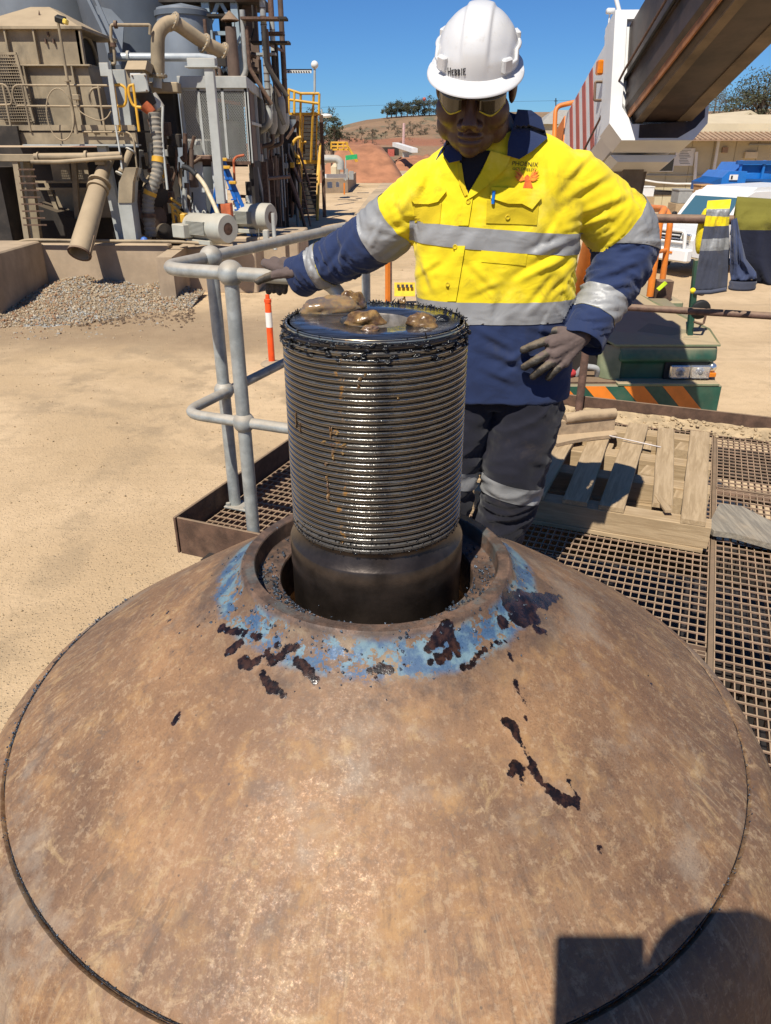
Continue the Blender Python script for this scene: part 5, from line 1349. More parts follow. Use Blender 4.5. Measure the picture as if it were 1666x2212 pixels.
# ---------------------------------------------------------------- jackets over the back rail
m_olive = M_cloth('olive_fleece', (.17, .15, .022), .3); m_navy2 = M_cloth('worn_navy', (.062, .068, .095), .5, (.14, .115, .09), ws=.7)
m_navyd = M_cloth('dark_navy', (.014, .016, .032), .2)
def panel_cloth(name, rows_, mats, parent, back=.11, seed=0, thick=.012, v=4.66, rail=True):
    """rows_: (pyL, pxL, pyR, pxR, material index) from the rail downwards"""
    m = MB(); N = 22; grid = []; R_ = []
    for (r0, r1) in zip(rows_, rows_[1:]):
        for k in range(6): f = k/6; R_.append(tuple(r0[i]*(1-f)+r1[i]*f for i in range(4))+(r0[4],))
    R_.append(rows_[-1])
    nr = len(R_)
    for i, (yl, xl, yr, xr, mi) in enumerate(R_):
        row = []
        for j in range(N+1):
            f = j/N; p = WV(xl+(xr-xl)*f, yl+(yr-yl)*f, v-.034-.03*min(1, i/8)); s = i/nr
            p += UV(0, -1, 0)*((.030*nz((f*4+s, s*2.2, seed))+.016*nz((f*10+s*6, s*4, seed+3)))*min(1, i/4)+.018*sin(pi*f)*min(1, i/6)); row.append(p)
        grid.append(row)
    n = UV(0, 1, 0)
    front = [p for r in grid for p in r]; W_ = N+1
    vs = front+[p+n*thick for p in front]; K = len(front)
    for i in range(nr-1):
        m.cur = R_[i][4]
        base = len(m.v)
        q = [i*W_+j for j in range(W_)]; q2 = [(i+1)*W_+j for j in range(W_)]
        m.add([front[k] for k in q+q2], [(j, j+1, W_+j+1, W_+j) for j in range(N)], True)
        m.add([front[k]+n*thick for k in q+q2], [(j, W_+j, W_+j+1, j+1) for j in range(N)], True)
        for e in (0, N): m.add([front[q[e]], front[q2[e]], front[q2[e]]+n*thick, front[q[e]]+n*thick], [(0, 1, 2, 3)])
    # over the rail and down behind
    m.cur = R_[0][4]; top = grid[0]
    def fn(j, k):
        p = top[j]; a = pi*k/8; r = .036
        if k <= 8: return p+n*(r*(1-cos(a)))+Vector((0, 0, r*sin(a)))
        return p+n*(2*r+.01*nz((j*.3, k, seed)))-Vector((0, 0, (k-8)*back/5))
    if rail: m.grid(lambda j, k: fn(j, k), N+1, 14)
    m.cur = R_[-1][4]; bot = grid[-1]; m.grid(lambda j, k: bot[j]+n*thick*k, N+1, 2)
    me = m.mesh(name, mats)
    bmm = bmesh.new(); bmm.from_mesh(me); bmesh.ops.remove_doubles(bmm, verts=bmm.verts, dist=.0008); bmesh.ops.recalc_face_normals(bmm, faces=bmm.faces); bmm.to_mesh(me); bmm.free()
    for p in me.polygons: p.use_smooth = True
    return link(name, me, parent)
j1 = thing('work_jacket', 'worn grey navy jacket with yellow shoulder and reflective bands hung over the rusty rail', 'jacket', WV(1530, 520, 4.62))
panel_cloth('body', [m_yel, m_tape, m_navy2], j1, .12, 1) if False else None
panel_cloth('body_panel', [(450, 1526, 447, 1577, 0), (452, 1527, 450, 1577, 1), (466, 1525, 468, 1576, 0), (489, 1521, 487, 1575, 2), (516, 1516, 513, 1576, 1), (541, 1512, 539, 1577, 2), (580, 1506, 580, 1574, 2), (632, 1499, 625, 1571, 2)], [m_yel, m_tape, m_navy2], j1, .16, 1)
part('hem', m_navy2, j1, lambda m: m.tube([WV(1500, 632, 4.56), WV(1535, 631, 4.56), WV(1570, 625, 4.56)], .012, 8))
part('hood_lining', m_yel, j1, lambda m: m.sphere(WV(1517, 500, 4.70), (.028, .04, .12), 14, 10))
part('drawcord_toggle', m_yel, j1, lambda m: m.sphere(WV(1497, 628, 4.56), .016, 10, 8))
j2 = thing('work_jacket', 'olive and dark navy fleece jacket with elastic cuff hung beside the banded jacket', 'jacket', WV(1640, 520, 4.62))
panel_cloth('body_panel', [(441, 1590, 449, 1700, 0), (470, 1588, 470, 1702, 0), (496, 1584, 497, 1704, 1), (560, 1590, 560, 1705, 1), (612, 1632, 618, 1705, 1)], [m_olive, m_navyd], j2, .16, 5)
panel_cloth('sleeve', [(478, 1580, 470, 1592, 0), (520, 1578, 520, 1602, 0), (560, 1577, 562, 1612, 0), (590, 1577, 590, 1634, 0), (606, 1579, 603, 1636, 0)], [M_cloth('blue_navy', (.045, .06, .12), .35, ws=.8)], j2, .1, 9, .05, 4.60, False)
part('cuff', m_navy2, j2, lambda m: m.lathe([(.066, .0), (.070, -.012), (.066, -.022), (.070, -.034), (.066, -.046), (.055, -.05), (.05, -.03)], 22, WV(1606, 606, 4.53), Matrix.Diagonal((1.05, .6, 1))))
# ================================================================ sheds, truck, bins, trees
m_cream = pbr('cream_cladding', (.50, .43, .27), .6, 0, vary=.08, vs=1.2, dust=.1, grime=.12)
m_cream2 = pbr('cream_roof', (.62, .52, .34), .5, 0, vary=.08, vs=1.0, dust=.3)
m_brownroof = pbr('verandah_sheet', (.30, .19, .12), .6, 0, vary=.2, vs=2, dust=.3)
m_blue = pbr('skip_blue', (.008, .15, .50), .4, 0, vary=.12, vs=2, dust=.12, rust=.05)
m_blued = pbr('skip_dark_blue', (.01, .08, .26), .45, 0, vary=.15, vs=2, rust=.05)
m_bare = pbr('bare_white', (.72, .71, .67), .5, 0, vary=.08, vs=2, dust=.15)
m_carw = pbr('vehicle_white', (.74, .74, .72), .25, 0, vary=.04, vs=2, dust=.15, ds=2)
m_window = NT('dark_window'); m_window = m_window.done((.03, .04, .045), .08)
m_wind2 = NT('windscreen'); m_wind2.b.inputs['Coat Weight'].default_value = .5; m_wind2 = m_wind2.done((.05, .12, .16), .06)
m_grey = pbr('plain_grey', (.30, .30, .28), .6, vary=.15, dust=.2)
m_card = pbr('cardboard', (.45, .25, .10), .85, vary=.1)

def shed(name, label, p0, p1, ztop, depth, eave, ridge=None):
    """long wall from p0 to p1 on the ground, ribbed sheet by sheet"""
    p0 = Vector((p0.x, p0.y, GZ)); p1 = Vector((p1.x, p1.y, GZ)); d = (p1-p0).normalized(); n = Vector((-d.y, d.x, 0)); L = (p1-p0).length
    t = thing(name, label, 'shed', (p0+p1)/2)
    part('wall_core', m_cream, t, lambda m: m.prism([p0+n*.06, p1+n*.06, p1+n*depth, p0+n*depth], (0, 0, ztop-GZ)))
    k = int(L/1.2)
    for i in range(k):
        a = p0+d*(L*i/k); b = p0+d*(L*(i+1)/k-.025)
        part('wall_sheet', m_cream, t, lambda m: m.prism([a, b, b+n*.045, a+n*.045], (0, 0, ztop-GZ)))
    return t, p0, p1, d, n, L
Ys = 46
a = W(1250, 400, Ys); b = W(1900, 400, Ys); zt0 = W(1500, 300, Ys).z
s1, p0, p1, d, n, L = shed('long_shed', 'long cream clad shed with brown verandah edge and wall sign behind the crane', a, b, zt0, 8, .5)
zr = W(1500, 282, Ys).z
part('eave_sheet', m_brownroof, s1, lambda m: m.prism([p0-n*1.5+Vector((0, 0, zt0-GZ-.1)), p0+n*.2+Vector((0, 0, zt0-GZ+.25)), p0+n*.2+Vector((0, 0, zt0-GZ+.33)), p0-n*1.5+Vector((0, 0, zt0-GZ-.02))], d*L))
kk = int(L/.28)
for i in range(kk): part('roof_rib', m_brownroof, s1, lambda m: m.bar(p0+d*(i*.28)-n*1.52+Vector((0, 0, zt0-GZ+.0)), p0+d*(i*.28)+n*.2+Vector((0, 0, zt0-GZ+.35)), .10, .05)) if i < 60 else None
part('fascia', m_cream2, s1, lambda m: m.prism([p0+n*.25+Vector((0, 0, zt0-GZ+.3)), p0+n*.35+Vector((0, 0, zt0-GZ+.3)), p0+n*.35+Vector((0, 0, zr-GZ+.35)), p0+n*.25+Vector((0, 0, zr-GZ+.35))], d*L))
part('roof', m_cream2, s1, lambda m: m.prism([p0+n*.3+Vector((0, 0, zr-GZ+.3)), p0+n*4+Vector((0, 0, zr-GZ+.9)), p0+n*8+Vector((0, 0, zr-GZ+.3))], d*L))
def onwall(pxa, pya, pxb, pyb, name, mat, par, out=.06, Y=Ys):
    A = W(pxa, pya, Y); Bq = W(pxb, pyb, Y); return part(name, mat, par, lambda m: m.box(((A.x+Bq.x)/2, Y-out/2-.01, (A.z+Bq.z)/2), (abs(Bq.x-A.x), out, abs(A.z-Bq.z)), None, .01))
wf = onwall(1406, 336, 1453, 371, 'window', m_bare, s1, .08); onwall(1428, 338, 1451, 369, 'pane', m_window, wf, .12); onwall(1408, 338, 1426, 369, 'blind', m_grey, wf, .11)
sg = onwall(1461, 320, 1496, 358, 'sign', m_bare, s1, .05)
for k in range(9): onwall(1466+(k % 3), 324+k*3.6, 1492-(k*7 % 9), 325.4+k*3.6, 'sign_line', m_grey, sg, .07)
for (xa, ya, xb, yb) in ((1553, 302, 1538, 392), (1505, 328, 1500, 400)): part('downpipe', m_bare, s1, lambda m: m.tube([W(xa, ya, Ys-.15), W(xb, yb, Ys-.15)], .09, 10))
onwall(1608, 328, 1632, 342, 'meter_box', m_cream2, s1, .2); onwall(1560, 318, 1570, 330, 'vent', m_brownroof, s1, .12); onwall(1618, 310, 1700, 314, 'wall_rail', m_grey, s1, .1)
part('sagging_cable', m_bare, s1, lambda m: m.tube([W(1385, 388, Ys-.3), W(1420, 394, Ys-.3), W(1460, 397, Ys-.3), W(1508, 397, Ys-.3)], .05, 6))
part('wall_pipe', m_grey, s1, lambda m: m.tube([W(1383, 378, Ys-.12), W(1560, 379, Ys-.12)], .03, 6))
onwall(1385, 412, 1515, 421, 'plinth', m_dark, s1, .05)
# gabled shed behind
Yg = 58
g = thing('gabled_shed', 'cream shed with a corrugated gable end rising behind the long shed', 'shed', Vector((W(1615, 300, Yg).x, Yg, GZ)))
ax_, bx2, zx = W(1538, 288, Yg), W(1690, 286, Yg), W(1614, 246, Yg)
part('gable_wall', m_cream, g, lambda m: m.prism([Vector((ax_.x, Yg, GZ)), Vector((bx2.x, Yg, GZ)), Vector((bx2.x, Yg, bx2.z)), Vector((zx.x, Yg, zx.z)), Vector((ax_.x, Yg, ax_.z))], (0, 12, 0)))
for s_ in (ax_, bx2): part('roof_slope', m_cream2, g, lambda m: m.prism([Vector((zx.x, Yg-.5, zx.z+.02)), Vector((zx.x, Yg-.5, zx.z+.2)), Vector((s_.x+(s_.x-zx.x)*.06, Yg-.5, s_.z+.05)), Vector((s_.x+(s_.x-zx.x)*.06, Yg-.5, s_.z-.12))], (0, 13, 0)))
for k in range(22):
    x = ax_.x+(bx2.x-ax_.x)*(k+.5)/22; top = ax_.z+(zx.z-ax_.z)*(1-abs(x-zx.x)/(zx.x-ax_.x)) if x < zx.x else bx2.z+(zx.z-bx2.z)*(1-abs(x-zx.x)/(bx2.x-zx.x))
    part('wall_rib', m_cream, g, lambda m: m.box((x, Yg-.02, (GZ+top)/2), (.09, .05, max(.2, top-GZ-.15))))
# open carport roof and a pale tank seen past the shoulder
cp_ = thing('carport', 'low cream carport roof between the crane boom and the gabled shed', 'carport', Vector((W(1540, 300, 52).x, 52, GZ)))
A, Bq = W(1505, 268, 52), W(1545, 262, 52)
part('roof', m_cream2, cp_, lambda m: m.prism([Vector((A.x, 52, A.z)), Vector((A.x+1.8, 52, A.z+.35)), Vector((A.x+4.2, 52, A.z)), Vector((A.x+4.2, 52, A.z-.15)), Vector((A.x, 52, A.z-.15))], (0, 5, 0)))
for dx in (.1, 2.2, 4.1): part('post', m_bare, cp_, lambda m: m.bar(Vector((A.x+dx, 52.1, GZ)), Vector((A.x+dx, 52.1, A.z)), .1, .1, (0, 1, 0)))
part('back_wall', m_dark, cp_, lambda m: m.box((A.x+2.1, 56.6, (GZ+A.z)/2-.2), (4.0, .1, A.z-GZ-.5)))
sw = thing('site_office', 'grey roofed site building just above the shoulder of the worker', 'building', Vector((W(1215, 300, 70).x, 70, GZ)))
A, Bq = W(1172, 268, 70), W(1268, 268, 70)
part('wall', m_cream, sw, lambda m: m.box(((A.x+Bq.x)/2, 72, (GZ+A.z)/2), (Bq.x-A.x, 4, A.z-GZ)))
part('roof', m_grey, sw, lambda m: m.prism([Vector((A.x-.2, 69.7, A.z)), Vector((A.x+1.2, 72, A.z+1.1)), Vector((A.x-.2, 74.3, A.z))], (Bq.x-A.x+.4, 0, 0)))
part('window', m_window, sw, lambda m: m.box((A.x+2.4, 69.97, A.z-.9), (1.2, .06, .6)))

# blue skip bins
def skip(name, label, xa, xb, ya, yb, Y, parent=None):
    A = W(xa, ya, Y); Bq = W(xb, yb, Y); w_ = Bq.x-A.x; t = thing(name, label, 'skip bin', Vector(((A.x+Bq.x)/2, Y+.9, GZ)))
    zt, dep = A.z, 2.2
    part('side', m_blue, t, lambda m: m.prism([Vector((A.x, Y, GZ+.5)), Vector((A.x+.0, Y, zt-.5)), Vector((A.x+.35, Y+.15, zt)), Vector((Bq.x, Y+.15, zt)), Vector((Bq.x, Y, GZ+.5))], (0, dep, 0)))
    return t, A, Bq, zt
t, A, Bq, zt = skip('waste_compactor', 'bright blue steel waste compactor behind the white vehicle roof', 1590, 1760, 352, 430, 34)
for k in range(5): part('rib', m_blue, t, lambda m: m.box((A.x+.2+k*.95, 33.95, (GZ+zt)/2+.3), (.10, .12, zt-GZ-.4), None, .01))
part('top_rail', m_blued, t, lambda m: m.box(((A.x+Bq.x)/2, 33.93, zt+.02), (Bq.x-A.x, .2, .14), None, .01))
part('band', m_blued, t, lambda m: m.box(((A.x+Bq.x)/2, 33.92, W(1620, 389, 34).z), (Bq.x-A.x, .12, .1), None, .01))
C0, C1 = W(1562, 370, 33.4), W(1603, 430, 33.4)
part('ram_housing', m_blue, t, lambda m: m.prism([Vector((C0.x, 33.4, GZ+.3)), Vector((C0.x, 33.4, C0.z-.25)), Vector((C0.x+.25, 33.4, C0.z)), Vector((C1.x, 33.4, C0.z)), Vector((C1.x, 33.4, GZ+.3))], (0, 2.2, 0)))
part('end_plate', m_blued, t, lambda m: m.prism([Vector((C0.x-.35, 33.7, GZ+.3)), Vector((C0.x-.35, 33.7, C0.z-.45)), Vector((C0.x, 33.38, C0.z-.24)), Vector((C0.x, 33.38, GZ+.3))], (0, 2.0, 0)))
A2 = W(1585, 383, 33.36); pl_ = part('notice', m_bare, t, lambda m: m.box(A2, (.34, .03, .2))); part('notice_mark', m_black, pl_, lambda m: m.box(A2+Vector((-.08, -.02, 0)), (.07, .02, .13)))
# boxes on pallets beside it
for (nm, lb, ct, xa, ya, xb, yb, Y, mt) in (('cardboard_box', 'brown cardboard carton stacked beside the blue compactor', 'carton', 1515, 402, 1545, 424, 32, m_card), ('white_box', 'white square box in front of the brown carton', 'box', 1537, 414, 1561, 428, 31.5, m_bare), ('grey_drum', 'grey plastic water drum beside the stacked cartons', 'drum', 1468, 412, 1493, 440, 30, m_grey), ('white_cabinet', 'white electrical cabinet standing by the long shed', 'cabinet', 1382, 405, 1412, 425, 40, m_bare)):
    A = W(xa, ya, Y); Bq = W(xb, yb, Y); t = thing(nm, lb, ct, Vector(((A.x+Bq.x)/2, Y, GZ)))
    part('body', mt, t, lambda m: m.box(((A.x+Bq.x)/2, Y+.4, (A.z+Bq.z)/2), (Bq.x-A.x, .8, A.z-Bq.z), None, .02))
    part('lid', mt, t, lambda m: m.box(((A.x+Bq.x)/2, Y+.4, A.z+.02), (Bq.x-A.x+.04, .84, .05), None, .01))
    part('pallet', m_wood, t, lambda m: m.box(((A.x+Bq.x)/2, Y+.4, (GZ+Bq.z)/2), (Bq.x-A.x+.1, .9, max(.1, Bq.z-GZ)), None, .01))


# ---------------------------------------------------------------- white four wheel drive
def car():
    hx = Vector((-.86, -.51, 0)).normalized(); sx = Vector((hx.y, -hx.x, 0))       # heading, driver's side to viewer
    fp = WG(1474, 598); c = Vector((fp.x, fp.y, GZ))-hx*2.2-sx*-.55
    t = thing('four_wheel_drive', 'dusty white high roofed four wheel drive parked behind the hanging jackets', 'vehicle', c)
    def P(l, s, z): return c+hx*l+sx*s+Vector((0, 0, z))
    def slab(name, mat, prof, s0, s1, par, bev=None):
        return part(name, mat, par, lambda m: m.loft([[P(l, s0, z) for l, z in prof], [P(l, s0*.94+s1*.06 if bev else s0, z) for l, z in prof], [P(l, s1, z) for l, z in prof]], True, False))
    body = slab('body', m_carw, [(2.35, .55), (2.42, .95), (2.35, 1.10), (1.25, 1.22), (.55, 1.95), (.30, 2.05), (-2.4, 2.08), (-2.5, 1.9), (-2.5, .5), (-1.9, .42), (1.6, .42)], -.88, .88, t)
    slab('roof_cap', m_carw, [(.35, 2.03), (.10, 2.16), (-2.3, 2.18), (-2.45, 2.04)], -.80, .80, t)
    ws = part('windscreen', m_wind2, body, lambda m: m.prism([P(1.20, -.76, 1.27), P(1.20, .76, 1.27), P(.62, .70, 1.90), P(.62, -.70, 1.90)], (P(.02, 0, .015)-P(0, 0, 0))))
    for s in (-.885, .885):
        for (l0, l1, l2, l3) in ((1.0, .50, -.42, -.42), (-.55, -.55, -1.5, -1.5), (-1.6, -1.6, -2.35, -2.35)):
            part('side_window', m_window, body, lambda m: m.prism([P(l0, s, 1.28), P(l1, s, 1.82), P(l2, s, 1.84), P(l3, s, 1.28)], sx*(.006 if s > 0 else -.006)))
    part('gutter', m_carw, body, lambda m: m.tube([P(.45, .86, 2.0), P(-2.4, .86, 2.03)], .03, 6))
    part('grille', m_dark, body, lambda m: m.box(P(2.40, 0, .98), (.9, .06, .26), Matrix.Rotation(atan2(sx.y, sx.x), 3, 'Z')))
    for k in range(3): part('grille_bar', m_carw, body, lambda m: m.box(P(2.44, 0, .89+.08*k), (.9, .03, .035), Matrix.Rotation(atan2(sx.y, sx.x), 3, 'Z')))
    for s in (-.64, .64): hl = part('headlight', m_chrome, body, lambda m: m.box(P(2.40, s, .98), (.30, .08, .24), Matrix.Rotation(atan2(sx.y, sx.x), 3, 'Z'), .03))
    part('bumper', m_carw, t, lambda m: m.box(P(2.50, 0, .58), (1.8, .26, .34), Matrix.Rotation(atan2(sx.y, sx.x), 3, 'Z'), .05))
    part('bull_bar', m_carw, t, lambda m: (m.tube(bend([P(2.55, -.75, .6), P(2.58, -.72, 1.18), P(2.60, .72, 1.18), P(2.55, .75, .6)], .12), .045, 10), m.tube([P(2.58, -.7, .9), P(2.58, .7, .9)], .035, 8)))
    part('emblem_plate', m_amber, t, lambda m: m.box(P(2.64, -.35, .64), (.2, .02, .05), Matrix.Rotation(atan2(sx.y, sx.x), 3, 'Z')))
    part('mirror', m_black, t, lambda m: m.box(P(1.05, .98, 1.38), (.10, .16, .22), Matrix.Rotation(atan2(sx.y, sx.x), 3, 'Z'), .03))
    for l in (1.55, -1.5):
        for s in (-.78, .78):
            w_ = part('wheel', m_black, t, lambda m: m.lathe([(.2, -.12), (.36, -.13), (.40, -.09), (.40, .09), (.36, .13), (.2, .12)], 24, P(l, s, .40), Matrix.Rotation(atan2(sx.y, sx.x), 3, 'Z')@Matrix.Rotation(radians(90), 3, 'Y')))
            part('rim', m_grey, w_, lambda m: m.cyl(P(l, s*1.0-.12, .40), P(l, s*1.0+.12, .40), .2, 16))
car()
# yellow placard and orange post behind the worker
op = thing('marker_post', 'orange steel marker post with a dark shaded edge behind the worker', 'post', WG(837, 690))
q = WG(838, 700); part('upright', m_orange, op, lambda m: m.box(Vector((q.x, q.y, GZ+.8)), (.085, .085, 1.6), (0, 0, radians(30)), .008)); part('base', m_rustst, op, lambda m: m.box(Vector((q.x, q.y, GZ+.01)), (.22, .22, .02)))
part('shade_strip', m_rustst, op, lambda m: m.box(Vector((q.x+.062, q.y+.02, GZ+.8)), (.035, .09, 1.6)))  # dark strip puts the shaded side of the post into colour
yp = thing('warning_placard', 'small yellow placard with black lettering low behind the shaft', 'sign', WG(874, 720)); q = WG(874, 655)
part('plate', pbr('placard_yellow', (.85, .50, .01), .5), yp, lambda m: m.box(Vector((q.x, q.y, GZ+.30)), (.46, .02, .30), (radians(-20), 0, 0)))
for k in range(4): part('lettering', m_ink, yp, lambda m: m.box(Vector((q.x-.14+.095*k, q.y-.05, GZ+.38)), (.06, .02, .07), (radians(-20), 0, 0)))
part('stake', m_rustst, yp, lambda m: m.box(Vector((q.x, q.y+.05, GZ+.2)), (.04, .03, .4)))
# bollard
bl = WG(588, 787); bo_ = thing('bollard', 'orange temporary bollard with a white reflective band on a grey base', 'bollard', bl)
m_bor = pbr('bollard_orange', (.85, .085, .01), .5, dust=.12)
part('tube', m_bor, bo_, lambda m: m.lathe([(.052, .05), (.050, .98), (.058, .985), (.058, 1.03), (.035, 1.04), (.033, 1.10), (.0, 1.11)], 20, bl))
part('reflective_band', m_bare, bo_, lambda m: m.lathe([(.0525, .60), (.0535, .60), (.0535, .83), (.0525, .83)], 20, bl))
part('base', m_black if False else pbr('rubber_base', (.18, .16, .13), .8, dust=.6), bo_, lambda m: m.lathe([(.0, .06), (.07, .06), (.17, .035), (.19, .0)], 8, bl))

# ---------------------------------------------------------------- trees
m_bark = pbr('bark', (.12, .085, .06), .9, vary=.4, vs=6)
def M_leaf(name, a, b):
    t = NT(name); r = t.new('ShaderNodeObjectInfo').outputs['Random']; g = t.noise(.9, 3)
    return t.done(t.mix(g, a, b), .7)
m_leaf = M_leaf('gum_leaves', (.030, .038, .016), (.085, .085, .040))
m_scrub = M_leaf('scrub_leaves', (.055, .055, .030), (.12, .105, .06))
def tree(base, h, r, seed, label, nclump=26, leaves=90, trunk=.16, group=None, low=.35, mat=None, ls=1.0, name='gum_tree', cat='tree'):
    rnd = random.Random(seed); base = Vector(base); t = thing(name, label, cat, base, group)
    tr = MB(); cl = []
    top = base+Vector((rnd.uniform(-.1, .1)*h, rnd.uniform(-.1, .1)*h, h*.8)); mid = base.lerp(top, .45)+Vector((rnd.uniform(-.05, .05)*h, 0, 0))
    tr.tube([base-Vector((0, 0, .2)), base.lerp(mid, .5), mid, top], [trunk, trunk*.8, trunk*.6, trunk*.15], 7)
    for k in range(nclump):
        a = rnd.uniform(0, 2*pi); zz = h*(low+(1-low)*rnd.random()**.8); rr = r*(1-.55*abs((zz/h-.65)/.5))*sqrt(rnd.random())
        c = base+Vector((rr*cos(a), rr*sin(a), zz)); cl.append(c); s = mid.lerp(top, rnd.uniform(0, .9)) if zz > h*.45 else base.lerp(mid, .7)
        tr.tube([s, s.lerp(c, .6)+Vector((0, 0, .04*h)), c], [trunk*.28, trunk*.16, trunk*.05], 5, False)
    part('trunk', m_bark, t, lambda m: (m.v.extend(tr.v), m.f.extend(tr.f), m.mi.extend(tr.mi), m.sm.extend(tr.sm)))
    m = MB(); vs = []; fs = []
    for c in cl:
        sc_ = r*rnd.uniform(.16, .32)
        for k in range(leaves):
            dv = Vector((rnd.gauss(0, 1), rnd.gauss(0, 1), rnd.gauss(0, .6))); p = c+dv*sc_*.55; u = Vector((rnd.gauss(0, 1), rnd.gauss(0, 1), rnd.gauss(-.3, .8))).normalized()*(.035*h**.5*ls*rnd.uniform(.7, 1.4)+.02); w = u.cross(Vector((rnd.gauss(0, 1), rnd.gauss(0, 1), rnd.gauss(0, 1)))).normalized()*u.length*.42
            b = len(vs); vs += [p-u, p+w, p+u, p-w]; fs.append((b, b+1, b+2, b+3))
    m.add(vs, fs); o = link('crown', m.mesh('crown', mat or m_leaf, False), t); return t
# big gum behind the gabled shed and scrub on the rise
tree(Vector((W(1640, 300, 85).x, 85, GZ)), W(1640, 160, 85).z-GZ, 4.2, 3, 'tall sparse gum tree behind the gabled shed', 34, 120, .35)
tree(Vector((W(1700, 300, 80).x, 80, GZ)), W(1660, 180, 80).z-GZ, 4.0, 5, 'leaning gum tree at the right end of the shed roofs', 30, 110, .3)
tree(Vector((W(1592, 300, 95).x, 95, GZ)), W(1590, 210, 95).z-GZ, 3.4, 9, 'lower dark gum tree beside the tall sparse one', 24, 90, .3)
rise = MB()
def rf(i, j):
    px = 1440+i*26; Y = 105+j*14; top = W(px, 222-4*sin(i*.7), 140).z; t_ = j/5
    return Vector((W(px, 300, Y).x, Y, GZ-.3+(top-GZ)*(t_**.8)*min(1, i/5)+nz((px*.02, j, 1))*.4))
rise.grid(rf, 26, 7); tag(rise.build('scrub_rise', m_hill), kind='structure')
k = 0
for (px, py, Y, h, r) in ((1512, 236, 130, 4, 2.6), (1530, 226, 134, 4.5, 3), (1556, 224, 128, 4, 3), (1576, 228, 130, 4.6, 3), (1548, 205, 138, 5, 3.5), (1610, 218, 134, 4.5, 3.6), (1495, 240, 126, 3, 2), (1655, 215, 134, 5, 3.6)):
    d_ = W(px, py, Y); tree(d_-Vector((0, 0, h*.6)), h, r, 40+k, 'grey green scrub bush on the rise behind the sheds', 14, 80, .15, 'scrub bushes on the rise', .1, m_scrub, .8, 'scrub_bush', 'bush'); k += 1
for (px, h) in ((836, 4), (846, 5), (856, 5.5), (868, 6), (880, 5), (893, 5.5), (905, 6), (917, 5.5), (928, 8), (948, 6), (960, 6)):
    d_ = W(px, 247-(px-830)*.03, 352); tree(Vector((d_.x, 352, d_.z-1.2)), h, h*.75, 60+k, 'dark round gum tree standing on the crest of the bare hill', 16, 80, .3, 'gum trees on the hill crest', .12, None, 2.6); k += 1
for (px, py, Y, h) in ((700, 283, 150, 8), (716, 292, 150, 7), (690, 300, 140, 6), (728, 300, 160, 5)):
    d_ = W(px, py, Y); tree(Vector((d_.x, Y, d_.z-h*.6)), h, h*.42, 90+k, 'dark feathery tree on the slope beside the yellow stair tower', 20, 80, .25, 'trees on the slope beside the stair tower', .2, None, 1.6); k += 1
rnd = random.Random(5)
for i in range(34):
    px = rnd.uniform(715, 965); py = rnd.choice((rnd.uniform(285, 312), rnd.uniform(268, 300))); Y = 190 if py > 296 else 250
    d_ = W(px, py, Y); h = rnd.uniform(1.6, 3.6); tree(Vector((d_.x, Y, d_.z-h*.4)), h, h*.7, 130+i, 'small grey green scrub bush dotting the slope of the hill', 7, 45, .1, 'scrub bushes dotting the hill slope', .05, m_scrub, 1.6, 'scrub_bush', 'bush')
# power line with marker ball and distant pole
pw = thing('power_line', 'thin power line sagging across the sky above the hill with a marker ball', 'power line', W(900, 230, 200))
part('wire', m_dark, pw, lambda m: m.tube([W(600, 235, 200)]+[W(600+i*60, 235-22*sin(i/19*1.9)+i*.1, 200) for i in range(1, 20)], .022, 4))
part('marker_ball', m_redst, pw, lambda m: m.sphere(W(917, 214, 200), .4, 10, 8))
tp_ = thing('power_pole', 'distant timber power pole on the horizon beside the crane boom', 'pole', W(1201, 262, 260)); part('shaft', m_dark, tp_, lambda m: m.tube([W(1201, 290, 260), W(1201, 212, 260)], .16, 6)); part('cross_arm', m_dark, tp_, lambda m: m.bar(W(1197, 218, 260), W(1205, 218, 260), .15, .2))
# ================================================================ processing plant on the left
m_beige = pbr('dusty_beige_steel', (.31, .245, .155), .75, 0, vary=.3, vs=1.6, dust=.55, ds=1.2, rust=.06, grime=.7, bump=.2, bs=30)
m_pale = pbr('pale_grey_steel', (.40, .41, .38), .6, 0, vary=.15, vs=2, dust=.45, ds=1.5, rust=.06, grime=.2)
m_bluegrey = pbr('blue_grey_tank', (.105, .125, .15), .6, .1, vary=.2, vs=.5, dust=.15, ds=.4, grime=.35)
m_tankl = pbr('light_tank', (.20, .225, .25), .5, .1, vary=.2, vs=.5, grime=.25)
m_conc = pbr('concrete', (.40, .30, .20), .9, 0, vary=.2, vs=1.5, dust=.4, ds=1, grime=.3, bump=.3, bs=25)
m_yelp = pbr('safety_yellow', (.66, .36, .03), .5, 0, vary=.2, vs=3, dust=.2, rust=.08)
m_brownp = pbr('brown_pipe', (.13, .085, .06), .7, .1, vary=.3, vs=3)
m_shadow = pbr('shade_black_steel', (.035, .028, .022), .85, 0, vary=.5, vs=1.5, dust=.2)  # near-black colour stands for deep shade as well as dark steel
m_mgrey = pbr('motor_grey', (.42, .42, .36), .5, 0, vary=.1, vs=4, dust=.3)
m_hose = pbr('ribbed_hose', (.20, .19, .165), .75, 0, vary=.3, vs=4, dust=.4)
m_ladder = pbr('ladder_blue', (.01, .12, .45), .45, dust=.1)
m_orangep = pbr('rust_orange', (.50, .12, .04), .7, vary=.3, vs=5)
V = Vector
def Bx(m, x0, y0, x1, y1, Y, dep, bev=0.0, bottom=None):      # box whose front face spans the given view rectangle at distance Y
    a = W(x0, y0, Y); b = W(x1, y1, Y); zb = b.z if bottom is None else bottom
    m.box(((a.x+b.x)/2, Y+dep/2, (a.z+zb)/2), (abs(b.x-a.x), dep, abs(a.z-zb)), None, bev)
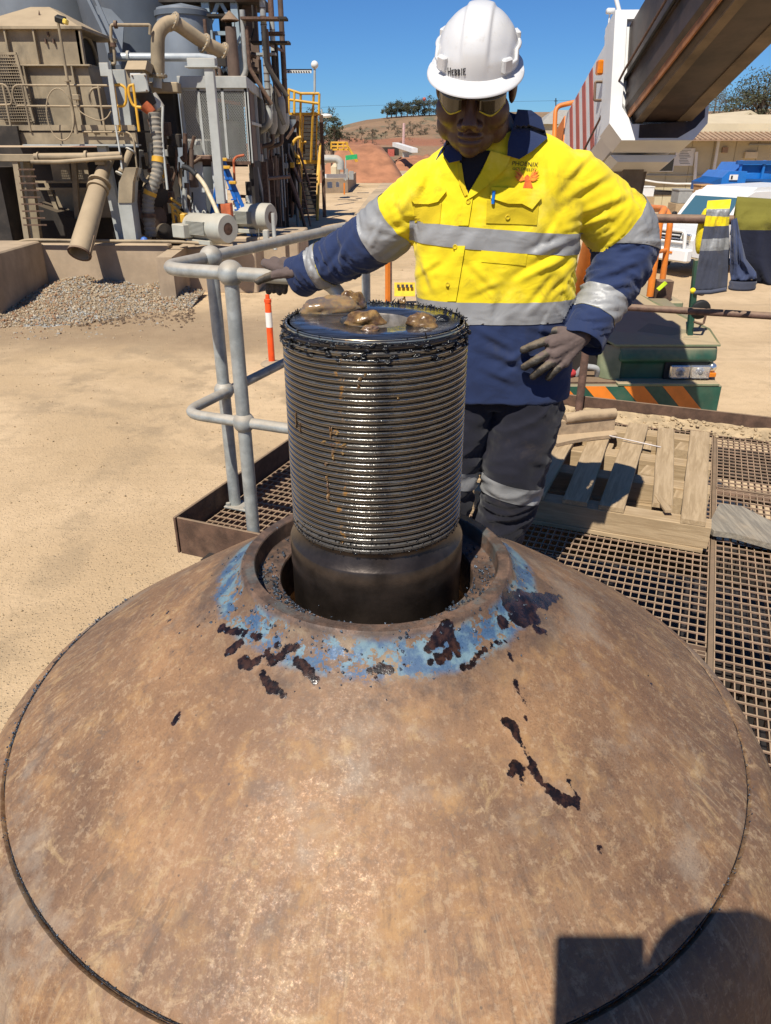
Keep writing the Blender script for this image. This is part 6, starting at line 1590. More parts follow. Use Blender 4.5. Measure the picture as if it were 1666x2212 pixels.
def pipe(m, pts, r, n=10, br=None): m.tube(bend([W(*p) for p in pts], br if br else .15, 6), r, n)
def flange(m, p, d, r, t=.03, n=20):
    d = V(d).normalized(); m.cyl(p-d*t/2, p+d*t/2, r, n)
def vert(px, py0, py1, Y):                                   # vertical line at the place seen at (px, py0)
    a = W(px, py0, Y); z = W(px, py1, Y).z; return a, V((a.x, a.y, z))

# ---- concrete bund walls
bw = thing('bund_wall', 'low dusty concrete bund wall along the front of the plant', 'wall', WG(230, 585))
Yw = 17.9
part('wall', m_conc, bw, lambda m: Bx(m, 40, 528, 372, 600, Yw, .35, .03, GZ-.1))
part('return_wall', m_conc, bw, lambda m: m.box((W(20, 560, 16.4).x-1.1, 16.6, (W(20, 540, 16.2).z+GZ)/2), (2.4, 2.6, W(20, 540, 16.2).z-GZ), None, .03))
part('pier', m_conc, bw, lambda m: m.prism([V((W(345, 552, 17.2).x, 16.9, GZ-.1)), V((W(345, 552, 17.2).x, 16.9, W(345, 556, 16.9).z)), V((W(345, 552, 17.2).x, 18.4, W(345, 533, 18.2).z)), V((W(345, 552, 17.2).x, 18.4, GZ-.1))], (.34, 0, 0)))
part('slab', m_conc, bw, lambda m: m.box((W(470, 540, 18.6).x, 18.9, (GZ+W(470, 535, 18.3).z)/2), (1.9, 1.3, W(470, 535, 18.3).z-GZ), None, .03))
part('slab', m_conc, bw, lambda m: m.box((W(560, 540, 20.5).x, 21.2, (GZ+W(560, 512, 20).z)/2), (2.2, 2.6, max(.2, W(560, 512, 20).z-GZ)), None, .03))
part('wall_pipe', m_beige, bw, lambda m: pipe(m, [(0, 536, 17.4), (58, 518, 17.8), (160, 520, 17.8), (380, 522, 17.8), (445, 526, 17.8)], .035))
# ---- gravel heap
def heap():
    X0, X1, Y0, Y1 = -11.0, -4.2, 13.6, 17.88
    cx = W(170, 570, 17.5).x
    def hf(x, y):
        a = .50*max(0, 1-sqrt(((x-cx)/2.6)**2+((y-17.9)/3.2)**2)); b = .30*max(0, 1-sqrt(((x-cx+2.2)/2.6)**2+((y-16.2)/2.2)**2)); c = .36*max(0, 1-sqrt(((x-cx-1.7)/1.9)**2+((y-17.9)/2.2)**2))
        return max(a, b, c)*(1+.25*nz((x*1.3, y*1.3, 2)))+.03*nz((x*4, y*4, 5))
    m = MB(); m.grid(lambda i, j: V((X0+(X1-X0)*i/60, Y0+(Y1-Y0)*j/36, GZ-.03+hf(X0+(X1-X0)*i/60, Y0+(Y1-Y0)*j/36))), 61, 37)
    t = NT('gravel'); vor = t.voronoi(24, None, 'F1', 'Color'); g = t.sep(vor)[0]
    col = t.mix(g, (.22, .16, .10), (.46, .37, .25)); col = t.mix(t.ramp(t.noise(.9, 3), .5, .62), col, t.mix(g, (.26, .27, .26), (.50, .50, .46))); t.bump(t.voronoi(24), .8, .05); mg = t.done(col, .9)
    hp_ = thing('gravel_heap', 'heap of mixed brown and grey gravel spilled below the discharge pipe', 'gravel', V((cx, 16.5, GZ))); hp_['kind'] = 'stuff'
    m.build('heap', mg, hp_)
    cols = [pbr('stone_%s' % n_, c, .85, vary=.2, vs=8) for n_, c in (('tan', (.33, .24, .145)), ('grey', (.30, .28, .24)), ('rust', (.30, .165, .085)), ('pale', (.42, .35, .25)))]
    s = MB(); oc = [V((1, 0, 0)), V((0, 1, 0)), V((-1, 0, 0)), V((0, -1, 0)), V((0, 0, 1)), V((0, 0, -1))]; of = [(0, 1, 4), (1, 2, 4), (2, 3, 4), (3, 0, 4), (1, 0, 5), (2, 1, 5), (3, 2, 5), (0, 3, 5)]
    for k in range(20000):
        x = random.uniform(X0, X1); y = random.uniform(Y0, Y1); h = hf(x, y)
        if h < .015 and random.random() < .82: continue
        r = random.choice((.012, .016, .02, .026, .035)) * random.uniform(.7, 1.2); R = Euler((random.uniform(0, 3), random.uniform(0, 3), random.uniform(0, 3))).to_matrix()
        s.cur = random.choices(range(4), (6, 2 if x > cx-.3 else .6, 2.5 if x < cx+.3 else 1, 2))[0]
        s.add([V((x, y, GZ-.025+h+r*.3))+R@(v*r*random.uniform(.75, 1.25)) for v in oc], of)
    o = s.build('stones', cols, hp_, False); o['kind'] = 'stuff'
heap()
# loose stones and clods over the yard
def clods():
    s = MB(); oc = [V((1, 0, 0)), V((0, 1, 0)), V((-1, 0, 0)), V((0, -1, 0)), V((0, 0, 1)), V((0, 0, -1))]; of = [(0, 1, 4), (1, 2, 4), (2, 3, 4), (3, 0, 4), (1, 0, 5), (2, 1, 5), (3, 2, 5), (0, 3, 5)]
    for k in range(6500):
        y = 2.2+random.random()**1.5*22; x = random.uniform(-.75, .45)*y-1; r = random.choice((.004, .005, .006, .008, .010, .014))*random.uniform(.6, 1.2)*(.6+y*.05); R = Euler((random.uniform(0, 3), random.uniform(0, 3), random.uniform(0, 3))).to_matrix()
        z = GZ+.045*nz((x*.35, y*.35, 0))+.02*nz((x*1.3, y*1.3, 3)); s.add([V((x, y, z+r*.25))+R@(v*r*random.uniform(.7, 1.3)) for v in oc], of)
    for k in range(900):
        p = WG(random.uniform(150, 420), random.gauss(672, 16)); r = random.uniform(.01, .045); R = Euler((random.uniform(0, 3), random.uniform(0, 3), 0)).to_matrix(); s.cur = 1
        s.add([p+V((0, 0, .01))+R@(v*r*random.uniform(.7, 1.3)) for v in oc], of)
    o = s.build('loose_stones', [m_dirt, pbr('dark_clod', (.17, .115, .07), .95)]); tag(o, 'small loose stones and clods over the dirt yard', 'stones', kind='stuff')
clods()
# ---- discharge pipe
dp = thing('discharge_pipe', 'wide dusty discharge pipe slanting down over the gravel heap', 'pipe', W(171, 551, 17.2))
pt, pbm = W(212, 408, 18.2), W(172, 548, 17.0); dd = (pbm-pt).normalized()
part('tube', m_beige, dp, lambda m: m.lathe([(.17, 0), (.20, .05), (.235, (pbm-pt).length*.8), (.235, (pbm-pt).length), (.20, (pbm-pt).length), (.18, (pbm-pt).length-.4)], 28, pt, dd.to_track_quat('Z', 'Y').to_matrix()))
part('lip', m_rustst, dp, lambda m: m.lathe([(.236, -.03), (.252, -.03), (.252, .01), (.21, .012), (.205, -.1)], 28, pbm, dd.to_track_quat('Z', 'Y').to_matrix()))
part('flange', m_beige, dp, lambda m: (flange(m, pt, dd, .24, .05), flange(m, pt-dd*.16, dd, .25, .04)))
part('neck', m_beige, dp, lambda m: m.tube([pt-dd*.9+V((0, .25, .0)), pt-dd*.5, pt], [.10, .15, .17], 20))
part('seam', m_rustst, dp, lambda m: m.bar(pt.lerp(pbm, .72)+V((.22, -.06, 0)), pbm+V((.235, -.06, 0)), .03, .02))
# ---- dark building core behind the wall
core = thing('plant_substructure', 'steel substructure with beams, columns and dark shade sheets under the hopper walkway', 'structure', V((-8, 20, GZ)))
part('shade_sheet', m_shadow, core, lambda m: Bx(m, -60, 318, 335, 540, 21.6, .1, 0, GZ))  # near-black sheet paints the shade behind the bund wall
part('shade_block', m_shadow, core, lambda m: Bx(m, -40, 362, 32, 540, 18.6, .8, 0, GZ))  # dark block drawn where there is only shade
part('top_beam', m_beige, core, lambda m: Bx(m, -40, 333, 76, 349, 18.6, .4, .01))
for (x0, y0, x1, y1, Y) in ((109, 353, 155, 391, 20.6), (160, 350, 194, 391, 20.6), (118, 408, 200, 480, 21.0), (204, 408, 250, 470, 21.1)): part('lit_panel', m_beige, core, lambda m: Bx(m, x0, y0, x1, y1, Y, .06))
for (xa, ya, xb, yb, Y, w_) in ((221, 312, 266, 526, 18.9, .2), (60, 350, 84, 526, 19.2, .16), (160, 340, 172, 530, 20.3, .12), (100, 392, 150, 520, 20.6, .1), (35, 350, 62, 530, 18.7, .12)):
    part('column', m_pale if xa > 200 else m_beige, core, lambda m: m.bar(W(xa, ya, Y), W(xb, yb, Y), w_, w_, (0, 1, 0)))
part('hopper_cone', m_shadow, core, lambda m: m.prism([W(70, 440, 20.2), W(178, 478, 20.2), W(150, 530, 20.2), W(80, 530, 20.2)], (0, .8, 0)))
for (ya, xb) in ((393, 195), (408, 205)): part('cross_beam', m_beige, core, lambda m: m.bar(W(55, ya, 20.4), W(xb, ya, 20.4), .06, .05))
part('service_pipe', m_beige, core, lambda m: (pipe(m, [(75, 339, 18.4), (186, 338, 18.4), (262, 335, 18.4)], .075, 14), flange(m, W(187, 338, 18.4), (1, 0, 0), .12, .05), flange(m, W(84, 340, 18.4), (1, 0, 0), .11, .03)))
part('service_pipe', m_beige, core, lambda m: pipe(m, [(68, 350, 18.3), (130, 350, 18.3), (200, 344, 18.3), (265, 340, 18.3)], .045))
part('bracket_box', m_beige, core, lambda m: Bx(m, 203, 339, 226, 356, 18.4, .3, .01))
# ladder like grille shadow caster
for k in range(9): part('rung', m_rustst, core, lambda m: m.bar(W(40+k*1.4, 366+k*15, 18.4), W(76+k*3.2, 366+k*15, 18.4), .03, .03))
# ---- hopper
hop = thing('dust_hopper', 'beige dust covered hopper with pyramid roof and stiffening ribs', 'hopper', V((-8, 21, GZ)))
Yh = 20.0; ez = W(80, 57, Yh).z; xl_ = W(-40, 57, Yh).x; xr_ = W(167, 57, Yh).x; Yb = 22.2
rt = W(66, 15, 21.2), W(107, 15, 21.2)
part('roof', m_beige, hop, lambda m: m.add([V((xl_-.3, Yh-.1, ez)), V((xr_+.06, Yh-.1, ez)), V((xr_+.06, Yb, ez)), V((xl_-.3, Yb, ez)), rt[0], rt[1], rt[1]+V((0, .5, 0)), rt[0]+V((0, .5, 0))], [(0, 1, 5, 4), (1, 2, 6, 5), (2, 3, 7, 6), (3, 0, 4, 7), (4, 5, 6, 7)]))
part('eave', m_beige, hop, lambda m: m.box(((xl_+xr_)/2-.1, (Yh+Yb)/2, ez-.035), (xr_-xl_+.5, Yb-Yh+.3, .07), None, .008))
z1 = W(80, 141, Yh).z; z2 = W(80, 226, Yh).z; z3 = W(80, 272, Yh).z
part('upper_bin', m_beige, hop, lambda m: m.prism([V((xl_-.5, Yh, z1)), V((xr_, Yh, z1)), V((xr_, Yh, ez-.07)), V((xl_-.5, Yh, ez-.07))], (0, .06, 0)))
part('side_frame', m_beige, hop, lambda m: (m.bar(V((xr_-.03, Yh+.05, z1)), V((xr_-.03, Yh+.05, ez-.07)), .07, .1, (0, 1, 0)), m.bar(V((xr_, Yb, z1)), V((xr_, Yb, ez)), .08, .08, (0, 1, 0)), m.bar(V((xr_, Yh, z1)), V((xr_, Yb, z1)), .08, .1)))
part('side_sheet', m_shadow, hop, lambda m: m.box((xr_-.35, (Yh+Yb)/2, (z1+ez)/2), (.04, Yb-Yh-.1, ez-z1-.1)))  # dark sheet paints the black shade inside the arched opening
part('outlet_arch', m_beige, hop, lambda m: m.tube(arc((xr_-.3, Yh+1.3, z1+.1), .62, 0, pi, 14, (0, 1, 0), (0, 0, 1)), .05, 8))
part('lower_bin', m_beige, hop, lambda m: m.prism([V((xl_-.5, Yh-.02, z3)), V((xr_+.22, Yh-.02, z3)), V((xr_+.10, Yh-.02, z1-.02)), V((xl_-.5, Yh-.02, z1-.02))], (0, 2.1, 0)))
part('ledge', m_beige, hop, lambda m: m.box(((xl_+xr_)/2, Yh-.06, z1-.01), (xr_-xl_+.4, .16, .035), None, .006))
for px_ in (16, 78, 178):
    part('rib', m_beige, hop, lambda m: m.bar(W(px_-6, 60, Yh-.06), V((W(px_-6, 60, Yh-.06).x, Yh-.06, z1+.01)), .035, .12, (0, 1, 0)))
for px_ in (52, 156): part('rib', m_beige, hop, lambda m: m.bar(V((W(px_, 145, Yh-.1).x, Yh-.09, z1-.03)), V((W(px_, 145, Yh-.1).x+.02, Yh-.09, z3)), .035, .12, (0, 1, 0)))
for (x, y) in ((104, 74), (99, 89), (116, 89)): part('lug', m_rustst, hop, lambda m: m.box(W(x, y, Yh-.04), (.03, .06, .09)))
part('roof_hook', m_rustst, hop, lambda m: m.prism([W(83, 32, 20.6), W(87, 32, 20.6), W(84, 22, 20.6)], (0, .02, 0)))
part('side_duct', m_pale, hop, lambda m: Bx(m, 216, 150, 285, 272, 20.8, 1.0, .01))
# mesh cage
mc_ = thing('mesh_cage', 'dusty square wire mesh guard cage at the left end of the walkway', 'cage', V((W(20, 270, 19.3).x, 19.3, GZ)))
ca, cb = W(-30, 118, 19.4), W(46, 262, 19.4)
for i in range(14): part('wire', m_beige, mc_, lambda m: m.bar(V((ca.x+(cb.x-ca.x+.16)*i/13, 19.4, ca.z)), V((ca.x+(cb.x-ca.x+.16)*i/13+.12, 19.4, cb.z)), .014, .014, (0, 1, 0)))
for i in range(24): part('wire', m_beige, mc_, lambda m: m.bar(V((ca.x, 19.385, ca.z+(cb.z-ca.z)*i/23)), V((cb.x+.16+.1*i/23, 19.385, ca.z+(cb.z-ca.z)*i/23)), .014, .014))
part('frame', m_beige, mc_, lambda m: (m.bar(V((ca.x, 19.4, ca.z+.02)), V((cb.x+.18, 19.4, ca.z+.02)), .05, .05), m.bar(V((cb.x+.17, 19.4, ca.z)), V((cb.x+.29, 19.4, cb.z)), .05, .05, (0, 1, 0))))
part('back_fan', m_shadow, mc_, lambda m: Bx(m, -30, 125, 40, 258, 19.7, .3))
# ---- walkway with hand rails
ww = thing('walkway', 'steel walkway with beige tube handrails in front of the hopper', 'walkway', V((W(150, 300, 18.7).x, 18.9, GZ)))
Yk = 18.7
part('toe_plate', m_beige, ww, lambda m: Bx(m, -20, 270, 292, 282, Yk, .02)); part('channel', m_beige, ww, lambda m: Bx(m, -20, 284.5, 296, 312, Yk+.03, .12, .01)); part('flange', m_pale, ww, lambda m: Bx(m, 50, 311.5, 297, 315, Yk-.08, .3)); part('deck', m_shadow, ww, lambda m: Bx(m, -20, 281, 292, 285, Yk+.02, 1.2))
part('left_fascia', m_shadow, ww, lambda m: Bx(m, -30, 272, 44, 314, Yk-.15, .1))
zr1, zr2 = W(100, 184.5, Yk).z, W(100, 229, Yk).z; zd = W(100, 284, Yk).z
def rl2(m, pts, r=.022): m.tube(bend(pts, .12, 6), r, 8)
part('handrail', m_beige, ww, lambda m: rl2(m, [W(38, 232, Yk), W(26, 205, Yk), W(30, 184, Yk), W(62, 184, Yk), W(230, 184.5, Yk), W(258, 186, Yk)]))
part('mid_rail', m_beige, ww, lambda m: rl2(m, [W(38, 229, Yk), W(250, 230, Yk)]))
part('handrail', m_beige, ww, lambda m: rl2(m, [W(-10, 182, Yk), W(14, 182, Yk), W(26, 214, Yk), W(25, 226, Yk), W(-10, 227, Yk)]))
part('handrail', m_beige, ww, lambda m: rl2(m, [W(218, 190, Yk+.3), W(200, 190, Yk+.3), W(192, 205, Yk+.3), W(200, 232, Yk+.3), W(240, 233, Yk+.3)]))
for px_ in (6, 48, 212): a_, b_ = vert(px_, 184, 283, Yk); part('post', m_beige, ww, lambda m: m.tube([a_, V((b_.x, b_.y, zd))], .025, 8))
for px_ in (246, 288):
    a_, b_ = vert(px_, 184, 283, Yk); part('post', m_yelp, ww, lambda m: m.tube([a_, V((b_.x, b_.y, zd))], .03, 8))
part('yellow_loop', m_yelp, ww, lambda m: rl2(m, [W(246, 229, Yk), W(268, 229, Yk), W(273, 220, Yk), W(272, 190, Yk), W(262, 183, Yk), W(247, 183, Yk)], .03)); part('yellow_loop', m_yelp, ww, lambda m: rl2(m, [W(305, 232, Yk), W(288, 230, Yk), W(278, 205, Yk), W(278, 185, Yk), W(290, 183, Yk)], .03))
part('low_rail', m_beige, ww, lambda m: rl2(m, [W(178, 285, Yk-.05), W(278, 285.5, Yk-.05), W(289, 300, Yk-.1), W(299, 390, Yk-.1)], .02))
# ---- floodlight pole
fp = thing('floodlight_pole', 'leaning beige pole with a small floodlight in front of the hopper', 'light pole', W(167, 289, 18.5))
a_, b_ = vert(124, 38, 289, 18.5)
part('pole', m_beige, fp, lambda m: m.tube([a_, a_.lerp(b_, .55), b_], [.03, .03, .045], 10)); part('collar', m_beige, fp, lambda m: flange(m, a_.lerp(b_, .53), (0, 0, 1), .07, .03))
part('lamp', m_black, fp, lambda m: m.box(W(131, 42, 18.4), (.2, .16, .12), (radians(20), radians(15), 0), .02)); part('lens', pbr('lamp_yellow', (.75, .55, .10), .2), fp, lambda m: m.box(W(142, 47, 18.3), (.09, .14, .10), (0, radians(20), 0), .02))
part('junction_box', m_beige, fp, lambda m: Bx(m, 155, 204, 171, 216, 18.3, .12, .01)); part('conduit', m_beige, fp, lambda m: pipe(m, [(166, 215, 18.35), (166, 235, 18.35), (185, 250, 18.35), (215, 262, 18.4), (232, 255, 18.5), (240, 240, 18.5)], .014))
part('cable_loop', m_beige, fp, lambda m: m.tube([W(130+29*cos(t_)+6*sin(t_), 247+56*sin(t_), 18.45) for t_ in [2*pi*i/40 for i in range(40)]], .014, 6, closed=True))
# ---- silos behind
sA = thing('storage_silo', 'large blue grey storage silo rising behind the hopper roof', 'silo', V((W(90, 300, 29).x, 30, GZ)))
part('shell', m_tankl, sA, lambda m: m.lathe([(0, 14), (2.6, 14), (2.6, 1), (2.2, -2)], 40, (W(70, 60, 29).x, 30.5, W(100, 95, 29).z-1)))
for z_ in (1.2, 3.4, 5.6): part('hoop', m_bluegrey, sA, lambda m: m.lathe([(2.6, z_), (2.64, z_), (2.64, z_+.1), (2.6, z_+.1)], 40, (W(70, 60, 29).x, 30.5, W(100, 95, 29).z-1)))
sB = thing('cone_silo', 'dark blue grey silo with conical shoulder behind the gooseneck pipe', 'silo', V((W(270, 300, 27).x, 28, GZ)))
part('shell', m_bluegrey, sB, lambda m: m.lathe([(0, 9), (1.75, 9), (1.75, 2.6), (1.55, 1.2), (1.55, -4)], 40, (W(277, 80, 27).x, 28.0, W(270, 105, 27).z-.6)))
part('brace', m_tankl, sB, lambda m: m.bar(W(190, -5, 25.6), W(236, 90, 25.6), .12, .08)); part('brace', m_tankl, sB, lambda m: m.bar(W(206, -5, 25.5), W(250, 95, 25.5), .05, .08))
part('sheet', m_tankl, sB, lambda m: m.prism([W(206, 12, 25.9), W(240, 20, 25.9), W(268, 50, 25.9), W(262, 140, 25.9), W(238, 140, 25.9)], (0, .05, 0)))
tC = thing('process_tank', 'grey process tank standing between the gooseneck pipe and the steel tower', 'tank', V((W(390, 300, 25).x, 25.6, GZ)))
part('shell', m_tankl, tC, lambda m: m.lathe([(0, 1.9), (.72, 1.75), (.74, 1.65), (.74, -4)], 36, (W(391, 120, 25).x, 25.7, W(391, 115, 25).z-.6)))
part('lid_ring', m_bluegrey, tC, lambda m: m.lathe([(.74, 1.55), (.79, 1.55), (.79, 1.68), (.74, 1.7)], 36, (W(391, 120, 25).x, 25.7, W(391, 115, 25).z-.6)))
sD = thing('rear_bin', 'yellow edged dark bin at the far left behind the hopper', 'bin', V((W(0, 300, 31).x, 31, GZ))); part('wall', m_yelp, sD, lambda m: Bx(m, -60, 38, 14, 90, 26, 1.0)); part('rim', m_shadow, sD, lambda m: Bx(m, -60, 34, 16, 38, 25.9, 1.2))
# yellow rail scrap up high
hr_ = thing('roof_railing', 'yellow handrail on a high roof between silo and tower', 'railing', W(385, 40, 30))
for (a1, b1) in (((362, 20, 30), (378, 20, 30)), ((362, 34, 30), (380, 34, 30)), ((364, 20, 30), (366, 45, 30)), ((376, 18, 30), (378, 45, 30)), ((378, 22, 30), (378, 60, 30))): part('tube', m_yelp, hr_, lambda m: m.tube([W(*a1), W(*b1)], .035, 6))
part('roof_edge', m_shadow, hr_, lambda m: m.prism([W(345, 5, 30.5), W(440, 10, 30.5), W(380, 22, 30.5), W(348, 22, 30.5)], (0, .5, 0)))
# ---- gooseneck pipe
gn = thing('gooseneck_pipe', 'large beige gooseneck duct with bolted flanges above the walkway', 'pipe', W(341, 170, 20.3))
cl = bend([W(341, 168, 20.2), W(341, 66, 20.2), W(372, 44, 20.4), W(440, 92, 20.9), W(484, 114, 21.2)], .42, 12)
part('duct', m_pale if False else m_beige, gn, lambda m: m.tube(cl, .155, 24))
for (p_, d_) in ((W(341, 164, 20.2), V((0, 0, 1))), (W(374, 47, 20.42), W(440, 92, 20.9)-W(372, 44, 20.4)), (W(441, 93, 20.9), W(440, 92, 20.9)-W(372, 44, 20.4)), (W(481, 112, 21.2), W(440, 92, 20.9)-W(372, 44, 20.4))):
    f_ = part('flange', m_beige, gn, lambda m: flange(m, p_, d_, .22, .045, 28)); d_ = d_.normalized(); u_ = d_.orthogonal().normalized(); w_ = d_.cross(u_)
    for k in range(12): part('bolt', m_pale, f_, lambda m: m.cyl(p_+(u_*cos(k*pi/6)+w_*sin(k*pi/6))*.19-d_*.04, p_+(u_*cos(k*pi/6)+w_*sin(k*pi/6))*.19+d_*.04, .016, 6))
part('base_stub', m_pale, gn, lambda m: m.tube([W(341, 168, 20.2), W(341, 190, 20.2)], .10, 16)); part('support_frame', m_beige, gn, lambda m: Bx(m, 318, 177, 385, 200, 20.3, .4, .02))
part('support_frame', m_shadow, gn, lambda m: Bx(m, 322, 200, 384, 300, 20.8, .5))
hp2 = thing('white_pipe', 'long pale blue grey pipe running level behind the gooseneck', 'pipe', W(340, 124, 22.5))
part('tube', m_tankl if False else pbr('pale_pipe', (.42, .46, .48), .35, .1, vary=.1, dust=.15), hp2, lambda m: m.tube([W(236, 123, 22.2), W(432, 124, 22.2), W(470, 130, 22.4)], .095, 18)); part('flange', m_pale, hp2, lambda m: flange(m, W(278, 123, 22.2), (1, 0, 0), .14, .06))
tpp = thing('sampling_pipe', 'thin beige pipe frame looping over in front of the dark silo', 'pipe', W(260, 145, 20)); part('tube', m_beige, tpp, lambda m: pipe(m, [(242, 138, 20), (249, 138, 20), (246, 100, 20), (240, 85, 20), (240, 54, 20), (325, 54, 20), (324, 75, 20)], .035, 10, .05)); part('valve', m_rustst, tpp, lambda m: (flange(m, W(250, 53, 20), (1, 0, 0), .08, .06), flange(m, W(245, 97, 20), (0, 0, 1), .07, .08)))
# ---- junction boxes by the gooseneck
jb = thing('control_box', 'beige hooded electrical control box with a square cover beside the yellow loops', 'control box', W(300, 220, 18.9))
part('body', m_beige, jb, lambda m: Bx(m, 270, 146, 316, 200, 19.4, .4, .02)); part('hood', m_beige, jb, lambda m: m.prism([W(269, 150, 19.3), W(314, 150, 19.3), W(318, 131, 19.6), W(276, 131, 19.6)], (0, .5, -.05)))
lid_ = part('cover', m_pale, jb, lambda m: m.box(W(302, 180, 19.0), (.36, .06, .36), (0, radians(-4), 0), .02))
for sx_ in (-.14, .14):
    for sz_ in (-.14, .14): part('screw', m_rustst, lid_, lambda m: m.cyl(W(302, 180, 18.97)+V((sx_, -.03, sz_)), W(302, 180, 18.97)+V((sx_, .02, sz_)), .018, 8))
part('label', m_bare, jb, lambda m: Bx(m, 281, 158, 304, 164, 19.32, .02)); part('motor_body', m_shadow, jb, lambda m: m.tube([W(305, 192, 19.2), W(325, 228, 19.3)], [.2, .17], 16)); part('spout', m_orangep, jb, lambda m: m.tube([W(314, 226, 19.2), W(330, 244, 19.2)], [.16, .10], 14)); part('spout_rim', m_pale, jb, lambda m: m.tube([W(326, 208, 19.4), W(345, 236, 19.4)], [.15, .14], 14))
chn = thing('cable_channel', 'tall pale metal cable channel leaning on the walkway rail', 'cable channel', W(236, 210, 18.55)); part('channel', m_pale, chn, lambda m: (m.bar(W(237, 150, 18.5), W(253, 270, 18.5), .10, .06, (0, 1, 0)), Bx(m, 213, 135, 237, 165, 18.5, .1, .01))); part('conduit', m_pale, chn, lambda m: pipe(m, [(249, 268, 18.5), (258, 320, 18.4), (264, 366, 18.3)], .02))
# ---- corrugated hose and cranked chute
hs = thing('ribbed_hose', 'thick ribbed grey hose with yellow bands hanging beside the chute', 'hose', W(326, 505, 18.9)); HP = resample(bend([W(333, 244, 19.2), W(344, 330, 19.1), W(340, 380, 19.0), W(318, 430, 18.9), W(326, 510, 18.9)], .5, 10), 90)
part('tube', m_hose, hs, lambda m: m.tube(HP, [.135+.012*sin(i*1.9) for i in range(90)], 16)); part('yellow_band', m_yelp, hs, lambda m: m.tube(HP[30:35], .152, 16)); part('yellow_band', m_yelp, hs, lambda m: m.tube(HP[56:60], .152, 16)); part('clamp', m_rustst, hs, lambda m: m.tube(HP[72:76], .17, 16))
ch_ = thing('cranked_chute', 'pale cranked square steel chute standing on the bund wall', 'chute', W(283, 526, 18.4)); part('body', m_pale, ch_, lambda m: m.prism([W(*p, 18.3) for p in ((271, 364), (294, 364), (286, 394), (284, 439), (296, 528), (270, 528), (255, 439), (257, 394))], (0, .45, 0))); part('top_box', m_beige, ch_, lambda m: m.prism([W(*p, 18.27) for p in ((270, 362), (295, 362), (287, 394), (285, 438), (255.5, 438), (257.5, 394))], (0, .2, 0)))
part('feed_arm', m_beige, ch_, lambda m: m.tube([W(282, 325, 18.6), W(262, 372, 18.4)], .075, 12)); part('arm_flange', m_pale, ch_, lambda m: (flange(m, W(282, 325, 18.6), W(282, 325, 18.6)-W(262, 372, 18.4), .11), flange(m, W(260, 376, 18.4), W(282, 325, 18.6)-W(262, 372, 18.4), .11)))
# ---- steel column with cap beam
ic = thing('steel_column', 'tall beige steel column with a short cap beam in front of the mesh enclosure', 'column', W(486, 440, 18.9)); a_, b_ = vert(452, 143, 440, 18.9)
part('web', m_pale, ic, lambda m: m.bar(a_, b_, .20, .20, (0, 1, 0), .01)); part('cap_beam', m_pale, ic, lambda m: Bx(m, 403, 125, 465, 143, 18.8, .3, .01)); part('cap_flange', m_pale, ic, lambda m: Bx(m, 399, 142, 469, 145, 18.75, .4)); part('beam_run', m_shadow, ic, lambda m: Bx(m, 452, 126, 488, 142, 19.3, .2))
part('foot', m_orangep, ic, lambda m: Bx(m, 476, 440, 500, 470, 18.8, .3, .01)); part('stub', m_rustst, ic, lambda m: m.bar(V((b_.x, b_.y+.1, b_.z)), V((b_.x, b_.y+.1, GZ)), .16, .16, (0, 1, 0)))
# ---- mesh enclosure
me_ = thing('mesh_enclosure', 'grey steel enclosure with expanded mesh panels and long receding side', 'enclosure', V((W(465, 360, 21).x, 24, GZ)))
Ye = 21.0
def quad(m, px, Ys_, t=(0, .04, 0)): m.prism([W(*p) for p in px], t)
eL, eR = W(390, 188, Ye).x, W(530, 188, Ye).x; eT = W(460, 190, Ye).z; eB = W(470, 352, Ye).z
bk_x = W(603, 250, 37).x; bkY = 37.0
part('roof_edge', m_pale, me_, lambda m: (m.box(((eL+eR)/2, Ye-.03, eT+.12), (eR-eL+.1, .1, .26), None, .01), m.prism([V((eR+.04, Ye, eT)), V((eR+.04, Ye, eT+.25)), V((bk_x+.04, bkY, eT+.25)), V((bk_x+.04, bkY, eT))], (-.05, 0, 0))))
part('roof', m_pale, me_, lambda m: m.prism([V((eL, Ye, eT+.22)), V((eR, Ye, eT+.22)), V((bk_x, bkY, eT+.22)), V((bk_x-2, bkY, eT+.22))], (0, 0, .03)))
for x_ in (eL, eL+(eR-eL)*.27, eL+(eR-eL)*.64, eR): part('frame_post', m_pale, me_, lambda m: m.bar(V((x_, Ye, eT)), V((x_+.0, Ye, eB)), .065, .05, (0, 1, 0)))
part('frame_rail', m_pale, me_, lambda m: m.box(((eL+eR)/2, Ye, eT-.03), (eR-eL, .05, .06))); part('frame_rail', m_rustst, me_, lambda m: m.box(((eL+eR)/2, Ye, eB), (eR-eL, .06, .08)))
def mesh_wires(m):
    p_ = .042; w_ = eR-eL; h_ = eT-eB; n_ = int((w_+h_*.6)/p_)
    for k in range(n_):
        for sgn in (1, -1):
            x0 = k*p_-h_*.6; ps = []
            for (x, z) in ((x0, 0), (x0+h_*.6, h_)):
                ps.append((x, z))
            (xa, za), (xb, zb) = ps; t0 = max(0, -xa/(xb-xa)); t1 = min(1, (w_-xa)/(xb-xa))
            if t1 <= t0: continue
            A_ = (xa+(xb-xa)*t0, h_*t0); B_ = (xa+(xb-xa)*t1, h_*t1)
            if sgn < 0: A_ = (w_-A_[0], A_[1]); B_ = (w_-B_[0], B_[1])
            m.bar(V((eL+A_[0], Ye+.01*sgn, eB+A_[1])), V((eL+B_[0], Ye+.01*sgn, eB+B_[1])), .006, .011, (0, 1, 0))
o = part('mesh_infill', m_pale, me_, mesh_wires); o['kind'] = 'stuff'
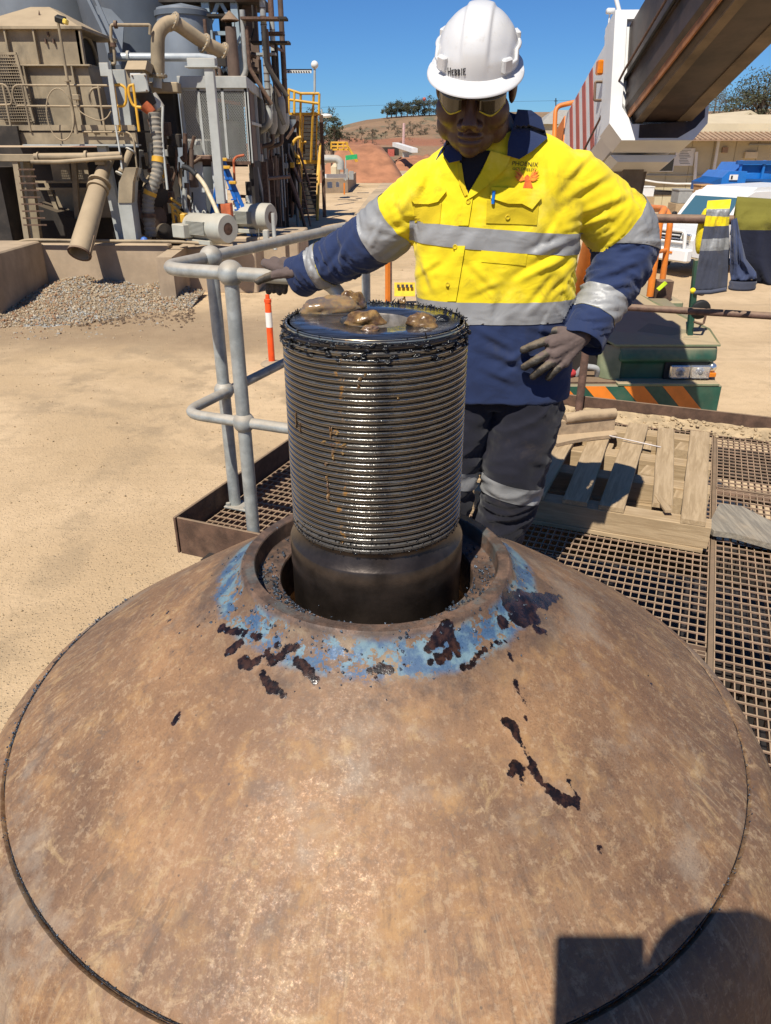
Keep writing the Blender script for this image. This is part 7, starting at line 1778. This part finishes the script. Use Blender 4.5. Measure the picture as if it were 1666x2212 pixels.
part('machine', m_grey, me_, lambda m: (Bx(m, 462, 262, 520, 340, 22.4, .9, .05), Bx(m, 400, 300, 450, 345, 22.6, .8, .05))); part('inner_beam', m_orangep, me_, lambda m: m.bar(W(465, 215, 22), W(520, 225, 22), .08, .08)); part('notice', m_ladder, me_, lambda m: Bx(m, 489, 226, 495, 258, 22, .02)); part('dark_back', m_shadow, me_, lambda m: Bx(m, 385, 190, 535, 360, 23.6, .1))
# receding side: posts, dark sheets, rail
for k in range(6):
    f0 = k/6; f1 = (k+1)/6-.012; A_ = V((eR+(bk_x-eR)*f0, Ye+(bkY-Ye)*f0, 0)); B_ = V((eR+(bk_x-eR)*f1, Ye+(bkY-Ye)*f1, 0))
    part('side_sheet', m_shadow if k else m_brownp, me_, lambda m: m.prism([A_+V((0, 0, eB)), B_+V((0, 0, eB)), B_+V((0, 0, eT)), A_+V((0, 0, eT))], (-.05, 0, 0)))
    part('side_post', m_pale, me_, lambda m: m.bar(A_+V((.03, 0, eB)), A_+V((.03, 0, eT)), .07, .05, (0, 1, 0)))
part('corner_post', m_rustst, me_, lambda m: m.bar(V((eR+.05, Ye+.1, eB-.1)), V((eR+.05, Ye+.1, eT)), .05, .08, (0, 1, 0)))
part('side_rail', m_pale, me_, lambda m: m.bar(V((eR+.04, Ye, eT-.75)), V((bk_x+.04, bkY, eT-.75)), .05, .07))
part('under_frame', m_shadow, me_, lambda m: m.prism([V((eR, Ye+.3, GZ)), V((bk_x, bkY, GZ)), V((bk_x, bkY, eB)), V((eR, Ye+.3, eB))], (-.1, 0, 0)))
for k in range(5):
    f0 = .08+k/5.5; A_ = V((eR+(bk_x-eR)*f0+.25, Ye+(bkY-Ye)*f0, GZ)); part('under_post', m_rustst, me_, lambda m: m.bar(A_, V((A_.x, A_.y, eB)), .14, .14, (0, 1, 0)))
    part('under_brace', m_rustst, me_, lambda m: m.bar(A_, V((A_.x-.25, A_.y+2.2, eB)), .08, .08))
# white sheets below the enclosure
wsn = thing('white_sheet_wall', 'rust streaked white sheet steel wall behind the blue ladder', 'wall', W(440, 520, 20.6)); m_wsh = pbr('stained_white', (.52, .54, .53), .5, 0, vary=.1, vs=2, rust=.10, ds=1.2, dust=.2)
part('sheet', m_wsh, wsn, lambda m: (Bx(m, 400, 348, 455, 540, 20.9, .06, 0, GZ),)); part('sheet', m_wsh, wsn, lambda m: Bx(m, 456, 348, 500, 540, 20.95, .06, 0, GZ)); part('cap', m_rustst, wsn, lambda m: Bx(m, 398, 343, 505, 349, 20.8, .3)); part('notice', m_bare, wsn, lambda m: Bx(m, 452, 408, 492, 432, 20.8, .02)); part('rust_pipe', m_rustpipe, wsn, lambda m: Bx(m, 404, 335, 455, 345, 20.7, .3, .02))
# blue step ladder
ld = thing('step_ladder', 'blue step ladder with yellow fittings behind the steel column', 'ladder', W(500, 530, 20.2))
for (xa, ya, xb, yb, dy) in ((476, 345, 512, 440, 0), (482, 345, 522, 440, 0), (470, 395, 456, 470, .5), (478, 395, 466, 470, .5)): part('rail', m_ladder, ld, lambda m: m.bar(W(xa, ya, 20.2), W(xa+(xb-xa)*1.75, ya+(yb-ya)*1.75, 20.2+dy), .05, .09))
for k in range(6): part('step', m_ladder, ld, lambda m: m.bar(W(479+k*7, 365+k*22, 20.2), W(487+k*8.2, 365+k*22, 20.2), .09, .03))
for y_ in (345, 362, 395): part('yellow_cap', m_yelp, ld, lambda m: Bx(m, 474+(y_-345)*.4, y_-4, 490+(y_-345)*.4, y_+3, 20.05, .12, .01))
# ---- electric motors
def motor(c, ax, r, L, lab, s=1):
    t = thing('electric_motor', lab, 'motor', c-V((0, 0, r))); ax = V(ax).normalized(); R = ax.to_track_quat('Z', 'Y').to_matrix(); side = ax.cross(V((0, 0, 1))).normalized()
    part('casing', m_mgrey, t, lambda m: m.lathe([(r*.2, -L*.52), (r*.8, -L*.5), (r*.82, -L*.42), (r*.92, -L*.4), (r*.92, L*.18), (r*.9, L*.2)], 36, c, R)); part('fan_cowl', m_mgrey, t, lambda m: m.lathe([(r*.9, L*.16), (r, L*.17), (r, L*.47), (r*.93, L*.5), (r*.42, L*.5)], 36, c, R)); part('fan_grille', m_rustst, t, lambda m: m.lathe([(r*.43, L*.495), (r*.2, L*.5), (0, L*.5)], 28, c, R))
    for k in range(11): part('fin', m_mgrey, t, lambda m: m.box(c+ax*(-L*.12)+side*(r*.92)*1.0*(1 if side.y < 0 else -1)+V((0, 0, r*(.42-.085*k))), (L*.5, .05, .012), Matrix.Rotation(atan2(ax.y, ax.x), 3, 'Z')))
    fs = side*(1 if side.y < 0 else -1)
    part('terminal_box', m_mgrey, t, lambda m: m.box(c+fs*r*1.05-ax*L*.42-V((0, 0, r*.25)), (L*.32, .3, r*.95), Matrix.Rotation(atan2(ax.y, ax.x), 3, 'Z'), .02)); part('foot', m_mgrey, t, lambda m: m.box(c-V((0, 0, r*.98))-ax*L*.1, (L*.6, r*1.6, .1), Matrix.Rotation(atan2(ax.y, ax.x), 3, 'Z'), .01)); part('lifting_eye', m_mgrey, t, lambda m: m.tube(arc(c+V((0, 0, r*.95))-ax*L*.1, .05, 0, pi, 8, ax, (0, 0, 1)), .014, 6)); return t
motor(W(452, 491, 17.9), (.80, -.60, 0), .31, 1.25, 'dusty grey electric motor with round fan cowl on the concrete slab')
motor(W(545, 468, 20.3), (.92, -.38, 0), .33, 1.1, 'second grey electric motor farther back beside the steel column')
cb_ = thing('cable_conduit', 'cream flexible conduit curving down to the nearer motor', 'conduit', W(470, 470, 18.2)); part('tube', pbr('cream_conduit', (.55, .46, .30), .6), cb_, lambda m: pipe(m, [(420, 372, 18.6), (440, 395, 18.5), (462, 440, 18.2), (472, 465, 18.0)], .05, 12, .4)); part('sleeve', m_black, cb_, lambda m: pipe(m, [(395, 360, 18.7), (410, 364, 18.65), (424, 378, 18.55)], .06, 12))
ysr = thing('yellow_guard_rail', 'sloping yellow guard rail beside the nearer motor', 'railing', W(385, 470, 19.5))
for (p_, q_) in (((368, 440, 19.5), (402, 468, 19.5)), ((372, 455, 19.5), (400, 478, 19.5)), ((372, 443, 19.5), (376, 482, 19.5)), ((384, 452, 19.5), (387, 480, 19.5)), ((368, 428, 19.6), (392, 444, 19.6))): part('tube', m_yelp, ysr, lambda m: m.tube([W(*p_), W(*q_)], .035, 8))
part('coupling_guard', m_yelp, ysr, lambda m: Bx(m, 388, 462, 402, 482, 18.4, .3, .02))
# ---- pump and pipe clutter in the shade under the enclosure
pk = thing('pump_skid', 'dark tangle of pumps and pipes in the shade under the walkway', 'pump skid', V((W(400, 480, 20).x, 20, GZ))); rnd = random.Random(11); mats_ = [m_shadow, m_brownp, m_rustst, m_beige, m_pale, m_grey]
for k in range(46):
    x = rnd.uniform(300, 420); y = rnd.uniform(255, 500); Y = rnd.uniform(19.6, 20.8); mm = rnd.choices(mats_, (6, 5, 4, 2, 2, 1))[0]
    if rnd.random() < .6:
        q_ = [(x, y, Y), (x+rnd.choice((0, 0, 18, -15)), y+rnd.uniform(20, 70), Y), (x+rnd.uniform(-20, 30), y+rnd.uniform(40, 90), Y)]; part('pipe', mm, pk, lambda m: pipe(m, q_, rnd.uniform(.02, .07), 8))
    else: part('box', mm, pk, lambda m: Bx(m, x, y, x+rnd.uniform(8, 24), y+rnd.uniform(8, 30), Y, .25, .01))
for (x, y, r_) in ((335, 420, .28), (330, 470, .3), (305, 488, .2), (352, 500, .2)): part('pump_body', m_shadow if y != 470 else m_brownp, pk, lambda m: m.lathe([(0, -.2), (r_, -.16), (r_, .16), (0, .2)], 22, W(x, y, 19.8), Matrix.Rotation(radians(90), 3, 'X')@Matrix.Rotation(radians(40), 3, 'Y')))
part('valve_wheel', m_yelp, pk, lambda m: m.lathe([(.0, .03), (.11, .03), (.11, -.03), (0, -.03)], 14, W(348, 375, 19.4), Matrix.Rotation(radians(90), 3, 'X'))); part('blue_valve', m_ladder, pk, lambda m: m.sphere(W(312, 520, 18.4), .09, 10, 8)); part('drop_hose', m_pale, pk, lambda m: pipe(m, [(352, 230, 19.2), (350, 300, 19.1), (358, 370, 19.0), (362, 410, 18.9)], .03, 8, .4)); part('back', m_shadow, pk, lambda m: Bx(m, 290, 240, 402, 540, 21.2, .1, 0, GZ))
rt_ = thing('rust_stand_pipe', 'rusty orange stand pipe bent in front of the enclosure corner', 'pipe', W(522, 470, 20.4)); part('tube', m_orangep, rt_, lambda m: pipe(m, [(510, 470, 20.4), (505, 345, 20.4), (512, 338, 20.4), (528, 335, 20.4)], .03, 8, .05)); part('valve', m_rustst, rt_, lambda m: (flange(m, W(509, 440, 20.4), (0, 0, 1), .06, .12), flange(m, W(508, 425, 20.4), (0, 0, 1), .05, .05)))
bb = thing('isolator_post', 'grey isolator box on a steel post in front of the second motor', 'control box', WG(562, 560)); part('post', m_pale, bb, lambda m: Bx(m, 558, 495, 563, 560, 19.2, .08, 0, GZ)); part('box', m_pale, bb, lambda m: Bx(m, 567, 497, 581, 524, 19.1, .2, .02)); part('conduit', m_pale, bb, lambda m: pipe(m, [(590, 460, 19.4), (592, 500, 19.4), (595, 540, 19.3)], .05, 8)); part('drum', m_ladder, bb, lambda m: m.lathe([(0, .8), (.28, .8), (.29, 0), (0, 0)], 20, WG(540, 600))); part('lower_pipe', m_shadow, bb, lambda m: Bx(m, 500, 530, 560, 560, 19.6, .5, .05))
# ---- steel tower
tw = thing('steel_tower', 'tall braced steel tower with dark cladding behind the mesh enclosure', 'tower', V((W(490, 300, 26).x, 26.5, GZ))); Yt = 26.0
def vbar(px0, py0, px1, py1, Y, w_, mat, name='column'): part(name, mat, tw, lambda m: m.bar(W(px0, py0, Y), W(px1, py1, Y), w_, w_, (0, 1, 0)))
m_blst = pbr('blue_steel', (.30, .37, .40), .5, .1, vary=.12, grime=.15)
vbar(441, -20, 463, 178, Yt, .22, m_blst); vbar(503, -20, 522, 175, Yt, .2, m_blst); vbar(428, -20, 440, 175, Yt+.5, .2, m_beige)
for (a1, b1, c1, d1) in ((474, 0, 452, 58), (474, 0, 500, 45), (455, 72, 503, 72), (500, 120, 470, 172), (468, 110, 500, 165), (430, 32, 442, 32)): vbar(a1, b1, c1, d1, Yt, .1, m_blst, 'brace')
part('cladding', m_shadow, tw, lambda m: (Bx(m, 466, -40, 560, 180, Yt+1.2, .2), )); part('cladding', m_brownp, tw, lambda m: Bx(m, 520, -40, 562, 150, Yt+.4, .2)); part('cladding', m_shadow, tw, lambda m: Bx(m, 432, 120, 470, 182, Yt+.9, .1))
for k in range(9): part('louvre', m_shadow, tw, lambda m: m.bar(W(478+k % 2*3, 4+k*12, Yt+1.0), W(530, 2+k*12, Yt+1.0), .06, .12))
for (x, y) in ((532, 115), (528, 135), (540, 148)): part('pipe', m_brownp, tw, lambda m: pipe(m, [(x, y-30, Yt-.5), (x+2, y, Yt-.6), (x+22, y+6, Yt-.6)], .08, 8))
part('top_deck', m_shadow, tw, lambda m: Bx(m, 340, -18, 560, 4, Yt-.2, 2.0))
chm = thing('vent_stack', 'brown vent stack with conical rain cap beside the tower', 'stack', W(502, 170, 23)); a_, b_ = vert(498, 58, 172, 23.0); part('tube', m_brownp, chm, lambda m: m.tube([a_, V((b_.x, b_.y, eT))], [.14, .17], 18)); part('cap', m_rustst, chm, lambda m: m.lathe([(.0, .24), (.05, .2), (.24, .02), (.2, 0)], 20, a_+V((0, 0, .12)))); part('cap_strut', m_rustst, chm, lambda m: [m.bar(a_+V((.1*s_, 0, -.05)), a_+V((.13*s_, 0, .16)), .02, .02) for s_ in (-1, 1)])
for (nm, xs, mt, r_, Y, lb) in (('standpipe', [(566, -10), (573, 80), (586, 234)], m_grey, .085, 25, 'tall grey ribbed riser pipe beside the tower'), ('standpipe', [(584, -10), (588, 60), (597, 230)], m_pale, .08, 26.5, 'tall riser pipe with rust red upper end'), ('standpipe', [(605, -10), (612, 110), (622, 245)], m_brownp, .085, 28, 'tall dark brown riser pipe farthest from the tower')):
    a_, b_ = vert(xs[0][0], xs[0][1], xs[2][1], Y); t = thing(nm, lb, 'pipe', V((b_.x, b_.y, GZ))); part('tube', mt, t, lambda m: m.tube([a_, b_], r_, 14))
    part('elbow', m_pale, t, lambda m: m.tube(bend([b_, b_-V((0, 0, .4)), b_-V((.6, -.6, .7))], .3), r_*1.2, 12))
    if r_ == .08: part('rusty_end', m_redst if False else m_rustpipe, t, lambda m: m.tube([a_, V((a_.x, a_.y, W(588, 44, Y).z))], r_*1.06, 14))
    for k in range(14 if mt is m_grey else 2): part('band', m_brownp, t, lambda m: flange(m, a_.lerp(b_, (k+.5)/14 if mt is m_grey else .3+.4*k), (0, 0, 1), r_*1.12, .02))
for (x0, y0, x1, y1, Y) in ((574, 185, 592, 290, 25.5), (595, 198, 612, 290, 26.5)): t = thing('silencer', 'fat pale exhaust silencer drum on the enclosure side', 'silencer', W((x0+x1)/2, y1, Y), 'silencers on the enclosure side'); A_ = W((x0+x1)/2, y0, Y); part('drum', m_grey, t, lambda m: m.lathe([(.05, .05), (.15, -.2), (.17, -.3), (.17, W(600, y1, Y).z-A_.z+.2), (.08, W(600, y1, Y).z-A_.z)], 18, A_)); part('drop_pipe', m_brownp, t, lambda m: m.tube(bend([V((A_.x, A_.y, W(600, y1, Y).z)), V((A_.x, A_.y, W(600, y1+20, Y).z)), V((A_.x-.5, A_.y, W(600, y1+30, Y).z)), V((A_.x-.5, A_.y, W(600, y1+80, Y).z))], .1), .06, 8))
br_ = thing('pipe_bracket', 'rusty cross bracket tying the tall riser pipes together', 'bracket', W(600, 110, 26)); part('bar', m_rustpipe, br_, lambda m: m.bar(W(574, 92, 25), W(614, 112, 28), .08, .06))
# ---- yellow stair tower
ys = thing('stair_tower', 'yellow steel stair tower with landings at the end of the plant', 'stairs', WG(665, 478)); Y0 = WG(665, 476).y
def fl_(px0, py0, px1, py1, Ya, Yb_, wpx, n_):
    for s_ in (0, wpx): part('stringer', m_yelp, ys, lambda m: m.bar(W(px0+s_, py0, Ya), W(px1+s_, py1, Yb_), .05, .22))
    for k in range(n_):
        f_ = (k+.5)/n_; part('tread', m_rustst if k % 2 else m_beige, ys, lambda m: m.bar(W(px0+(px1-px0)*f_, py0+(py1-py0)*f_, Ya+(Yb_-Ya)*f_), W(px0+(px1-px0)*f_+wpx, py0+(py1-py0)*f_, Ya+(Yb_-Ya)*f_), .24, .035))
fl_(649, 474, 652, 352, Y0, Y0+2.0, 35, 13); fl_(652, 350, 655, 248, Y0+2.0, Y0+.6, 30, 12)
part('landing', m_yelp, ys, lambda m: Bx(m, 640, 346, 692, 354, Y0+1.6, 1.2)); part('top_platform', m_yelp, ys, lambda m: Bx(m, 622, 243, 690, 248, Y0+.3, 1.2))
def yr(a1, b1, r_=.04): part('rail', m_yelp, ys, lambda m: m.tube([W(*a1), W(*b1)], r_, 8))
for (a1, b1) in (((622, 193, Y0), (650, 202, Y0)), ((650, 202, Y0), (690, 202, Y0)), ((622, 215, Y0), (690, 224, Y0)), ((650, 200, Y0), (648, 350, Y0+1)), ((678, 200, Y0), (672, 350, Y0+1)), ((690, 202, Y0), (689, 246, Y0)), ((636, 196, Y0), (636, 245, Y0)), ((624, 193, Y0), (624, 245, Y0)), ((692, 310, Y0+1), (686, 476, Y0-.2)), ((652, 330, Y0+1), (648, 470, Y0-.2)), ((648, 308, Y0+1), (662, 306, Y0+1)), ((692, 310, Y0+1), (690, 352, Y0+1.4)), ((686, 380, Y0+.5), (690, 330, Y0+1))): yr(a1, b1, .055)
part('gate_loop', m_yelp, ys, lambda m: m.tube(arc(W(652, 319, Y0), .42, -pi*.5, pi*.5, 10, (-1, 0, 0), (0, 0, 1)), .07, 8)); 
for px_ in (643, 694): a_, b_ = vert(px_, 248, 478, Y0+1.8); part('post', m_rustst, ys, lambda m: m.bar(a_, V((b_.x, b_.y, GZ)), .16, .16, (0, 1, 0)))
part('cladding', m_shadow, ys, lambda m: Bx(m, 600, 250, 690, 470, Y0+3.2, .2, 0, GZ)); part('grey_panel', m_tankl, ys, lambda m: (Bx(m, 626, 258, 642, 285, Y0+2.6, .1), Bx(m, 622, 310, 640, 340, Y0+2.6, .1)))
for (p_, q_) in (((620, 300), (645, 262)), ((600, 430), (645, 360)), ((640, 440), (610, 360))): part('brace', m_rustst, ys, lambda m: m.bar(W(*p_, Y0+1), W(*q_, Y0+1), .12, .12))
for (nm, lb, ct, pts) in (('site_light', 'slim pole with a round lamp above the yellow stair platform', 'light pole', ((680, 202, Y0), (680, 140, Y0))), ('street_lamp', 'thin grey lamp post beyond the yellow stair tower', 'lamp post', ((701, 372, 52), (695, 236, 52)))):
    t = thing(nm, lb, ct, W(*pts[0])); part('pole', m_pale, t, lambda m: m.tube([W(*pts[0]), W(*pts[1])], .05, 8)); part('lamp', m_bare, t, lambda m: m.sphere(W(pts[1][0]+(9 if ct == 'lamp post' else 0), pts[1][1]+(14 if ct == 'lamp post' else 0), pts[1][2]), (.4, .2, .12) if ct == 'lamp post' else .16, 12, 8))
    if ct == 'lamp post': part('arm', m_pale, t, lambda m: m.tube([W(694, 248, 52), W(704, 250, 52)], .04, 6))
sgn_ = thing('roof_sign', 'thin white sign board on a dark beam beyond the riser pipes', 'sign', W(645, 155, 33)); part('beam', m_shadow, sgn_, lambda m: Bx(m, 612, 149, 674, 152, 33, .1)); part('board', m_bare, sgn_, lambda m: Bx(m, 619, 152, 673, 158, 33, .05))
for k in range(9): part('lettering', m_ink, sgn_, lambda m: Bx(m, 622+k*5.5, 153.5, 625+k*5.5, 156.5, 32.96, .02))
# ---- far process area
fw = thing('far_walkway', 'small yellow elevated walkway with stair beyond the plant', 'walkway', WG(745, 372)); Yq = 66
for (a1, b1) in (((715, 308), (751, 308)), ((715, 316), (751, 316)), ((747, 308), (773, 349)), ((752, 318), (770, 350)), ((716, 308), (716, 322)), ((730, 308), (730, 322)), ((742, 308), (742, 322)), ((751, 308), (752, 322))): part('rail', m_yelp, fw, lambda m: m.tube([W(*a1, Yq), W(*b1, Yq)], .07, 6))
part('deck', m_yelp, fw, lambda m: Bx(m, 714, 321, 752, 325, Yq, 1)); part('post', m_rustst, fw, lambda m: (m.bar(W(716, 322, Yq), WG(716, 385)*V((0, 0, 1))+V((W(716, 322, Yq).x, Yq, 0)), .15, .15, (0, 1, 0)), ))
gs = thing('shade_canopy', 'bright green canopy strip on a thin post beside the far walkway', 'canopy', WG(748, 395)); part('strip', pbr('canopy_green', (.02, .36, .12), .5), gs, lambda m: m.bar(W(747, 341, 58), W(772, 338, 58), .5, .3)); part('post', m_pale, gs, lambda m: m.tube([W(747, 341, 58), W(747, 390, 58)], .05, 6))
fb = thing('far_bund', 'concrete bund with pipes and a cream tank beyond the stair tower', 'bund', WG(735, 405)); part('wall', m_conc, fb, lambda m: m.prism([WG(702, 418), WG(752, 416), WG(770, 398), WG(720, 398)], (0, 0, W(735, 385, WG(735, 416).y).z-GZ))); part('tank', m_cream2, fb, lambda m: Bx(m, 714, 353, 733, 385, 52, 1.5, .2)); part('pipe', m_pale, fb, lambda m: pipe(m, [(700, 343, 50), (728, 343, 50), (736, 350, 50), (736, 366, 50)], .22, 12, .6)); part('rail_post', m_orange, fb, lambda m: m.bar(W(744, 395, 44), W(744, 420, 44), .08, .08, (0, 1, 0))); part('pale_panel', m_bare, fb, lambda m: (Bx(m, 707, 393, 718, 406, 42.5, .1), Bx(m, 726, 393, 733, 404, 42.5, .1))); part('clutter', m_grey, fb, lambda m: (Bx(m, 742, 365, 752, 388, 50, .5), Bx(m, 754, 370, 764, 388, 52, .5))); part('top_rail', m_bare, fb, lambda m: m.bar(W(702, 380, 46), W(745, 380, 48), .2, .2))
sk = thing('skip_bin', 'small blue skip bin with dark shaded side beside the haul road', 'skip bin', WG(790, 375)); q_ = WG(772, 375).y
part('side', pbr('skip_light_blue', (.10, .36, .62), .5, vary=.15, dust=.2), sk, lambda m: Bx(m, 773, 353, 794, 374.5, q_, 2.5)); part('end', m_blued, sk, lambda m: m.prism([W(794, 353, q_), W(808, 353.5, q_+1.5), W(808, 374, q_+1.5), W(794, 375, q_)], (0, .1, 0))); part('post', m_bare, sk, lambda m: (Bx(m, 783, 357, 785, 374, q_-.06, .05), Bx(m, 788, 357, 790, 374, q_-.06, .05)))  # darker blue on the end carries its shade in the colour
pd = MB(); pd.prism([WG(769, 392), WG(860, 389), WG(905, 382), WG(905, 377), WG(850, 378), WG(790, 384)], (0, 0, .03)); tag(pd.build('pale_pad', pbr('pale_limestone', (.66, .62, .55), .9, vary=.1, vs=.3)), kind='structure')
rdm = MB(); rdm.prism([WG(905, 500), WG(1000, 430), WG(930, 372), WG(880, 352), WG(868, 352), WG(850, 372), WG(800, 420), WG(740, 500)], (0, 0, .012)); tag(rdm.build('haul_road', pbr('haul_road_dust', (.42, .31, .19), .95, vary=.2, vs=.4, bump=.4, bs=6)), kind='structure')
fc = thing('far_conveyor', 'far dark and red crushing machine with white conveyor truss below the hill', 'conveyor', WG(850, 352)); part('frame', m_shadow, fc, lambda m: (Bx(m, 824, 318, 862, 336, 118, 3), )); part('red_unit', m_redst, fc, lambda m: Bx(m, 838, 322, 852, 338, 116, 2)); part('truss', m_bare, fc, lambda m: m.bar(W(854, 312, 115), W(896, 325, 105), .8, .5)); part('belt', m_shadow, fc, lambda m: m.bar(W(800, 318, 112), W(850, 352, 100), .6, .35)); part('tail', m_pale, fc, lambda m: (Bx(m, 870, 328, 884, 340, 110, 1),))
mp = thing('marker_mast', 'faint pink and white mast standing against the bare hill', 'mast', W(872, 312, 170)); part('mast', pbr('pink_white', (.62, .40, .36), .6), mp, lambda m: m.tube([W(871.5, 313, 170), W(873, 266, 170)], .28, 6))

pr_ = thing('pipe_rack', 'dense rack of dark vertical pipes and struts under the long enclosure side', 'pipe rack', V((W(590, 470, 27).x, 27, GZ))); rnd = random.Random(4)
for k in range(34):
    x = rnd.uniform(536, 645); Y = 22+(x-536)/109*14; y0_ = rnd.uniform(300, 400); mm = rnd.choice((m_shadow, m_brownp, m_rustst, m_rustpipe, m_grey, m_shadow)); p_ = W(x, y0_, Y-rnd.uniform(.5, 1.6)); q_ = V((p_.x+rnd.choice((0, 0, 0, .4, -.3)), p_.y, max(GZ, p_.z-rnd.uniform(.8, 3))))
    part('pipe', mm, pr_, lambda m: m.tube([p_, p_.lerp(q_, .5), q_], rnd.uniform(.03, .09), 8))
    if k % 3 == 0: part('cross_pipe', mm, pr_, lambda m: m.tube([q_, q_+V((rnd.uniform(-.8, .8), rnd.uniform(0, 1.5), .02))], rnd.uniform(.03, .06), 8))
    if k % 4 == 0: part('valve_body', rnd.choice((m_pale, m_beige, m_yelp)), pr_, lambda m: m.box(p_.lerp(q_, .4)+V((0, -.1, 0)), (.16, .12, .2), None, .02))
rk = thing('tower_pipework', 'pipes ladders and small platforms clinging to the dark tower', 'pipework', V((W(500, 200, 25).x, 25, GZ))); rnd = random.Random(8)
for k in range(26):
    x = rnd.uniform(440, 600); y = rnd.uniform(-5, 130); Y = rnd.uniform(24.6, 25.8); mm = rnd.choice((m_shadow, m_brownp, m_grey, m_rustst, m_blst, m_shadow)); p_ = W(x, y, Y)
    if k % 3: part('pipe', mm, rk, lambda m: m.tube(bend([p_, p_-V((0, 0, rnd.uniform(.4, 1.6))), p_-V((rnd.uniform(-.7, .7), 0, rnd.uniform(1.0, 2.0)))], .15), rnd.uniform(.03, .08), 8))
    else: part('platform', mm, rk, lambda m: m.box(p_, (rnd.uniform(.4, 1.1), .5, .06)))
# ================================================================ the photographer, standing behind the camera on a deck plate
part('deck_plate', m_rustst, deck, lambda m: m.box(UV(.1, -.55, -.012), (1.6, 1.0, .02), Matrix.Rotation(-A22, 3, 'Z'), .002))
ph = thing('person', 'person holding up a phone whose shadow falls on the cone', 'person', Vector((.14, -.36, 0)))
CF, CU = Vector((0, CP, -SP)), Vector((0, SP, CP))
def cc(x, u, f): return Vector((0, 0, H))+Vector((x, 0, 0))+CU*u+CF*f
tel = tag(MB().box(cc(-.014, -.038, -.010), (.112, .162, .009), Matrix((Vector((1, 0, 0)), CU, -CF)).transposed(), .004).build('phone', pbr('phone_black', (.02, .02, .022), .3)), 'dark mobile phone held upright in front of the photographer', 'phone')
sm2 = MB().lathe(PROF_UP[3:]+PROF_LO[:-3], 180, AX); BV2 = BVHTree.FromPolygons(sm2.v, sm2.f)
hc = BV2.ray_cast(Vector((0, 0, H)), ray(1636, 2236).normalized())[0]; hd_ = hc+SUN*1.32; print('HEAD', hc, hd_)
b = MB(); b.sphere(hd_-Vector((0, .0, .07)), (.078, .095, .115), 20, 14); nk = hd_+Vector((.0, -.05, -.22)); b.tube([hd_-Vector((0, -.01, .12)), nk], .06, 14)
ch2 = nk+Vector((.02, -.04, -.16)); pel = Vector((ch2.x+.03, ch2.y-.04, .98))
b.loft([sup(c_, rx, .11, .12, c_.z) for c_, rx in ((nk+Vector((0, 0, .02)), .08), (nk+Vector((.005, -.01, -.05)), .17), (ch2, .20), (ch2.lerp(pel, .5), .18), (pel, .18), (pel-Vector((0, 0, .1)), .16))])
for s_ in (-1, 1):
    b.tube(pl([pel+Vector((s_*.09, 0, -.05)), pel+Vector((s_*.10, .03, -.5)), Vector((pel.x+s_*.11, pel.y, .06))], 5), [.09]*5+[.075]*5+[.06], 16); b.sphere((pel.x+s_*.11, pel.y+.06, .045), (.045, .12, .045), 14, 8)
    shd = nk+Vector((s_*.19, -.01, -.08)); elb = shd+Vector((s_*.05, .12, -.24)); wrs = cc(s_*.055+(-.014), -.11, -.03)
    b.tube(bend([shd, elb, wrs], .06), .042, 14); b.sphere(shd, .06, 14, 10)
    for k in range(4): b.tube([wrs, cc(s_*.045-.014, -.075-.018*k, -.022), cc(s_*.028-.014, -.07-.018*k, -.022)], [.02, .011, .009], 8)
    b.tube([wrs, cc(s_*.03-.014, -.09, -.026), cc(s_*.018-.014, -.062, -.022)], [.018, .012, .010], 8)
me = fuse(b, .009, 4); me.materials.clear(); me.materials.append(m_navy); link('body', me, ph)
def phat(m):
    m.lathe([(.0, .12), (.06, .112), (.10, .08), (.118, .03), (.122, -.02), (.118, -.02)], 40, hd_, Matrix.Diagonal((1.06, 1.2, 1.08))); m.lathe([(.10, -.02), (.135, -.024), (.135, -.03), (.10, -.026)], 40, hd_+Vector((0, .02, 0)), Matrix.Diagonal((1.08, 1.25, 1.0)))
part('hard_hat', m_hat, ph, phat)
